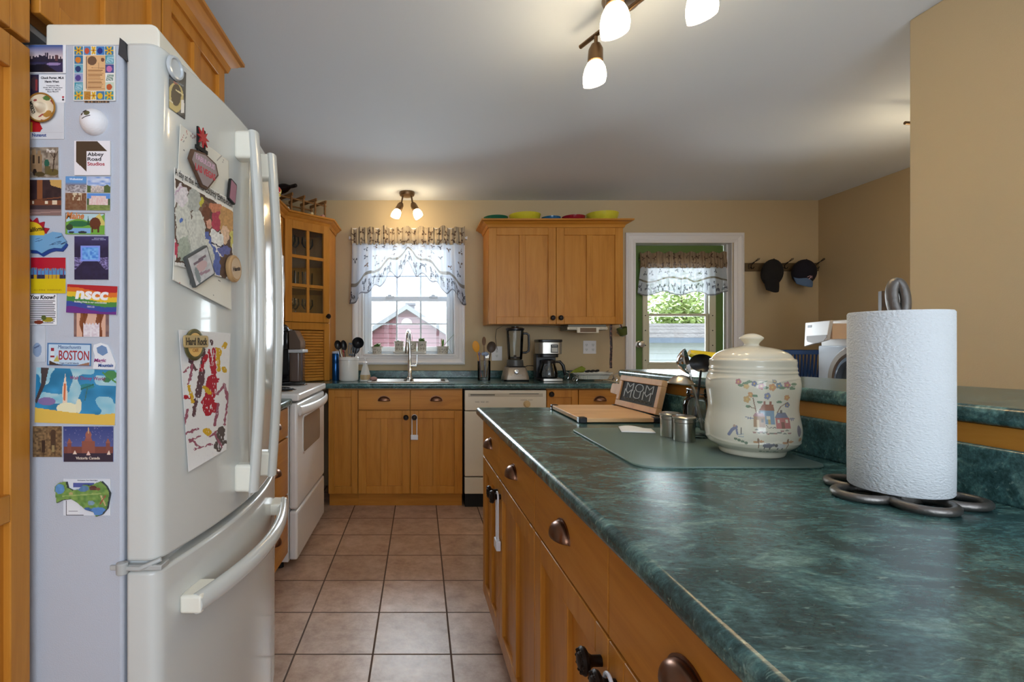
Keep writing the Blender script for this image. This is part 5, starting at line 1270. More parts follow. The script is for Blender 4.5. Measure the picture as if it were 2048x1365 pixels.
addo(MB().tube([(bx + .064, by, CT + .372), (bx + .09, by, CT + .375), (bx + .108, by, CT + .36), (bx + .11, by, CT + .28), (bx + .107, by, CT + .235), (bx + .085, by, CT + .222), (bx + .060, by, CT + .222)], .009, 10, sq=1.3), 'handle', BLACK, t)
addo(MB().lathe([(0, .174), (.05, .1745), (.05, .188), (.012, .19), (.01, .2), (0, .202)], 18, (bx, by, CT)), 'blade_base', BLACK, t)
# coffee maker
cx_, cyy = X(1099, 3.96), 3.97
t = T('coffee_maker', 'black and steel drip coffee maker with glass carafe beside the blender', 'coffee maker', (cx_, cyy, CT))
addo(MB().box(cx_ - .098, cyy + .03, CT + .022, cx_ + .06, cyy + .12, CT + .21).prism(rrect(cx_ - .098, cyy - .1, cx_ + .085, cyy + .12, .03), CT + .0005, CT + .022), 'housing', BLACK, t, bevel=.004)
addo(MB().prism(rrect(cx_ - .1, cyy - .09, cx_ + .088, cyy + .12, .035), CT + .305, CT + .325).prism(rrect(cx_ - .085, cyy - .07, cx_ + .06, cyy + .1, .03), CT + .185, CT + .2115), 'lid', BLACK, t, bevel=.004)
sp5 = addo(MB().prism(rrect(cx_ - .095, cyy - .088, cx_ + .083, cyy + .118, .035), CT + .212, CT + .3045), 'filter_housing', STEEL, t, bevel=.003)
addo(MB().box(cx_ - .010, cyy - .0925, CT + .222, cx_ + .046, cyy - .0875, CT + .286), 'control_badge', BLACK, sp5, bevel=.002)
addo(MB().box(cx_ - .005, cyy - .0940, CT + .228, cx_ + .041, cyy - .0922, CT + .262), 'display', mat('grey_lcd', C(176, 176, 170), .3), sp5)
letters('BUNN', 'lettering', (cx_ + .018, cyy - .0925, CT + .275), EX, EZ, -EY, .009, C(226, 226, 224), sp5, .036)
addo(MB().lathe([(0, .026), (.066, .0235), (.072, .03), (.074, .06), (.062, .105), (.05, .135), (.052, .15), (.050, .15), (.048, .135), (.06, .105), (.0715, .06), (.069, .033), (0, .03)], 32, (cx_ - .012, cyy - .02, CT)), 'carafe', GLASS, t)
addo(MB().lathe([(.053, .138), (.0545, .15), (.05, .162), (.03, .168), (0, .17)], 28, (cx_ - .012, cyy - .02, CT)), 'carafe_lid', BLACK, t)
addo(MB().tube([(cx_ + .035, cyy - .03, CT + .150), (cx_ + .075, cyy - .04, CT + .15), (cx_ + .098, cyy - .045, CT + .12), (cx_ + .11, cyy - .05, CT + .06), (cx_ + .112, cyy - .05, CT + .045)], [.008, .012, .013, .011, .007], 10, sq=.7), 'carafe_handle', BLACK, t)
addo(MB().prism(rrect(cx_ - .07, cyy - .103, cx_ + .078, cyy - .098, .002), CT + .004, CT + .02), 'front_trim', STEEL, t)
# covered dish in wire stand
qx0, qx1, qy = X(1147, 3.93), X(1222, 3.93), 3.96
t = T('casserole_dish', 'white fluted oblong dish in a scrolled wire stand beside the coffee maker', 'dish', ((qx0 + qx1) / 2, qy, CT))
b = MB(); mxx_ = (qx0 + qx1) / 2; hw2 = (qx1 - qx0) / 2
def fl_ring(z, k, wv=.003): return [(mxx_ + (hw2 * k) * (abs(math.cos(a)) ** .45) * math.copysign(1, math.cos(a)) , qy + .095 * k * (abs(math.sin(a)) ** .45) * math.copysign(1, math.sin(a)) + (wv if i % 2 else -wv), z) for i, a in enumerate([2 * PI * i / 96 for i in range(96)])]
rr_ = [fl_ring(CT + .016, .80), fl_ring(CT + .058, .95), fl_ring(CT + .060, 1.06, 0), fl_ring(CT + .066, 1.07, 0), fl_ring(CT + .066, .96, 0), fl_ring(CT + .024, .78, 0)]
loft(b, rr_)
addo(b, 'dish', mat('white_fluted_dish', C(226, 224, 214), .18), t, ang=25)
b = MB()
for yy in (qy - .115, qy + .112):
    pth = [(qx0 - .035, yy, CT + .068), (qx0 + .01, yy, CT + .050), (mxx_, yy, CT + .052), (qx1 - .01, yy, CT + .050), (qx1 + .035, yy, CT + .072)]
    b.tube(pth, .003, 8)
    for s_, x_ in ((-1, qx0 - .012), (1, qx1 - .006)):
        b.tube([(x_ + s_ * .022 * math.cos(a) * (1 - i / 34), yy, CT + .02 + .018 * math.sin(a) * (1 - i / 60)) for i, a in enumerate([-1.2 + .42 * j for j in range(14)])], .003, 7)
        b.tube([(x_ + s_ * .01, yy, CT + .004), (x_ - s_ * .012, yy, CT + .052)], .003, 7)
for x_ in (qx0 + .01, qx1 - .01): b.tube([(x_, qy - .115, CT + .0505), (x_, qy - .10, CT + .011), (x_, qy + .10, CT + .011), (x_, qy + .112, CT + .0505)], .003, 7)
addo(b, 'wire_stand', CHROME, t)
b = MB().tube([P(1142, 746, qy - .03), P(1152, 742, qy - .03), P(1164, 739, qy - .03), P(1169, 741, qy - .03)], [.004, .016, .026, .018], 12, sq=.6)
solo(b, 'oven_mitt', mat('olive_cloth', C(128, 136, 44), .9), 'olive green cloth mitt lying in the white dish', 'oven mitt')
b = MB()
for k_ in range(3): head(b, P(1176 + 9 * k_, 743 - .4 * k_, qy - .03), (1, .2, .3), (0, -.5, 1), .022, .013, .008)
b.tube([P(1170, 744, qy - .03), P(1198, 742.5, qy - .03)], .005, 8)
solo(b, 'measuring_spoons', BLACK, 'black measuring spoons lying in the white dish', 'measuring spoons')
# strap and cups hung by the wall cabinet
b = MB().grid(lambda u, v: Vector((X(1219.5 + 5 * u, 4.0), 4.0 + .004 * math.sin(v * 9), 1.3675 - (1.3675 - Z(737, 4.0)) * v)), 4, 60, lambda u, v: C(120, 80, 70) if rnd(math.floor(u * 3), math.floor(v * 30), 4) > .72 else C(40, 26, 28))
solo(b, 'lanyard', PRINT, 'dark patterned strap hanging straight down from the wall cabinet end', 'strap', solid=.002)
hy = 4.12
t = T('measuring_cup', 'olive green cup hanging on the end of the wall cabinet', 'cup', (1.635, hy, 1.33))
addo(MB().lathe([(0, 0), (.03, 0), (.042, .06), (.04, .06), (.028, .003), (0, .003)], 22, (1.648, hy - .07, 1.285), (-.2, -.1, .6)), 'cup', mat('olive_cup', C(84, 92, 40), .4), t)
addo(MB().tube([(1.632, hy - .075, 1.345), (1.628, hy - .04, 1.40), (1.622, hy - .004, 1.455)], .005, 8), 'handle', mat('maroon_handle', C(96, 40, 36), .4), t)
t = T('measuring_cup', 'translucent white cup hanging beside the green one by the door casing', 'cup', (1.69, hy, 1.33))
addo(MB().lathe([(0, 0), (.022, 0), (.034, .055), (.032, .055), (.02, .003), (0, .003)], 22, (1.70, hy + .045, 1.285), (-.5, -.1, .5)), 'cup', mat('frosted_plastic', C(190, 192, 186), .3, alpha=.8), t)
addo(MB().tube([(1.672, hy + .04, 1.335), (1.645, hy + .03, 1.42), (1.628, hy + .012, 1.455)], .003, 8), 'handle', TRIM, t)
solo(MB().box(1.6075, hy - .02, 1.445, 1.613, hy + .03, 1.465).tube([(1.612, hy, 1.456), (1.628, hy, 1.452), (1.632, hy, 1.462)], .003, 8), 'cup_hook', DKBRONZE, 'small dark hook screwed to the end of the wall cabinet', 'hook')
# cords
solo(MB().tube([(bx + .09, by + .075, CT + .1), (bx + .12, by + .12, CT + .112), (bx + .17, by + .15, CT + .112), (bx + .23, by + .165, CT + .09), (bx + .26, by + .17, CT + .03), (bx + .28, by + .17, CT + .005)], .0032, 8), 'power_cord', BLACK, 'black cord running from the blender behind the coffee maker', 'cord')
solo(MB().tube([(X(994, YB), YB - .012, Z(700, YB)), (X(990, YB), YB - .02, 1.27), (X(993, 4.2), 4.2, 1.335), (X(1005, 4.15), 4.15, 1.362), (X(1060, 4.1), 4.1, 1.36), (X(1100, 4.1), 4.1, 1.354), (X(1126, 4.08), 4.08, 1.352)], .0024, 8), 'radio_cord', mat('grey_cord', C(110, 108, 96), .6), 'thin grey cord looping from the radio to the single outlet', 'cord')
# coffee machine by the stove
kx0, kx1, ky0 = X(540, 3.5), X(591, 3.5), 3.50
t = T('capsule_coffee_machine', 'black capsule coffee machine with clear water tank in the corner by the stove', 'coffee machine', (-.98, 3.60, CT))
KX = Vector((-.95, 3.53, CT)); R7, F7 = Vector((1, 0, 0)), Vector((0, -1, 0))
kb_ = lambda b, *a: b.obox(KX, R7, EZ, F7, *a)
b = MB(); kb_(b, -.11, .001, -.08, .04, .02, .085); kb_(b, -.11, .02, -.08, .04, .375, .03); kb_(b, -.11, .25, -.075, .04, .375, .085)
addo(b, 'body', BLACKG, t, bevel=.012, bseg=3)
b = MB(); b.oprism(KX, R7, F7, EZ, rrect(-.108, -.078, .038, .082, .04), .376, .395); b.ball(KX + EZ * .395 - R7 * .035, .06, .06, .04, 18, 8)
addo(b, 'lid', BLACK, t, bevel=.004)
b = MB(); b.oprism(KX, R7, F7, EZ, rrect(.045, -.075, .125, .08, .02), .03, .228); 
addo(b, 'water_tank', mat('smoky_tank', C(130, 112, 104), .08, trans=.5), t, bevel=.003)
b = MB().oprism(KX, R7, EZ, F7, [(.045, .252), (.125, .252), (.125, .305), (.085, .385), (.042, .385)], -.075, .08)
addo(b, 'tank_top', mat('smoky_tank_top', C(112, 94, 82), .15, trans=.3), t, bevel=.004)
b = MB(); kb_(b, .0415, .229, -.077, .142, .2515, .084); addo(b, 'silver_band', mat('silver_plastic', C(206, 208, 212), .3, metal=.3), t, bevel=.003)
b = MB(); kb_(b, .045, .001, -.075, .125, .0295, .08); addo(b, 'tank_base', BLACK, t, bevel=.003)
# ------------------------------------------------------------------ bowls on the wall cabinet
bz_ = 2.1425
for lb, p0, p1, ptop, c, yy in (('green shallow bowl, first from the left on top of the wall cabinet', 967, 1016, 432, C(24, 96, 70), 4.08), ('large yellow bowl, second from the left on the wall cabinet', 1018, 1081, 426, C(214, 200, 52), 4.11),
                         ('small blue bowl, middle of the five on the wall cabinet', 1083, 1121, 433, C(30, 96, 140), 4.07), ('dark red bowl, fourth from the left on the wall cabinet', 1124, 1170, 431, C(150, 24, 40), 4.08),
                         ('large yellow bowl at the right end on top of the wall cabinet', 1173, 1236, 424, C(216, 204, 60), 4.12)):
    r = (p1 - p0) / 2 * yy / 1000; x_ = X((p0 + p1) / 2, yy); h = Z(ptop, yy - r) - bz_ if False else H + (689 - ptop) * (yy - r * .6) / 1000 - bz_
    pr = [(0, .0), (r * .5, 0), (r * .52, .006), (r * .72, h * .35), (r * .93, h * .75), (r, h), (r * .975, h), (r * .9, h * .75), (r * .68, h * .36), (r * .45, .012), (0, .01)]
    solo(MB().lathe(pr, 40, (x_, yy, bz_)), 'bowl', mat('glaze_%02x%02x%02x' % tuple(int(v * 255) for v in c), c, .12), lb, 'bowl', 'coloured bowls on the wall cabinet')
# ------------------------------------------------------------------ wine rack
wz_ = 2.1405; WA = Vector((A.x, A.y, 0)) - N3 * .03
t = T('wine_rack', 'low wooden lattice wine rack on top of the corner cabinet', 'wine rack', tuple(WA + EZ * wz_))
b = MB(); wr_ = lambda *a: b.obox(WA + EZ * wz_, R3, EZ, -N3, *a)
us = [-.02, .085, .19, .295, .385]
for u in us:
    for n_ in (0, .19): wr_(u - .006, 0, n_, u + .006, .195, n_ + .012)
for u in us:
    for z_ in (.03, .185): wr_(u - .0055, z_, -.012, u + .0055, z_ + .022, .215)
addo(b, 'post', RACKW, t, bevel=.001)
b = MB()
for n_ in (0, .19):
    for z_ in (.012, .165): wr_(us[0] - .02, z_, n_ + .0125, us[-1] + .02, z_ + .010, n_ + .021)
addo(b, 'rail', RACKW, t, bevel=.001)
BOT = mat('dark_bottle_glass', C(28, 18, 20), .1)
def bottle(label, u, z_, D, cap, n0=.215, g='bottles in the wine rack'):
    O_ = WA + EZ * (wz_ + z_) + R3 * u - N3 * n0
    t = T('wine_bottle', label, 'wine bottle', tuple(O_), 0, g)
    addo(MB().lathe([(0, 0), (.034, .0), (.037, .005), (.037, .12), (.030, .15), (.014, .185), (.0125, .225), (0, .226)], 22, O_, D), 'bottle', BOT, t)
    addo(MB().lathe([(.0132, .2), (.0142, .203), (.0142, .246), (.012, .25), (0, .251)], 16, O_, D), 'cap', mat('cap_%02x%02x%02x' % tuple(int(v * 255) for v in cap), cap, .35), t)
Dn = N3
bottle('wine bottle with white cap, leftmost in the low row of the wine rack', us[0] + .055, .072, Dn, C(214, 208, 202))
bottle('dark wine bottle with pale cap in the middle bay of the wine rack', us[2] + .052, .072, Dn, C(226, 206, 160))
bottle('dark wine bottle with pink cap at the right end of the wine rack', us[3] + .05, .072, Dn, C(206, 150, 140))
bottle('black bottle lying across the top of the wine rack', us[0] + .05, .247, (Dn + R3 * .25 + EZ * .02).normalized(), C(30, 20, 22), .19)
# ------------------------------------------------------------------ coat rack and caps
yr = YB - .018
t = T('coat_rack', 'grey brown wall board with wire hooks right of the back door', 'coat rack', (X(1560, YB), YB, Z(535, YB)))
addo(MB().box(X(1487, YB), yr, Z(543, YB), X(1634.5, YB), YB - .0005, Z(527, YB)), 'board', DARKWOOD, t, bevel=.002)
for hx_ in (1500, 1567, 1629):
    x_ = X(hx_, yr); z_ = Z(534, yr); b = MB()
    b.tube([(x_ - .012, yr - .002, z_ - .02), (x_ - .014, yr - .004, z_ + .02), (x_, yr - .02, z_ + .025), (x_ + .02, yr - .045, z_ + .04), (x_ + .045, yr - .05, z_ + .055), (x_ + .05, yr - .05, z_ + .064), (x_ + .036, yr - .05, z_ + .062), (x_ + .012, yr - .035, z_ + .03), (x_ + .004, yr - .01, z_ + .012), (x_ + .012, yr - .002, z_ - .02)], .0028, 8)
    b.tube([(x_, yr - .002, z_ - .005), (x_ + .004, yr - .035, z_ - .02), (x_ + .006, yr - .045, z_ - .005)], .003, 8)
    addo(b, 'hook', DKBRONZE, t)
def cap(label, cx__, cy__, col, bcol, brim, rx_, rz_, tilt, logo=None):
    yc = yr - .075; c = P(cx__, cy__, yc)
    t = T('baseball_cap', label, 'cap', tuple(c))
    M = Matrix.Translation(c) @ Matrix.Rotation(tilt, 4, 'Y')
    b = MB().ball((0, 0, 0), rx_, .066, rz_, 24, 14); b.ball((0, -.0, rz_ + .001), .007, .007, .004, 10, 6); b.xf(M)
    addo(b, 'crown', col, t)
    b = MB()
    def f(u, v):
        a = -1 + 2 * u; wv = brim[0] * (1 - .18 * v * v)
        return M @ Vector((a * wv, -.052 + .05 * a * a * (1 - .4 * v) - .012 * v, -rz_ * .50 - brim[1] * v * (1 - .16 * a * a)))
    b.grid(f, 20, 10); addo(b, 'brim', bcol, t, solid=.005)
    if logo:
        b = MB(); pts = [(-.02, .0), (-.004, .012), (.02, .014), (.006, .008), (.004, -.012), (-.004, -.016), (.002, -.002), (.024, .004)]
        b.tube([M @ Vector((p[0] + .012, -.066 * math.sqrt(max(.05, 1 - ((p[0] + .012) / rx_) ** 2 - ((p[1] - .05) / rz_) ** 2)) - .001, p[1] - .05)) for p in pts], .0025, 6)
        addo(b, 'emblem', mat('white_red_stitching', C(210, 170, 176), .7), t)
    return t
capm = mat('dark_wool_cloth', C(30, 28, 28), .95, bump=.5, bscale=500); navy = mat('navy_cotton', C(24, 22, 34), .9); bluem = mat('faded_blue_cotton', C(92, 118, 156), .9)
cap('black wool baseball cap hung on the middle hook of the coat rack', 1544, 546, capm, capm, (.064, .115), .086, .115, .14)
cap('navy baseball cap with faded blue brim on the right hook', 1608, 545, navy, bluem, (.080, .075), .098, .108, .20, True)
# ------------------------------------------------------------------ laundry corner
wx = 2.79
t = T('washing_machine', 'white front loading washer with open soap drawer by the right wall', 'washing machine', (3.09, 3.16, 0))
addo(MB().box(wx + .012, 2.82, .0, XR - .012, 3.50, 1.372), 'body', STOVEW, t, bevel=.015, bseg=3)
wf = addo(MB().box(wx - .006, 2.825, .38, wx + .011, 3.495, 1.2), 'front_panel', mat('blue_white_enamel', C(206, 216, 228), .2), t, bevel=.006)
dc_ = Vector((wx - .006, 3.15, .975))
dr_ = addo(MB().lathe([(.235, 0), (.235, .02), (.222, .035), (.19, .035), (.178, .02), (.178, 0)], 48, dc_, (-1, 0, 0)), 'door', mat('grey_door_ring', C(150, 142, 134), .25, metal=.4), t)
addo(MB().lathe([(.1775, .004), (.17, .034), (.14, .05), (.135, .045), (.13, .02), (0, .012)], 48, dc_, (-1, 0, 0)), 'door_glass', mat('dark_blue_glass', C(88, 104, 120), .06), dr_)
b = MB(); O8 = Vector((2.665, 0, 0))
q8 = [P(1610.5, 646, 3.47), P(1660.6, 641, 3.235), P(1653.6, 680.5, 3.26), P(1608, 693.8, 3.475)]
b.add([p for p in q8] + [p + Vector((.022, 0, 0)) for p in q8], [(0, 1, 2, 3), (7, 6, 5, 4), (0, 4, 5, 1), (1, 5, 6, 2), (2, 6, 7, 3), (3, 7, 4, 0)])
sdr = addo(b, 'soap_drawer_front', STOVEW, t, bevel=.004)
e8 = (q8[1] - q8[0]); g8 = (q8[3] - q8[0]); nf = e8.cross(g8).normalized(); nf = -nf if nf.x > 0 else nf
pt8 = lambda u, v, k=.0012: q8[0] + e8 * u + g8 * v + nf * k
b = MB().add([pt8(u, v) for u, v in [(.1, .56), (.9, .56), (.9, .66), (.8, .80), (.6, .86), (.35, .86), (.15, .80), (.1, .7)]], [tuple(range(8))])
addo(b, 'handle_recess', mat('grey_recess', C(150, 144, 140), .5), sdr, solid=.002, smooth=False)
b = MB().add([pt8(u, v) for u, v in [(.12, .12), (.28, .12), (.28, .22), (.12, .22)]], [(0, 1, 2, 3)])
addo(b, 'emblem', mat('grey_emblem', C(120, 120, 124), .4), sdr, solid=.001, smooth=False)
addo(MB().box(q8[1].x + .026, 3.25, 1.245, wx + .02, 3.44, 1.345), 'soap_drawer_box', mat('peach_drawer_plastic', C(226, 196, 166), .4), sdr)
t = T('folded_cloth', 'dark camouflage cloth lying on the washing machine', 'cloth', (2.95, 3.22, 1.372))
addo(MB().grid(lambda u, v: Vector((2.85 + .2 * u, 3.14 + .16 * v, 1.376 + .05 * (math.sin(PI * min(1, max(0, u))) * math.sin(PI * v)) ** .4 * (.8 + .3 * vn(u * 6, v * 6, 2)))), 26, 26, lambda u, v: C(66, 62, 48) if vn(u * 9, v * 9, 5) > .5 else C(36, 34, 28)), 'cloth', PRINT, t)
b = MB().slab((2.855, 3.115, 1.3735), Vector((.95, -.3, 0)), EZ, Vector((-.3, -.95, 0)), .18, .165, .04, 24, 22, shp([('e', .5, .45, .26, .2, C(150, 84, 40)), ('t', [(.3, .3), (.6, .62), (.2, .6)], C(206, 120, 40)), ('l', .2, .8, .8, .7, .03, C(40, 60, 30)), ('l', .1, .95, .9, .9, .04, C(60, 60, 34))], lambda u, v: mixc(C(84, 64, 40), C(58, 44, 30), vn(u * 9, v * 9, 3))), C(70, 54, 36))
solo(b, 'tin_box', PRINT, 'small dark box printed with an orange flower standing on the washer', 'box')
solo(MB().box(2.50, 3.53, .0, 3.38, 4.25, .868).box(2.50, 3.53, .87, 3.38, 4.25, .895), 'laundry_table', TRIM, 'plain white chest in the laundry corner under the blue basket', 'chest', bevel=.006)
lb_ = T('laundry_basket', 'blue plastic laundry basket in the corner behind the washer', 'laundry basket', (2.90, 3.86, .8955))
BL = mat('blue_plastic', C(46, 78, 128), .35)
b = MB(); x0, x1, y0, y1, z0, z1 = 2.62, 3.24, 3.68, 4.10, .8958, 1.165
b.prism(rrect(x0 + .03, y0 + .03, x1 - .03, y1 - .03, .06), z0, z0 + .02)
per = rrect(x0, y0, x1, y1, .08, 7); peri = rrect(x0 + .03, y0 + .03, x1 - .03, y1 - .03, .06, 7)
def along(poly, n):
    L = [0]; m = len(poly)
    for i in range(m): L.append(L[-1] + math.dist(poly[i], poly[(i + 1) % m]))
    o = []
    for k in range(n):
        s_ = L[-1] * k / n; i = max(j for j in range(m) if L[j] <= s_); q = (s_ - L[i]) / max(1e-9, L[i + 1] - L[i]); a, c = poly[i], poly[(i + 1) % m]
        o.append((a[0] + (c[0] - a[0]) * q, a[1] + (c[1] - a[1]) * q))
    return o
for p, q in zip(along(per, 72), along(peri, 72)): b.tube([(q[0], q[1], z0 + .01), (p[0], p[1], z1 - .02)], .006, 6)
addo(b, 'slat_wall', BL, lb_)
b = MB(); n = len(per); pi_ = rrect(x0 + .012, y0 + .012, x1 - .012, y1 - .012, .07, 7); po_ = rrect(x0 - .022, y0 - .022, x1 + .022, y1 + .022, .09, 7)
b.add([(p[0], p[1], z1 - .03) for p in po_] + [(p[0], p[1], z1) for p in po_] + [(p[0], p[1], z1) for p in pi_] + [(p[0], p[1], z1 - .03) for p in pi_], [(r_ * n + k, r_ * n + (k + 1) % n, ((r_ + 1) % 4) * n + (k + 1) % n, ((r_ + 1) % 4) * n + k) for r_ in range(4) for k in range(n)])
addo(b, 'rim', BL, lb_, ang=50)
# ------------------------------------------------------------------ magnets on the side of the refrigerator
KX_ = .97 / 1000
def side(px, py, off=0): return Vector(((px - 840) * KX_, FY0 - off, H - (py - 689) * KX_))
MG = 'magnets and cards on the refrigerator side'
SN = Vector((0, -1, 0))
def card(name, label, cat, x0, y0, x1, y1, fn, cell=1.6, th=.003, rot=0.0, lift=.0002, edge=C(214, 214, 216), group=MG):
    """flat printed card on the refrigerator side; fn gives the print colour at photo coordinates"""
    w, h = (x1 - x0) * KX_, (y1 - y0) * KX_
    c = side((x0 + x1) / 2, (y0 + y1) / 2, lift)
    R = Vector((math.cos(rot), 0, math.sin(rot))); U = Vector((-math.sin(rot), 0, math.cos(rot)))
    O = c - R * w / 2 - U * h / 2
    b = MB().slab(O, R, U, SN, w, h, th, max(2, int((x1 - x0) / cell)), max(2, int((y1 - y0) / cell)), lambda u, v: fn(x0 + u * (x1 - x0), y1 - v * (y1 - y0)), edge)
    o = solo(b, name, PRINT, label, cat, group, smooth=False)
    o['card'] = 0
    return o, (lambda px, py: c + R * (px - (x0 + x1) / 2) * KX_ - U * (py - (y0 + y1) / 2) * KX_ + SN * th), R, U
def ink(cd_, s_, px, py, h, color, w=None, **k):
    o, at, R, U = cd_; return letters(s_, 'lettering', at(px, py), R, U, SN, h * KX_, color, o, w * KX_ if w else None, lift=.0002, **k)
WH = C(236, 236, 240)
def n2(c0, c1, sx, sy, s): return lambda x, y: mixc(c0, c1, vn(x / sx, y / sy, s))
# skyline picture
sky = [('r', 40, 120, 140, 150, C(52, 48, 84))]
for k in range(22): sky.append(('r', 62 + 3 * k, 122 - 10 * rnd(k, 1), 65 + 3 * k, 126, C(44, 40, 58)))
sky += [('r', 92, 107, 94.5, 124, C(40, 40, 62)), ('r', 96, 107, 98.5, 124, C(40, 40, 62)), ('r', 112, 112, 118, 124, C(96, 66, 74)), ('r', 60, 128, 84, 134, C(64, 60, 84)), ('t', [(60, 132), (92, 130), (118, 146), (60, 147)], C(26, 24, 36)), ('e', 110, 130, 14, 3, C(150, 130, 176))]
card('picture_card', 'white bordered card under the skyline postcard at the top left of the refrigerator side', 'card', 60, 91, 133, 147.5, lambda x, y: WH, 3, .0018)
card('skyline_postcard', 'city skyline at dusk postcard magnet at the top left of the refrigerator side', 'magnet', 60, 92, 128, 146, shp(sky, lambda x, y: mixc(C(62, 90, 150), C(226, 206, 204), max(0, min(1, (y - 94) / 26))) if y < 122 else mixc(C(120, 96, 150), C(64, 52, 104), (y - 122) / 24 + .4 * (vn(x / 5, y / 2, 1) - .5))), 1.1, .0012, lift=.0021)
c_ = card('business_card', 'white printed business card magnet just below the skyline postcard', 'card', 62, 150, 132, 206, shp([('r', 60, 150, 79, 195, C(52, 44, 70)), ('e', 70, 168, 8, 14, C(80, 60, 66)), ('r', 72, 160, 76, 182, C(150, 60, 60)), ('e', 127, 195, 2, 2, C(180, 40, 60)), ('e', 127, 200, 2, 2, C(40, 40, 50))], WH), 1.4, .0012)
ink(c_, 'Chuck Porter, MLA', 106, 157, 5.5, C(30, 30, 40), 46, bold=.02); ink(c_, 'Hants West', 105, 164, 4.6, C(30, 30, 40), 28, bold=.02)
ink(c_, 'Constituency Office', 107, 172.5, 3, C(60, 60, 70), 26)
for k, (s_, w_) in enumerate((('PO Box 3873, 158 King Street', 38), ('Windsor, N.S.  B0N 2T0', 30), ('Phone 798-5779', 22))): ink(c_, s_, 107, 176.5 + 3.9 * k, 2.6, C(60, 60, 70), w_)
c_ = card('picture_card', 'white northern territory card with a red and yellow figure, behind the sombrero magnet', 'card', 62, 206, 129, 279, shp([('t', [(62, 240), (78, 240), (86, 258), (82, 265), (62, 265)], C(178, 30, 36)), ('r', 62, 246, 66, 265, C(206, 160, 40)), ('l', 62, 266, 127, 266, .6, C(200, 200, 206))], n2(C(226, 226, 230), C(206, 208, 214), 20, 20, 1)), 1.4, .0016)
ink(c_, 'Nunavut', 80, 271, 7, C(40, 66, 130), 28, bold=.02)
# sombrero
O = side(88, 219); t = T('sombrero_magnet', 'cream sombrero shaped souvenir magnet with gold rim', 'magnet', tuple(O), 0, MG)
sf = shp([('e', 100, 200, 9, 4.5, C(84, 120, 60)), ('e', 100, 231, 10, 7, C(176, 126, 50)), ('l', 108, 205, 114, 214, 1.4, C(150, 60, 50)), ('l', 84, 236, 90, 232, 1.5, C(160, 60, 60)), ('e', 90, 245, 3, 2, C(150, 60, 50)), ('e', 76, 204, 3, 2, C(150, 60, 50)), ('l', 110, 232, 114, 226, 1, C(70, 100, 60))], C(226, 208, 178))
def sb(u, v):
    a = 2 * PI * u; r = 28 * v; hgt = .016 * math.exp(-(r / 8.5) ** 4) + .006 + .004 * (v ** 4)
    return side(88 + r * math.cos(a), 219 - r * math.sin(a), hgt)
addo(MB().grid(sb, 60, 26, lambda u, v: C(160, 120, 60) if v > .93 else (C(228, 212, 186) if v < .42 else sf(88 + 28 * v * math.cos(2 * PI * u), 219 - 28 * v * math.sin(2 * PI * u)))), 'brim', MATTE, t, ang=70)
addo(MB().tube([side(88 + 28 * math.cos(2 * PI * k / 40), 219 - 28 * math.sin(2 * PI * k / 40), .009) for k in range(40)], .0016, 6, closed=True), 'gold_rim', mat('gold_cord', C(190, 142, 66), .35, metal=.6), t)
addo(MB().lathe([(0, .0018), (.012, .0018), (.012, .006)], 16, O, SN), 'backing', BLACKM, t)
letters('MEXICO', 'lettering', side(70.5, 219, .0078), Vector((.3, 0, -.95)), Vector((.95, 0, .3)), SN, 7 * KX_, C(30, 40, 36), t, 24 * KX_, bold=.02)
# tile picture with recipe
tb = []
cols = [C(56, 120, 160), C(74, 110, 160), C(70, 150, 170), C(92, 96, 160), C(60, 140, 150)]
def cell_(x, y, w, h, bgc, fc, k):
    tb.append(('r', x, y, x + w, y + h, bgc))
    if k == 0:
        for q in range(6): tb.append(('l', x + w * .5, y + h * .5, x + w * (.5 + .42 * math.cos(q * 1.05)), y + h * (.5 + .42 * math.sin(q * 1.05)), 1.6, fc))
        tb.append(('e', x + w * .5, y + h * .5, 2.2, 2.2, C(170, 100, 40)))
    elif k == 1: tb.append(('e', x + w * .45, y + h * .55, w * .33, h * .36, fc))
    elif k == 2:
        for q in range(5): tb.append(('l', x + 2 + q * 3, y + h - 2, x + 5 + q * 2.6, y + 3, .7, fc))
yel, pnk = C(222, 178, 46), C(196, 120, 170)
for i, (bgc, fc, k) in enumerate(((cols[0], yel, 0), (C(84, 140, 190), C(196, 84, 60), 1), (C(220, 214, 206), yel, 0), (C(70, 130, 190), C(36, 50, 130), 1), (cols[0], yel, 0))): cell_(151.5 + (0, 19, 33, 44, 61)[i], 95, (17, 14, 11, 16, 17)[i], 17, bgc, fc, k)
for i, (bgc, fc, k) in enumerate(((cols[0], C(214, 130, 50), 1), (C(110, 170, 190), C(40, 60, 110), 1), (C(150, 160, 196), C(84, 70, 140), 1), (cols[2], C(190, 220, 230), 2))): cell_(151.5, 113 + 18 * i, 17, 17, bgc, fc, k)
for i, (bgc, fc, k) in enumerate(((cols[2], C(190, 220, 230), 2), (C(70, 80, 140), pnk, 1), (C(230, 230, 226), C(40, 110, 90), 2), (C(196, 210, 190), C(190, 90, 50), 1))): cell_(213.5, 113 + 18 * i, 17, 17, bgc, fc, k)
for i, (bgc, fc, k) in enumerate(((cols[4], yel, 0), (C(200, 150, 70), C(160, 96, 40), 2), (C(224, 216, 206), yel, 0), (C(70, 120, 160), yel, 1), (cols[4], yel, 0))): cell_(151.5 + (0, 19, 33, 44, 61)[i], 185, (17, 14, 11, 16, 17)[i], 17, bgc, fc, k)
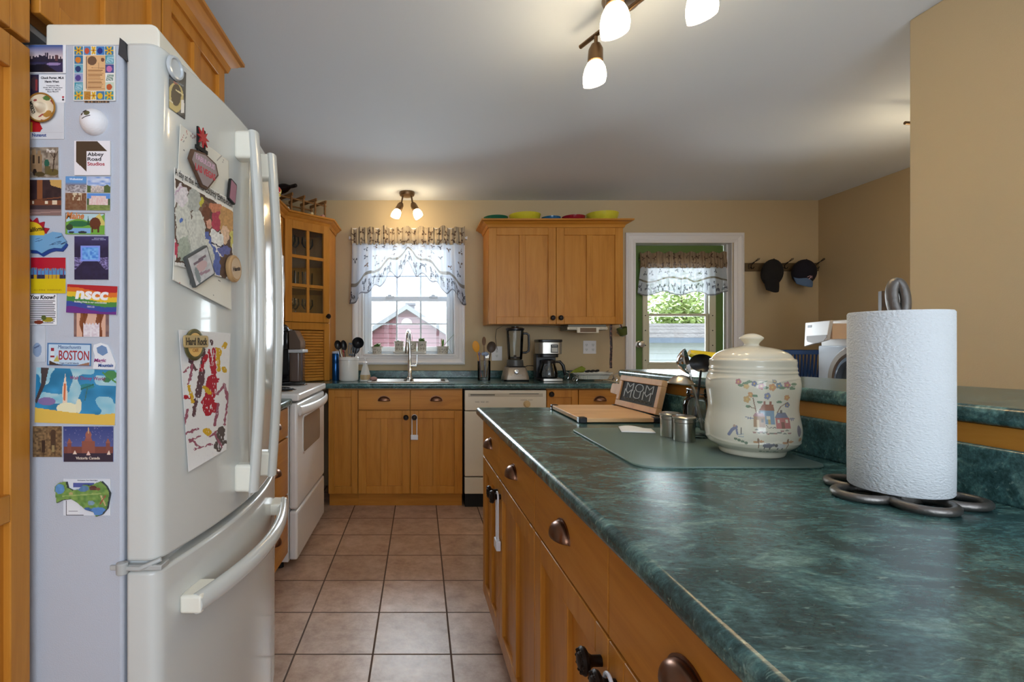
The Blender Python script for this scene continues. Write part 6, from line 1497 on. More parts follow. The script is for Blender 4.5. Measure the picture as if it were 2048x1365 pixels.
tb += [('r', 170, 113, 213, 184, C(222, 178, 128)), ('r', 170, 113, 175.5, 184, C(232, 214, 190)), ('r', 174.5, 116, 176.5, 180, C(110, 84, 76)), ('e', 187, 124, 9, 9, C(110, 84, 66)), ('e', 208, 122, 3.5, 4, C(120, 80, 64)), ('l', 200, 128, 200, 140, .5, C(150, 110, 80)), ('l', 186, 138, 212, 139, .6, C(170, 126, 90))]
for k in range(13): tb.append(('l', 179, 143 + 3.1 * k, 194 + 18 * (.45 + .55 * rnd(k, 3)), 143 + 3.1 * k, .55, C(140, 92, 56)))
c_ = card('tile_print', 'flower tile print with a tan recipe panel, upper right of the refrigerator side', 'magnet', 150, 94.5, 233, 203.5, shp(tb, C(226, 226, 220)), .85, .004)
card('wooden_strip', 'thin dark strip magnet peeping out below the flower tile print', 'magnet', 170, 201, 220, 206.5, lambda x, y: C(70, 50, 36) if rnd(math.floor(x / 2), 1) > .4 else C(170, 130, 90), 1.5, .002)
# golf ball
b = MB()
def gb(u, v):
    a, e = 2 * PI * u, PI / 2 * v; r = 26 * KX_
    d = Vector((math.cos(a) * math.sin(e), -math.cos(e), math.sin(a) * math.sin(e)))
    k = 1 - .018 * max(0, math.sin(u * 90 + (v * 15 % 2 > 1) * PI)) * max(0, math.sin(v * 48)) if .15 < v < .97 else 1
    return side(190, 246) + d * (r * k)
gcol = shp([('e', 182, 232, 5, 3.5, C(56, 40, 44)), ('e', 189, 237, 6, 5, C(94, 92, 60)), ('e', 178, 238, 3, 3, C(70, 52, 50)), ('l', 180, 248, 196, 242, .9, C(70, 66, 66))], WH)
b.grid(gb, 90, 40, lambda u, v: gcol(190 + 26 * math.sin(PI / 2 * v) * math.cos(2 * PI * u), 246 - 26 * math.sin(PI / 2 * v) * math.sin(2 * PI * u)))
b.lathe([(0, 0), (26 * KX_, 0)], 40, side(190, 246, .0003), SN, col=WH)
solo(b, 'golf_ball_magnet', MATTE, 'half golf ball magnet with a small printed crest', 'magnet', MG)
# studios square
c_ = card('square_magnet', 'white square magnet with a folded brown ribbon shape and black and red lettering', 'magnet', 151.5, 283.5, 223, 352, shp([('t', [(155, 284), (197, 284), (216.5, 304), (175.5, 304), (175.5, 345), (155, 325)], C(74, 60, 46))], C(234, 230, 234)), .9, .004)
for s_, y, cc_, w_ in (('Abbey', 311.5, C(22, 20, 24), 32), ('Road', 320, C(22, 20, 24), 27), ('Studios', 329.5, C(170, 30, 50), 34)): ink(c_, s_, 178 + w_ / 2, y, 7.2 if s_ != 'Abbey' else 9.4, cc_, w_, bold=.015)
# cathedral picture
cf = shp([('r', 64, 310, 86, 345, C(146, 116, 84)), ('r', 66, 300, 74, 330, C(160, 130, 96)), ('r', 78, 303, 84, 330, C(150, 120, 88)), ('r', 68, 312, 72, 328, C(70, 54, 42)), ('r', 79, 314, 82, 328, C(70, 54, 42)), ('e', 72, 346, 4, 7, C(40, 30, 26)), ('e', 96, 328, 5, 8, C(36, 92, 74)), ('r', 92, 334, 103, 350, C(96, 86, 56)), ('e', 108, 346, 12, 7, C(96, 84, 44)), ('e', 82, 350, 10, 5, C(80, 66, 40)), ('l', 108, 344, 112, 308, 1.2, C(60, 46, 38)), ('l', 112, 320, 104, 308, .8, C(60, 46, 38)), ('l', 112, 316, 118, 304, .8, C(60, 46, 38))], n2(C(170, 156, 138), C(110, 96, 84), 4, 5, 3))
c_ = card('cathedral_magnet', 'sepia old cathedral picture magnet with green statue, left column of the refrigerator side', 'magnet', 63, 296, 119, 356, cf, 1.1, .003)
ink(c_, 'Paris', 104, 303, 7, C(226, 216, 206), 16, bold=.02)
card('picture_magnet', 'picture magnet of a brown column under a dark domed hall', 'magnet', 62, 361, 125, 432, shp([('r', 76, 361, 87, 420, C(140, 84, 50)), ('t', [(102, 361), (125, 361), (125, 378), (104, 372)], C(196, 156, 90)), ('r', 62, 402, 125, 412, C(122, 70, 48)), ('r', 67, 403, 71, 409, C(220, 206, 180)), ('r', 92, 403, 98, 409, C(220, 206, 180)), ('r', 107, 402, 117, 410, C(214, 196, 170)), ('r', 62, 412, 125, 420, C(70, 54, 56)), ('r', 62, 420, 125, 432, C(130, 104, 100)), ('l', 62, 428, 125, 424, 1.2, C(160, 130, 124)), ('l', 66, 402, 125, 396, 1.2, C(110, 66, 44))], n2(C(40, 28, 34), C(62, 44, 46), 6, 6, 5)), 1.2, .003)
# four picture magnet
def four(x, y):
    if abs(x - 176) < .6 or abs(y - 387) < .6: return C(210, 206, 206)
    if y < 387:
        if x < 176: return mixc(C(96, 150, 206), C(128, 118, 126), min(1, max(0, (y - 366) / 6))) if y < 372 else mixc(C(200, 196, 200), C(92, 80, 86), vn(x / 2.4, y / 2, 2))
        if y < 370 + 4 * vn(x / 6, 1, 3): return mixc(C(86, 136, 210), C(220, 226, 236), vn(x / 9, y / 4, 8))
        return C(84, 100, 60) if x < 184 or x > 210 or y > 385 else mixc(C(220, 206, 196), C(160, 150, 150), rnd(math.floor(x / 2), math.floor(y / 3)))
    if x < 176: return mixc(C(110, 64, 40), C(206, 190, 160), 1 if (148 < x < 166 and y < 402 and rnd(math.floor(x / 3), math.floor(y / 4)) > .4) else .2 * vn(x / 3, y / 3, 1))
    if y < 398 and not (185 < x < 214 and y > 393): return C(92, 142, 210)
    if y < 411: return mixc(C(220, 180, 178), C(226, 210, 206), rnd(math.floor(x / 2), math.floor(y / 4))) if 180 < x < 218 else C(70, 92, 60)
    return mixc(C(96, 116, 60), C(140, 150, 90), vn(x / 4, y / 2, 3))
c_ = card('picture_magnet', 'rounded magnet with four small pictures of town buildings', 'magnet', 133, 354.5, 222.5, 421.5, four, 1.05, .003, -.015)
ink(c_, 'Wolfenbüttel', 154, 360, 4, C(230, 236, 244), 26, bold=.02)
c_ = card('state_magnet', 'green lake and moose souvenir magnet with orange script lettering', 'magnet', 133.5, 427, 212, 470, shp([('t', [(134, 446), (160, 438), (180, 444), (212, 430), (212, 470), (134, 470)], C(110, 166, 66)), ('t', [(190, 438), (202, 428), (212, 446), (212, 452), (186, 450)], C(206, 190, 110)), ('e', 193, 448, 11, 12, C(98, 52, 34)), ('r', 186, 454, 189, 466, C(80, 44, 30)), ('r', 198, 454, 201, 466, C(80, 44, 30)), ('r', 138, 458, 184, 468, C(126, 170, 216)), ('e', 160, 449, 20, 6, C(40, 104, 66)), ('t', [(176, 452), (179, 434), (183, 452)], C(36, 84, 54)), ('e', 142, 456, 7, 6, C(48, 70, 44)), ('e', 168, 466, 9, 2.4, C(40, 52, 60)), ('e', 146, 466, 6, 2, C(40, 52, 60))], lambda x, y: C(120, 104, 90) if x < 135 or x > 210.5 or y < 428.5 or y > 468.5 else C(176, 206, 214)), .95, .004, -.01)
ink(c_, 'Maine', 153, 433, 14, C(200, 120, 60), 36, bold=.03, shear=.25)
# sun and map magnet
O = side(100, 475); t = T('sun_magnet', 'souvenir magnet of a red rayed yellow sun over a blue state map', 'magnet', tuple(O), 0, MG)
sun = [];
for k in range(15):
    a = PI * k / 14 - .05; r = 37 if k % 2 == 0 else 28; sun.append((66 + 37 / 37 * r * math.cos(a), 472 - r * math.sin(a)))
poly = lambda pts, off, th: MB().oprism(side(0, 0, off), EX, EZ, SN, [(p[0] * KX_, -p[1] * KX_) for p in pts], 0, th)
addo(poly(sun + [(58, 474)], .0004, .003), 'sun_rays', mat('magnet_red', C(168, 28, 44), .35), t, smooth=False)
addo(poly([(66 + 27 * math.cos(PI * k / 16), 472 - 27 * math.sin(PI * k / 16)) for k in range(17)], .0036, .0015), 'sun_disc', mat('magnet_yellow', C(224, 186, 40), .35), t, smooth=False)
letters('California', 'lettering', side(76, 460, .0053), Vector((.99, 0, .12)), Vector((-.12, 0, .99)), SN, 9 * KX_, C(60, 30, 20), t, 34 * KX_, shear=.2, bold=.01)
mp_ = [(64, 472), (100, 472), (110, 468), (126, 470), (131, 480), (137, 487), (135, 492), (127, 501), (113, 500), (102, 503), (88, 511), (78, 505), (64, 504)]
addo(poly([(x, y + 3) for x, y in mp_], .0004, .0022), 'map_rim', mat('magnet_deep_blue', C(36, 66, 136), .35), t, smooth=False)
addo(poly([(x - 1, y - 3) for x, y in mp_], .0028, .0022), 'map', mat('magnet_light_blue', C(112, 162, 202), .35), t, smooth=False)
b = MB()
for k in range(16): x, y = 68 + 62 * rnd(k, 1), 476 + 18 * rnd(k, 2); b.tube([side(x, y, .0052), side(x + 8, y - 2 - 2 * rnd(k, 3), .0052)], .0004, 4)
addo(b, 'map_lines', mat('magnet_ink', C(60, 84, 120), .5), t)
# stage picture
def stage(x, y):
    d = max(abs(x - 183) - 16, abs(y - 508) - 12)
    if d < 0: return mixc(C(60, 120, 210), C(130, 190, 240), vn(x / 4, y / 3, 1))
    if d < 3.5: return C(130, 150, 230)
    if y > 516 and abs(x - 183) > (y - 516) * .9 + 8 and y < 540: return mixc(C(60, 50, 90), C(170, 160, 220), vn(x / 2, y / 2, 4) ** 2)
    return mixc(C(30, 26, 56), C(56, 52, 96), min(1, max(0, 1 - (y - 476) / 22)) + .3 * vn(x / 5, y / 5, 7))
c_ = card('picture_magnet', 'dark blue picture magnet of a glowing stage screen', 'magnet', 151, 473.5, 219, 560, stage, 1.1, .003)
ink(c_, 'SMITHSONIAN\nNATIONAL THEATRE', 200, 479, 5, C(170, 176, 210), 28)
def team(x, y):
    if y < 536: return C(176, 24, 46)
    if y > 558: return C(212, 186, 20)
    i = math.floor((x - 62) / 7.5); a = (x - 62) / 7.5 - i - .5
    top = 534 + 5 * rnd(i, 2)
    if y < top: return C(176, 24, 46)
    if abs(a) < .22 and y < top + 4: return C(150, 104, 84)
    if abs(a) < .42: return C(84, 140, 190) if y < 550 else (C(44, 46, 70) if rnd(i, 5) > .3 else C(200, 160, 40))
    return C(120, 40, 80) if y < 552 else C(60, 56, 90)
c_ = card('picture_magnet', 'red and yellow picture magnet of a row of people in blue shirts', 'magnet', 64, 516, 133.5, 587.5, team, 1.0, .003)
ink(c_, 'ALUMNI  WEEKEND', 98, 581, 3, C(160, 130, 20), 56)
# rainbow banner magnet
rb = [C(176, 36, 44), C(214, 110, 44), C(224, 186, 50), C(70, 134, 66), C(52, 74, 150), C(104, 46, 130)]
def rain(x, y):
    k = (y - 570 + 3 * math.sin(x / 19) - (x - 137) * .045 + 1.5 * vn(x / 3, y / 6, 2)) / 9.6
    return rb[max(0, min(5, int(k)))]
c_ = card('rainbow_magnet', 'rainbow striped rectangular magnet with white lettering', 'magnet', 137, 571.5, 237, 628, rain, 1.1, .003, -.045, lift=.0022)
ink(c_, 'nscc', 187, 592, 17, C(236, 234, 236), 66, bold=.04, shear=.12); ink(c_, 'Building Pride in our communities', 185, 606, 4.6, C(232, 226, 232), 64, bold=.01); ink(c_, 'nscc.ca', 186, 614.5, 3.4, C(214, 206, 226), 14)
def girl(x, y):
    if (x - 184) ** 2 / 190 + (y - 624) ** 2 / 60 < 1 and y < 628: return C(214, 170, 150)
    if 168 < x < 200 and y > 648 + 2 * math.sin(x): return mixc(C(232, 228, 232), C(206, 190, 200), vn(x / 3, y / 3, 1))
    for cx_ in (168, 200):
        if abs(x - cx_ - 2 * math.sin(y / 7)) < 7.5 - .08 * (y - 626): return mixc(C(104, 52, 30), C(150, 88, 52), vn(x / 1.5, y / 9, 3))
    if 155 < x < 212: return C(214, 172, 150)
    return mixc(C(110, 84, 88), C(140, 110, 100), vn(x / 6, y / 6, 2))
card('snapshot', 'snapshot of a person with long auburn hair and white top, tucked under the rainbow magnet', 'photograph', 149, 622, 219, 674, girl, 1.1, .0016)
kn = []
for k in range(13): kn.append(('l', 64, 603 + 3.6 * k, 107 + 6 * rnd(k, 1), 603 + 3.6 * k, .9, C(96, 96, 104)))
kn += [('e', 80, 645, 9, 4, C(120, 54, 36)), ('e', 98, 640, 11, 5, C(150, 140, 40)), ('e', 90, 636, 5, 5, C(80, 92, 40))]
c_ = card('trivia_magnet', 'white scalloped text magnet with bold heading and painted fruit at its foot', 'magnet', 63, 589, 115.5, 650, shp(kn, lambda x, y: WH), .9, .003)
ink(c_, 'You Know?', 88, 595, 8.5, C(30, 26, 32), 50, bold=.025, shear=.2)
card('picture_card', 'pale card with a small blue figure beside the licence plate magnet', 'card', 66, 652.5, 92, 724, shp([('e', 76, 700, 9, 14, C(140, 160, 190)), ('l', 72, 696, 80, 692, 1.2, C(80, 96, 130))], n2(C(206, 212, 222), C(190, 196, 206), 12, 12, 3)), 1.4, .002)
# licence plate magnet
c_ = card('licence_plate_magnet', 'small blue rimmed licence plate magnet with red lettering and a lighthouse', 'magnet', 97.5, 687, 185.5, 732, shp([('r', 104, 698, 112, 724, C(214, 226, 232)), ('r', 105, 697, 111, 703, C(150, 40, 60)), ('r', 104, 712, 112, 716, C(150, 40, 60)), ('t', [(110, 724), (118, 711), (122, 724)], C(190, 176, 90)), ('t', [(102, 731), (102, 722), (116, 728), (130, 731)], C(70, 50, 40)), ('t', [(156, 731), (182, 724), (182, 731)], C(150, 110, 90))], lambda x, y: C(72, 120, 170) if x < 100.5 or x > 182.5 or y < 690 or y > 729 else C(190, 212, 230)), .9, .004, -.02)
ink(c_, 'Massachusetts', 142, 694.5, 7, C(60, 90, 140), 46, shear=.2); ink(c_, 'BOSTON', 151, 711, 19, C(160, 36, 44), 60, bold=.01); ink(c_, 'Cape Cod & Islands', 142, 727, 4.5, C(60, 70, 110), 38)
# small cut-out coaster magnet, lettering only
O = side(210, 712); t = T('cut_out_magnet', 'irregular cut-out souvenir magnet with purple and blue lettering', 'magnet', tuple(O), 0, MG)
addo(poly([(190, 690), (204, 686), (216, 690), (222, 700), (228, 715), (233, 728), (231, 739), (188, 738), (192, 712), (188, 700)], .0003, .003), 'backing', mat('magnet_white', C(226, 228, 232), .35), t, smooth=False)
addo(poly([(196, 696), (206, 691), (215, 695), (218, 706), (208, 712), (198, 706)], .0034, .001), 'blue_shape', mat('magnet_blue_grey', C(110, 140, 180), .4), t, smooth=False)
letters('Magic', 'lettering', side(203, 722, .0038), EX, EZ, SN, 9 * KX_, C(150, 50, 120), t, 24 * KX_, shear=.2, bold=.02); letters('Mountain', 'lettering', side(214, 731, .0038), EX, EZ, SN, 7 * KX_, C(50, 84, 150), t, 30 * KX_, shear=.2, bold=.02)
# beach card
bf = [('t', [(82, 738), (98, 737), (92, 770), (76, 810), (72, 806), (84, 770)], C(70, 60, 62)), ('t', [(128, 812), (126, 780), (131, 748), (136, 780), (137, 812)], C(226, 206, 186)), ('l', 131, 770, 131, 800, 2, C(206, 110, 70)), ('e', 176, 772, 14, 5, C(46, 130, 140)), ('l', 176, 776, 172, 800, 1, C(60, 110, 110)), ('l', 164, 778, 188, 768, 1.5, C(40, 104, 96)), ('e', 222, 748, 12, 9, C(70, 134, 80)), ('e', 214, 758, 8, 5, C(60, 120, 80)), ('l', 206, 744, 232, 762, 1.6, C(80, 140, 70)), ('e', 138, 818, 22, 12, C(230, 226, 190)), ('e', 160, 812, 6, 14, C(226, 222, 190)), ('t', [(72, 818), (110, 822), (150, 826), (200, 828), (234, 824), (234, 852), (72, 852)], C(222, 184, 84)), ('e', 96, 805, 18, 8, C(130, 110, 160))]
c_ = card('beach_card', 'glossy tropical beach picture card with a surfboard standing in the sand', 'magnet', 73, 738, 233, 848, shp(bf, lambda x, y: mixc(C(60, 150, 200), C(30, 110, 150), vn(x / 22, y / 16, 2)) if vn(x / 30, y / 20, 5) < .55 else mixc(C(120, 184, 206), C(180, 210, 216), vn(x / 14, y / 10, 9))), 1.3, .0025, -.035)
ink(c_, 'Walt Disney World', 176, 757, 9, C(150, 60, 110), 70, shear=.15, bold=.01)
card('picture_magnet', 'sepia picture magnet of an overgrown stone ruin in the lower left corner', 'magnet', 68, 852.5, 126, 914, shp([('r', 104, 864, 114, 900, C(72, 54, 42)), ('e', 109, 864, 5, 5, C(72, 54, 42)), ('r', 86, 880, 92, 905, C(60, 44, 36)), ('r', 106, 890, 112, 904, C(150, 130, 90))], n2(C(150, 120, 84), C(70, 52, 38), 3.2, 3.2, 6)), 1.1, .003)
vf = [('r', 130, 893, 228, 906, C(120, 70, 62)), ('t', [(170, 884), (179, 862), (188, 884)], C(150, 90, 80)), ('e', 179, 870, 6, 8, C(156, 96, 84)), ('l', 179, 856, 179, 866, .8, C(206, 170, 130)), ('r', 166, 882, 192, 906, C(140, 84, 72)), ('r', 137, 884, 145, 906, C(128, 76, 68)), ('t', [(136, 886), (141, 876), (146, 886)], C(150, 92, 80)), ('r', 214, 884, 222, 906, C(128, 76, 68)), ('t', [(213, 886), (218, 876), (223, 886)], C(150, 92, 80)), ('r', 130, 906, 228, 923, C(52, 44, 60)), ('t', [(148, 908), (152, 900), (156, 908)], C(226, 206, 190)), ('t', [(175, 910), (179, 901), (183, 910)], C(226, 190, 180)), ('t', [(216, 909), (220, 900), (223, 909)], C(226, 206, 190))]
c_ = card('parliament_magnet', 'blue evening picture magnet of a domed parliament building outlined in lights', 'magnet', 129, 853, 229, 923.5, shp(vf, lambda x, y: mixc(C(50, 66, 126), C(86, 96, 150), (y - 853) / 45) if rnd(math.floor(x / 1.5), math.floor(y / 1.5), 3) < .97 else C(120, 120, 160)), 1.0, .003)
ink(c_, 'Victoria Canada', 178, 916, 5.5, C(220, 206, 190), 48, bold=.02)
c_ = card('information_card', 'white card with fine print behind the green island map magnet', 'card', 128, 958, 222, 1031, shp([('r', 148, 966, 190, 975, C(84, 96, 160)), ('r', 133, 1000, 160, 1030, C(224, 226, 230)), ('l', 134, 1002, 134, 1030, .8, C(60, 60, 70)), ('l', 134, 1030, 168, 1030, .8, C(60, 60, 70)), ('l', 138, 1018, 160, 1018, .5, C(140, 140, 150)), ('l', 138, 1023, 156, 1023, .5, C(140, 140, 150))], C(218, 222, 230)), 1.3, .0016)
ink(c_, 'Charlottetown, Prince Edward Island', 176, 961, 2.6, C(60, 60, 80), 40)
O = side(168, 994); t = T('map_magnet', 'chunky green relief map magnet with blue bays near the bottom of the refrigerator side', 'magnet', tuple(O), 0, MG)
mpp = [(114, 972), (122, 965), (136, 962), (139, 974), (150, 980), (163, 977), (172, 968), (186, 970), (206, 961), (216, 971), (223, 985), (218, 1015), (208, 1027), (196, 1031), (190, 1022), (174, 1017), (160, 1004), (146, 996), (130, 998), (118, 1004), (116, 988)]
addo(poly([(x + 1, y + 1.2) for x, y in mpp], .0021, .0042), 'map_edge', mat('dark_relief_edge', C(54, 62, 60), .6), t, smooth=False)
mcol = shp([('e', 124, 976, 9, 10, C(90, 140, 190)), ('e', 170, 975, 12, 6, C(84, 120, 160)), ('e', 200, 1020, 16, 8, C(84, 130, 190)), ('e', 178, 1017, 9, 4, C(60, 96, 150)), ('e', 190, 974, 8, 5, C(90, 56, 50)), ('l', 206, 990, 214, 1008, 1.6, C(190, 170, 120)), ('l', 214, 990, 204, 1006, 1.2, C(150, 80, 60)), ('e', 146, 985, 4, 3, C(180, 160, 110)), ('e', 200, 976, 5, 3, C(120, 80, 60)), ('l', 130, 990, 205, 985, 1.2, C(150, 170, 100)), ('e', 186, 1004, 7, 5, C(120, 150, 170))], n2(C(86, 128, 62), C(130, 160, 80), 6, 5, 4))
inside = shp([('t', mpp, (1, 1, 1))], (0, 0, 0)); b = MB(); st_ = 1.5
for i in range(74):
    for j in range(48):
        x, y = 113 + st_ * i, 961 + st_ * j
        if inside(x + st_ / 2, y + st_ / 2)[0] > .5:
            hq = [.0064 + .0010 * vn(a_ / 5, c__ / 5, 2) for a_, c__ in ((x, y), (x + st_, y), (x + st_, y + st_), (x, y + st_))]
            b.add([side(x, y, hq[0]), side(x + st_, y, hq[1]), side(x + st_, y + st_, hq[2]), side(x, y + st_, hq[3])], [(0, 1, 2, 3)], mcol(x, y))
addo(b, 'map_relief', MATTE, t)
# ------------------------------------------------------------------ things on the bowed front
def FP(px, py, off=0.0):
    """point on the bowed door front seen at photo coordinates px, py"""
    k = (px - 840) / 1000; lo_, hi_ = FY0 + .03, FY1 - .03
    for _ in range(40):
        m_ = (lo_ + hi_) / 2
        if (fxs(m_) + off) / m_ < k: lo_ = m_
        else: hi_ = m_
    Y = (lo_ + hi_) / 2
    return Vector((fxs(Y) + off, Y, Z(py, Y)))
def bil(q, u, v): return tuple((q[0][d] * (1 - u) + q[1][d] * u) * (1 - v) + (q[3][d] * (1 - u) + q[2][d] * u) * v for d in (0, 1))
FG = 'papers and magnets on the refrigerator doors'
def sheet(name, label, cat, quad, fn, nu, nv, off=.002, wav=0.0, m=PAPER, th=.0006, curl=0.0):
    def f(u, v):
        x, y = bil(quad, u, v)
        return FP(x, y, off + wav * vn(u * 3, v * 4, 7) + curl * max(0, v - .8) ** 2 * 25)
    b = MB().grid(f, nu, nv, lambda u, v: fn(*bil(quad, u, v)))
    return solo(b, name, m, label, cat, FG, solid=th)
wp = []
rg = random.Random(4)
for k in range(26):
    x, y = rg.uniform(350, 452), rg.uniform(262, 335) if k < 14 else rg.uniform(560, 612); wp.append(('l', x, y, x + rg.uniform(-12, 14), y + rg.uniform(-16, 16), .45, C(150, 146, 140) if k % 3 else C(196, 130, 120)))
for r in range(3): wp.append(('e', 386 - 2 * r, 272, 6 - 2 * r, 5 - 1.6 * r, C(180, 150, 140) if r % 2 == 0 else C(226, 222, 212)))
sheet('childs_drawing', 'large wrinkled white paper with faint crayon scribbles on the refrigerator door', 'drawing', [(360, 248), (457, 322), (463, 621), (345, 560)], shp(wp, C(228, 224, 212)), 70, 120, .0016, .004, curl=.004)
elp, elp2 = C(206, 206, 196), C(178, 180, 172)
ph_ = [('t', [(350, 354), (466, 424), (466, 560), (350, 524)], C(92, 70, 56)), ('e', 404, 420, 16, 18, C(124, 94, 74)), ('e', 397, 404, 10, 10, C(196, 186, 70)), ('r', 424, 424, 443, 460, C(176, 66, 86)), ('e', 430, 415, 14, 9, C(200, 130, 96)), ('e', 452, 440, 14, 34, C(196, 150, 96)), ('e', 450, 470, 8, 20, C(224, 190, 160)),
       ('r', 460, 460, 466, 492, C(206, 196, 110)), ('t', [(420, 458), (444, 466), (450, 510), (426, 520)], C(232, 230, 224)), ('e', 411, 432, 9, 22, C(112, 68, 46)), ('e', 418, 446, 6, 9, C(214, 160, 136)), ('t', [(405, 462), (415, 462), (440, 520), (440, 556), (430, 548)], C(92, 108, 170)), ('e', 448, 502, 14, 10, C(100, 104, 160)), ('l', 424, 484, 446, 494, 1.6, C(60, 56, 72)),
       ('e', 366, 440, 15, 58, elp), ('e', 362, 392, 14, 22, C(222, 214, 216)), ('e', 372, 500, 18, 26, C(168, 176, 160)), ('e', 394, 470, 16, 54, elp), ('e', 410, 520, 18, 40, elp), ('e', 388, 400, 12, 26, elp2), ('l', 370, 440, 382, 500, 1, elp2), ('l', 352, 385, 366, 372, 1.6, C(200, 170, 190)), ('t', [(350, 480), (356, 490), (354, 512), (350, 515)], C(190, 70, 90)), ('e', 363, 440, 2, 4, C(90, 120, 190))]
def posterf(x, y):
    ed = (y - 336) - (x - 349) * .58
    if ed < 20: return C(232, 228, 220)
    c = pf(x + 5 * (vn(x / 4, y / 7, 1) - .5), y + 9 * (vn(x / 5, y / 6, 2) - .5)); k = .82 + .36 * vn(x / 2.2, y / 3.5, 3)
    return tuple(min(1, q * k) for q in c)
pf = shp(ph_, C(226, 222, 214))
ps_ = sheet('fair_poster', 'printed page picturing a child with a grey plush animal, over the drawing', 'poster', [(348.5, 335), (466, 402), (466, 561), (350, 531)], posterf, 110, 150, .0085, .0012)
def fword(s_, q0, q1, h, color, par, off=.0105, bold=0.0):
    """lettering laid along the bowed front from q0 to q1 (photo coordinates)"""
    o = letters(s_, 'lettering', (0, 0, 0), EX, EZ, -EY, 1.0, color, None, 1.0, bold=bold, m=mat('poster_ink', C(50, 46, 46), .6))
    me = o.data
    for v in me.vertices:
        u = v.co.x + .5; p = FP(q0[0] + (q1[0] - q0[0]) * u, q0[1] + (q1[1] - q0[1]) * u, off)
        v.co = p + EZ * (v.co.z * h)
    o.parent = par
    return o
fword('A day at the Hants County Exhibition', (350, 344), (465, 412), .0185, C(50, 46, 46), ps_, .0112, .01)
fword('picture perfect', (412, 374), (446, 396), .010, C(120, 116, 110), ps_, .0112)
# child's painting
pt_ = []
red, yel2, brn2, mag = C(170, 20, 40), C(206, 162, 30), C(92, 62, 66), C(150, 84, 100)
for x0, y0, x1, y1, w, c in ((408, 700, 400, 760, 3, brn2), (396, 790, 404, 745, 5, brn2), (386, 716, 380, 760, 2, mag), (378, 720, 392, 740, 2, brn2), (392, 800, 388, 830, 3, brn2), (424, 760, 416, 820, 8, red), (414, 805, 424, 815, 9, red), (428, 700, 430, 770, 2.5, red), (412, 712, 402, 742, 3, red), (434, 760, 420, 765, 4, red), (418, 700, 424, 745, 2, red), (436, 698, 438, 742, 3, yel2), (440, 705, 434, 720, 2.5, yel2), (450, 690, 447, 694, 3.5, yel2), (448, 738, 450, 742, 3, yel2), (408, 775, 420, 786, 3, yel2), (378, 775, 386, 805, 2.6, yel2), (384, 805, 380, 790, 2, yel2), (362, 793, 378, 796, 2.5, red), (434, 790, 448, 770, 2, mag), (448, 770, 456, 800, 2.4, mag), (436, 810, 430, 850, 2, mag), (376, 820, 368, 850, 1.6, mag), (380, 880, 400, 895, 2, mag), (400, 872, 380, 884, 1.6, mag), (420, 875, 440, 860, 1.6, mag), (372, 868, 396, 858, 1.5, mag), (456, 800, 448, 850, 1.4, mag), (412, 862, 416, 866, 5, yel2), (442, 862, 436, 895, 6, C(84, 72, 66)), (434, 895, 448, 885, 4, C(84, 72, 66)), (384, 730, 376, 770, 1.4, mag), (430, 870, 444, 895, 1.4, mag), (388, 900, 424, 888, 1.2, mag), (368, 745, 376, 735, 1.4, mag), (425, 690, 423, 680, 1.6, brn2)):
    pt_.append(('l', x0, y0, x1, y1, w * 1.35, c))
pbase = shp(pt_, C(228, 226, 224))
def paintf(x, y):
    xx, yy = x + 3 * (vn(x / 4, y / 5, 3) - .5), y + 5 * (vn(x / 5, y / 4, 4) - .5)
    c = pbase(xx, yy)
    return C(224, 220, 220) if vn(x / 1.4, y / 6, 6) > .83 else c
sheet('childs_painting', "child's painting of red, yellow and brown strokes on white paper on the refrigerator door", 'painting', [(357, 660), (461, 667), (453, 900), (377, 945)], paintf, 110, 230, .0018, .003, curl=.006)
# photo and round clip
sheet('photo_print', 'dark glossy photograph of a singer like figure near the top of the refrigerator door', 'photograph', [(331, 112), (372, 146), (370, 239), (327, 207)], shp([('e', 350, 196, 17, 30, C(190, 170, 110)), ('e', 352, 190, 10, 22, C(70, 58, 44)), ('e', 352, 160, 6, 9, C(150, 90, 76)), ('r', 362, 200, 368, 226, C(226, 222, 214)), ('l', 330, 195, 345, 205, 1.4, C(206, 196, 170)), ('l', 352, 180, 366, 190, 1.2, C(210, 196, 150)), ('l', 330, 150, 366, 172, 1.4, C(110, 120, 130))], n2(C(44, 46, 50), C(92, 92, 90), 6, 8, 2)), 40, 70, .0018, 0, PRINT).__setitem__('label', 'dark glossy photograph near the top of the refrigerator door')
def fmag(px, py):
    p = FP(px, py, .001); p2 = FP(px + 1.5, py, .001); R = Vector((p2.x - p.x, p2.y - p.y, 0)).normalized(); Nn_ = R.cross(EZ); Nn_ = Nn_ if Nn_.x > 0 else -Nn_
    return p, R, Nn_
p, R, Nn_ = fmag(346, 137)
solo(MB().lathe([(.0, .001), (.022, .001), (.024, .004), (.022, .009), (.018, .0095), (.016, .006), (0, .0055)], 30, p, Nn_), 'round_clip', mat('clear_grey_plastic', C(190, 196, 200), .12), 'round clear clip magnet holding the dark photograph', 'magnet', FG)
p, R, Nn_ = fmag(397, 340); p = p + Nn_ * .0095
t = T('sign_magnet', 'dark diamond shaped souvenir sign magnet with a red star', 'magnet', tuple(p), 0, FG)
dm = [(-.055, .005), (-.045, .028), (.0, .036), (.045, .028), (.055, .005), (.01, -.042), (-.01, -.042)]
addo(MB().oprism(p, R, EZ, Nn_, dm, 0, .006), 'rim', mat('dark_copper_rim', C(96, 72, 58), .4, metal=.4), t, bevel=.001)
addo(MB().oprism(p, R, EZ, Nn_, [(a * .86, b_ * .86) for a, b_ in dm], .0062, .0072), 'face', mat('silver_pink_face', C(150, 136, 136), .35), t, smooth=False)
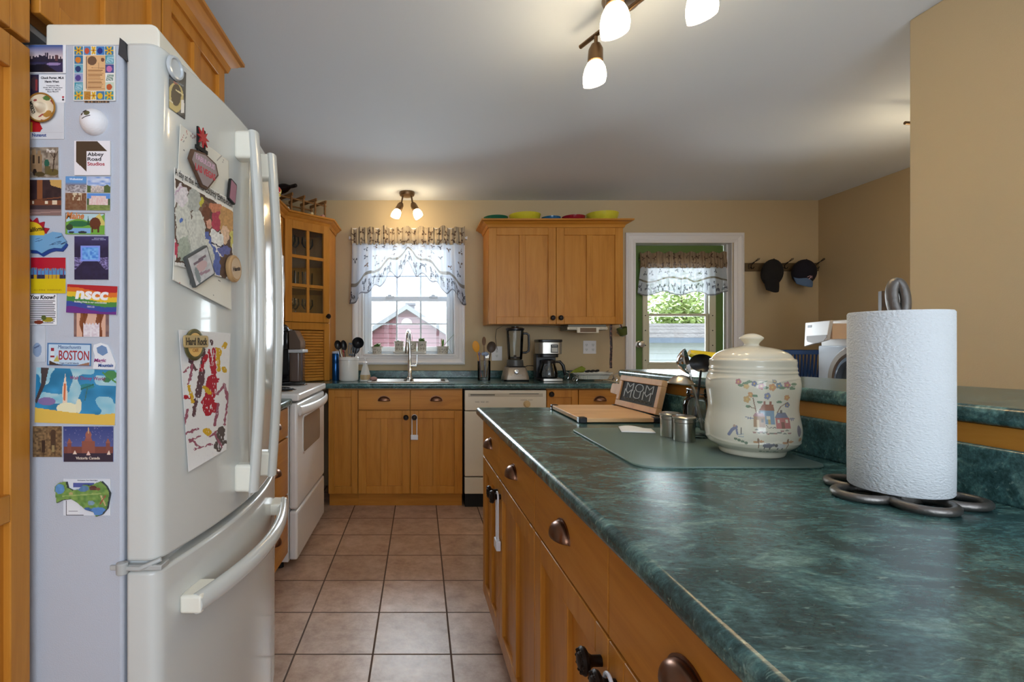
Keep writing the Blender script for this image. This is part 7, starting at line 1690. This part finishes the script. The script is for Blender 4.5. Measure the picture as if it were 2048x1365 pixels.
b = MB(); b.obox(p, R, EZ, Nn_, -.024, .0, .001, -.018, .085, .005); b.obox(p, R, EZ, Nn_, -.002, .0, .001, .004, .085, .005); b.obox(p, R, EZ, Nn_, -.03, .036, .001, .012, .044, .0055)
addo(b, 'post', BLACKM, t)
st5 = [((.022 if k % 2 == 0 else .009) * math.sin(PI * k / 8), .066 + (.022 if k % 2 == 0 else .009) * math.cos(PI * k / 8)) for k in range(16)]
addo(MB().oprism(p - R * .008, R, EZ, Nn_, st5, .005, .008), 'star', mat('star_red', C(170, 40, 44), .35), t, smooth=False)
for s_, v_, h_, w_, cc_ in (('FABULOUS', .016, .012, .07, C(206, 170, 190)), ('LAS VEGAS', -.006, .015, .075, C(190, 60, 70))): letters(s_, 'lettering', p + EZ * v_, R, EZ, Nn_, h_, cc_, t, w_, bold=.02, lift=.0076)
p, R, Nn_ = fmag(454, 384); p = p + Nn_ * .0095
t = T('phone_magnet', 'small dark rimmed phone shaped magnet with a pink face', 'magnet', tuple(p), 0, FG)
Rt, Ut = (R * .97 - EZ * .2).normalized(), (EZ * .97 + R * .2).normalized()
addo(MB().oprism(p, Rt, Ut, Nn_, rrect(-.018, -.028, .018, .028, .006), 0, .006), 'case', BLACK, t, bevel=.001)
addo(MB().oprism(p, Rt, Ut, Nn_, rrect(-.0145, -.0235, .0145, .0235, .003), .0062, .0066), 'face', mat('pink_face', C(160, 110, 126), .3), t, smooth=False)
p, R, Nn_ = fmag(388, 533); p = p + Nn_ * .0098
t = T('framed_magnet', 'tilted dark framed magnet with a tiny printed scene at the poster corner', 'magnet', tuple(p), 0, FG)
Rt, Ut = (R * .78 + EZ * .42).normalized(), (EZ * .78 - R * .42).normalized()
addo(MB().oprism(p, Rt, Ut, Nn_, rrect(-.042, -.034, .042, .034, .004), 0, .008), 'frame', mat('dark_grey_frame', C(74, 76, 76), .4), t, bevel=.001)
pic = MB().grid(lambda u, v: p + Rt * (-.038 + .076 * u) + Ut * (-.030 + .06 * v) + Nn_ * .0084, 30, 24, shp([('e', .5, .5, .3, .16, C(190, 160, 160)), ('l', .2, .7, .8, .75, .05, C(110, 90, 100)), ('l', .2, .3, .8, .2, .05, C(150, 120, 130)), ('e', .2, .3, .1, .3, C(120, 130, 130))], n2(C(206, 204, 204), C(170, 170, 172), .1, .1, 3)))
addo(pic, 'picture', PRINT, t)
p, R, Nn_ = fmag(455, 538); p = p + Nn_ * .0098
t = T('disc_magnet', 'thick round tan disc magnet with dark lettering at the poster edge', 'magnet', tuple(p), 0, FG)
addo(MB().lathe([(0, 0), (.031, 0), (.033, .003), (.033, .009), (.030, .012), (0, .0122)], 32, p, Nn_), 'disc', mat('tan_disc', C(176, 140, 96), .5), t)
addo(MB().lathe([(0, .0124), (.0255, .0124), (.0255, .0131), (0, .0132)], 32, p, Nn_), 'face', mat('pale_disc_face', C(196, 170, 140), .5), t)
letters('Hants', 'lettering', p, (R + EZ * .2).normalized(), EZ, Nn_, .011, C(50, 36, 34), t, .04, bold=.03, lift=.0135)
p, R, Nn_ = fmag(382, 690); p = p + Nn_ * .0055
t = T('round_badge_magnet', 'round gold badge magnet with raised name band pinning up the painting', 'magnet', tuple(p), 0, FG)
addo(MB().lathe([(0, 0), (.032, 0), (.034, .002), (.034, .004), (.031, .006), (.027, .006), (.026, .0045), (0, .0045)], 32, p, Nn_), 'badge', mat('olive_badge_rim', C(96, 92, 60), .35, metal=.4), t)
addo(MB().lathe([(0, .0047), (.0255, .0047), (.0255, .0052), (0, .0053)], 30, p, Nn_), 'disc', mat('gold_disc', C(206, 160, 70), .35), t)
addo(MB().oprism(p + EZ * .006, R, (EZ - R * .03).normalized(), Nn_, rrect(-.043, -.012, .043, .014, .006), .0056, .0085), 'band', mat('tan_band', C(176, 150, 96), .4), t, bevel=.001)
letters('Hard Rock', 'lettering', p + EZ * .007, R, EZ, Nn_, .016, C(66, 52, 30), t, .074, bold=.03, lift=.0090); letters('CAFE', 'lettering', p - EZ * .012, R, EZ, Nn_, .007, C(150, 90, 40), t, .02, lift=.0056)
# far door bits
q = FP(549, 372, 0); yy = 1.70; xq = fxs(yy)
b = MB().ball((xq + .012, yy, 1.735), .012, .012, .012, 12, 8)
t = T('berry_magnet', 'tiny red and yellow magnet on the far refrigerator door edge', 'magnet', (xq, yy, 1.735), 0, FG)
addo(b, 'red_bead', mat('bead_red', C(190, 40, 44), .35), t)
addo(MB().ball((xq + .012, yy + .02, 1.737), .009, .009, .011, 12, 8).ball((xq + .012, yy + .014, 1.722), .008, .008, .008, 10, 6), 'yellow_bead', mat('bead_yellow', C(206, 176, 60), .35), t)
for o in COL.objects:
    if 'card' in o: del o['card']
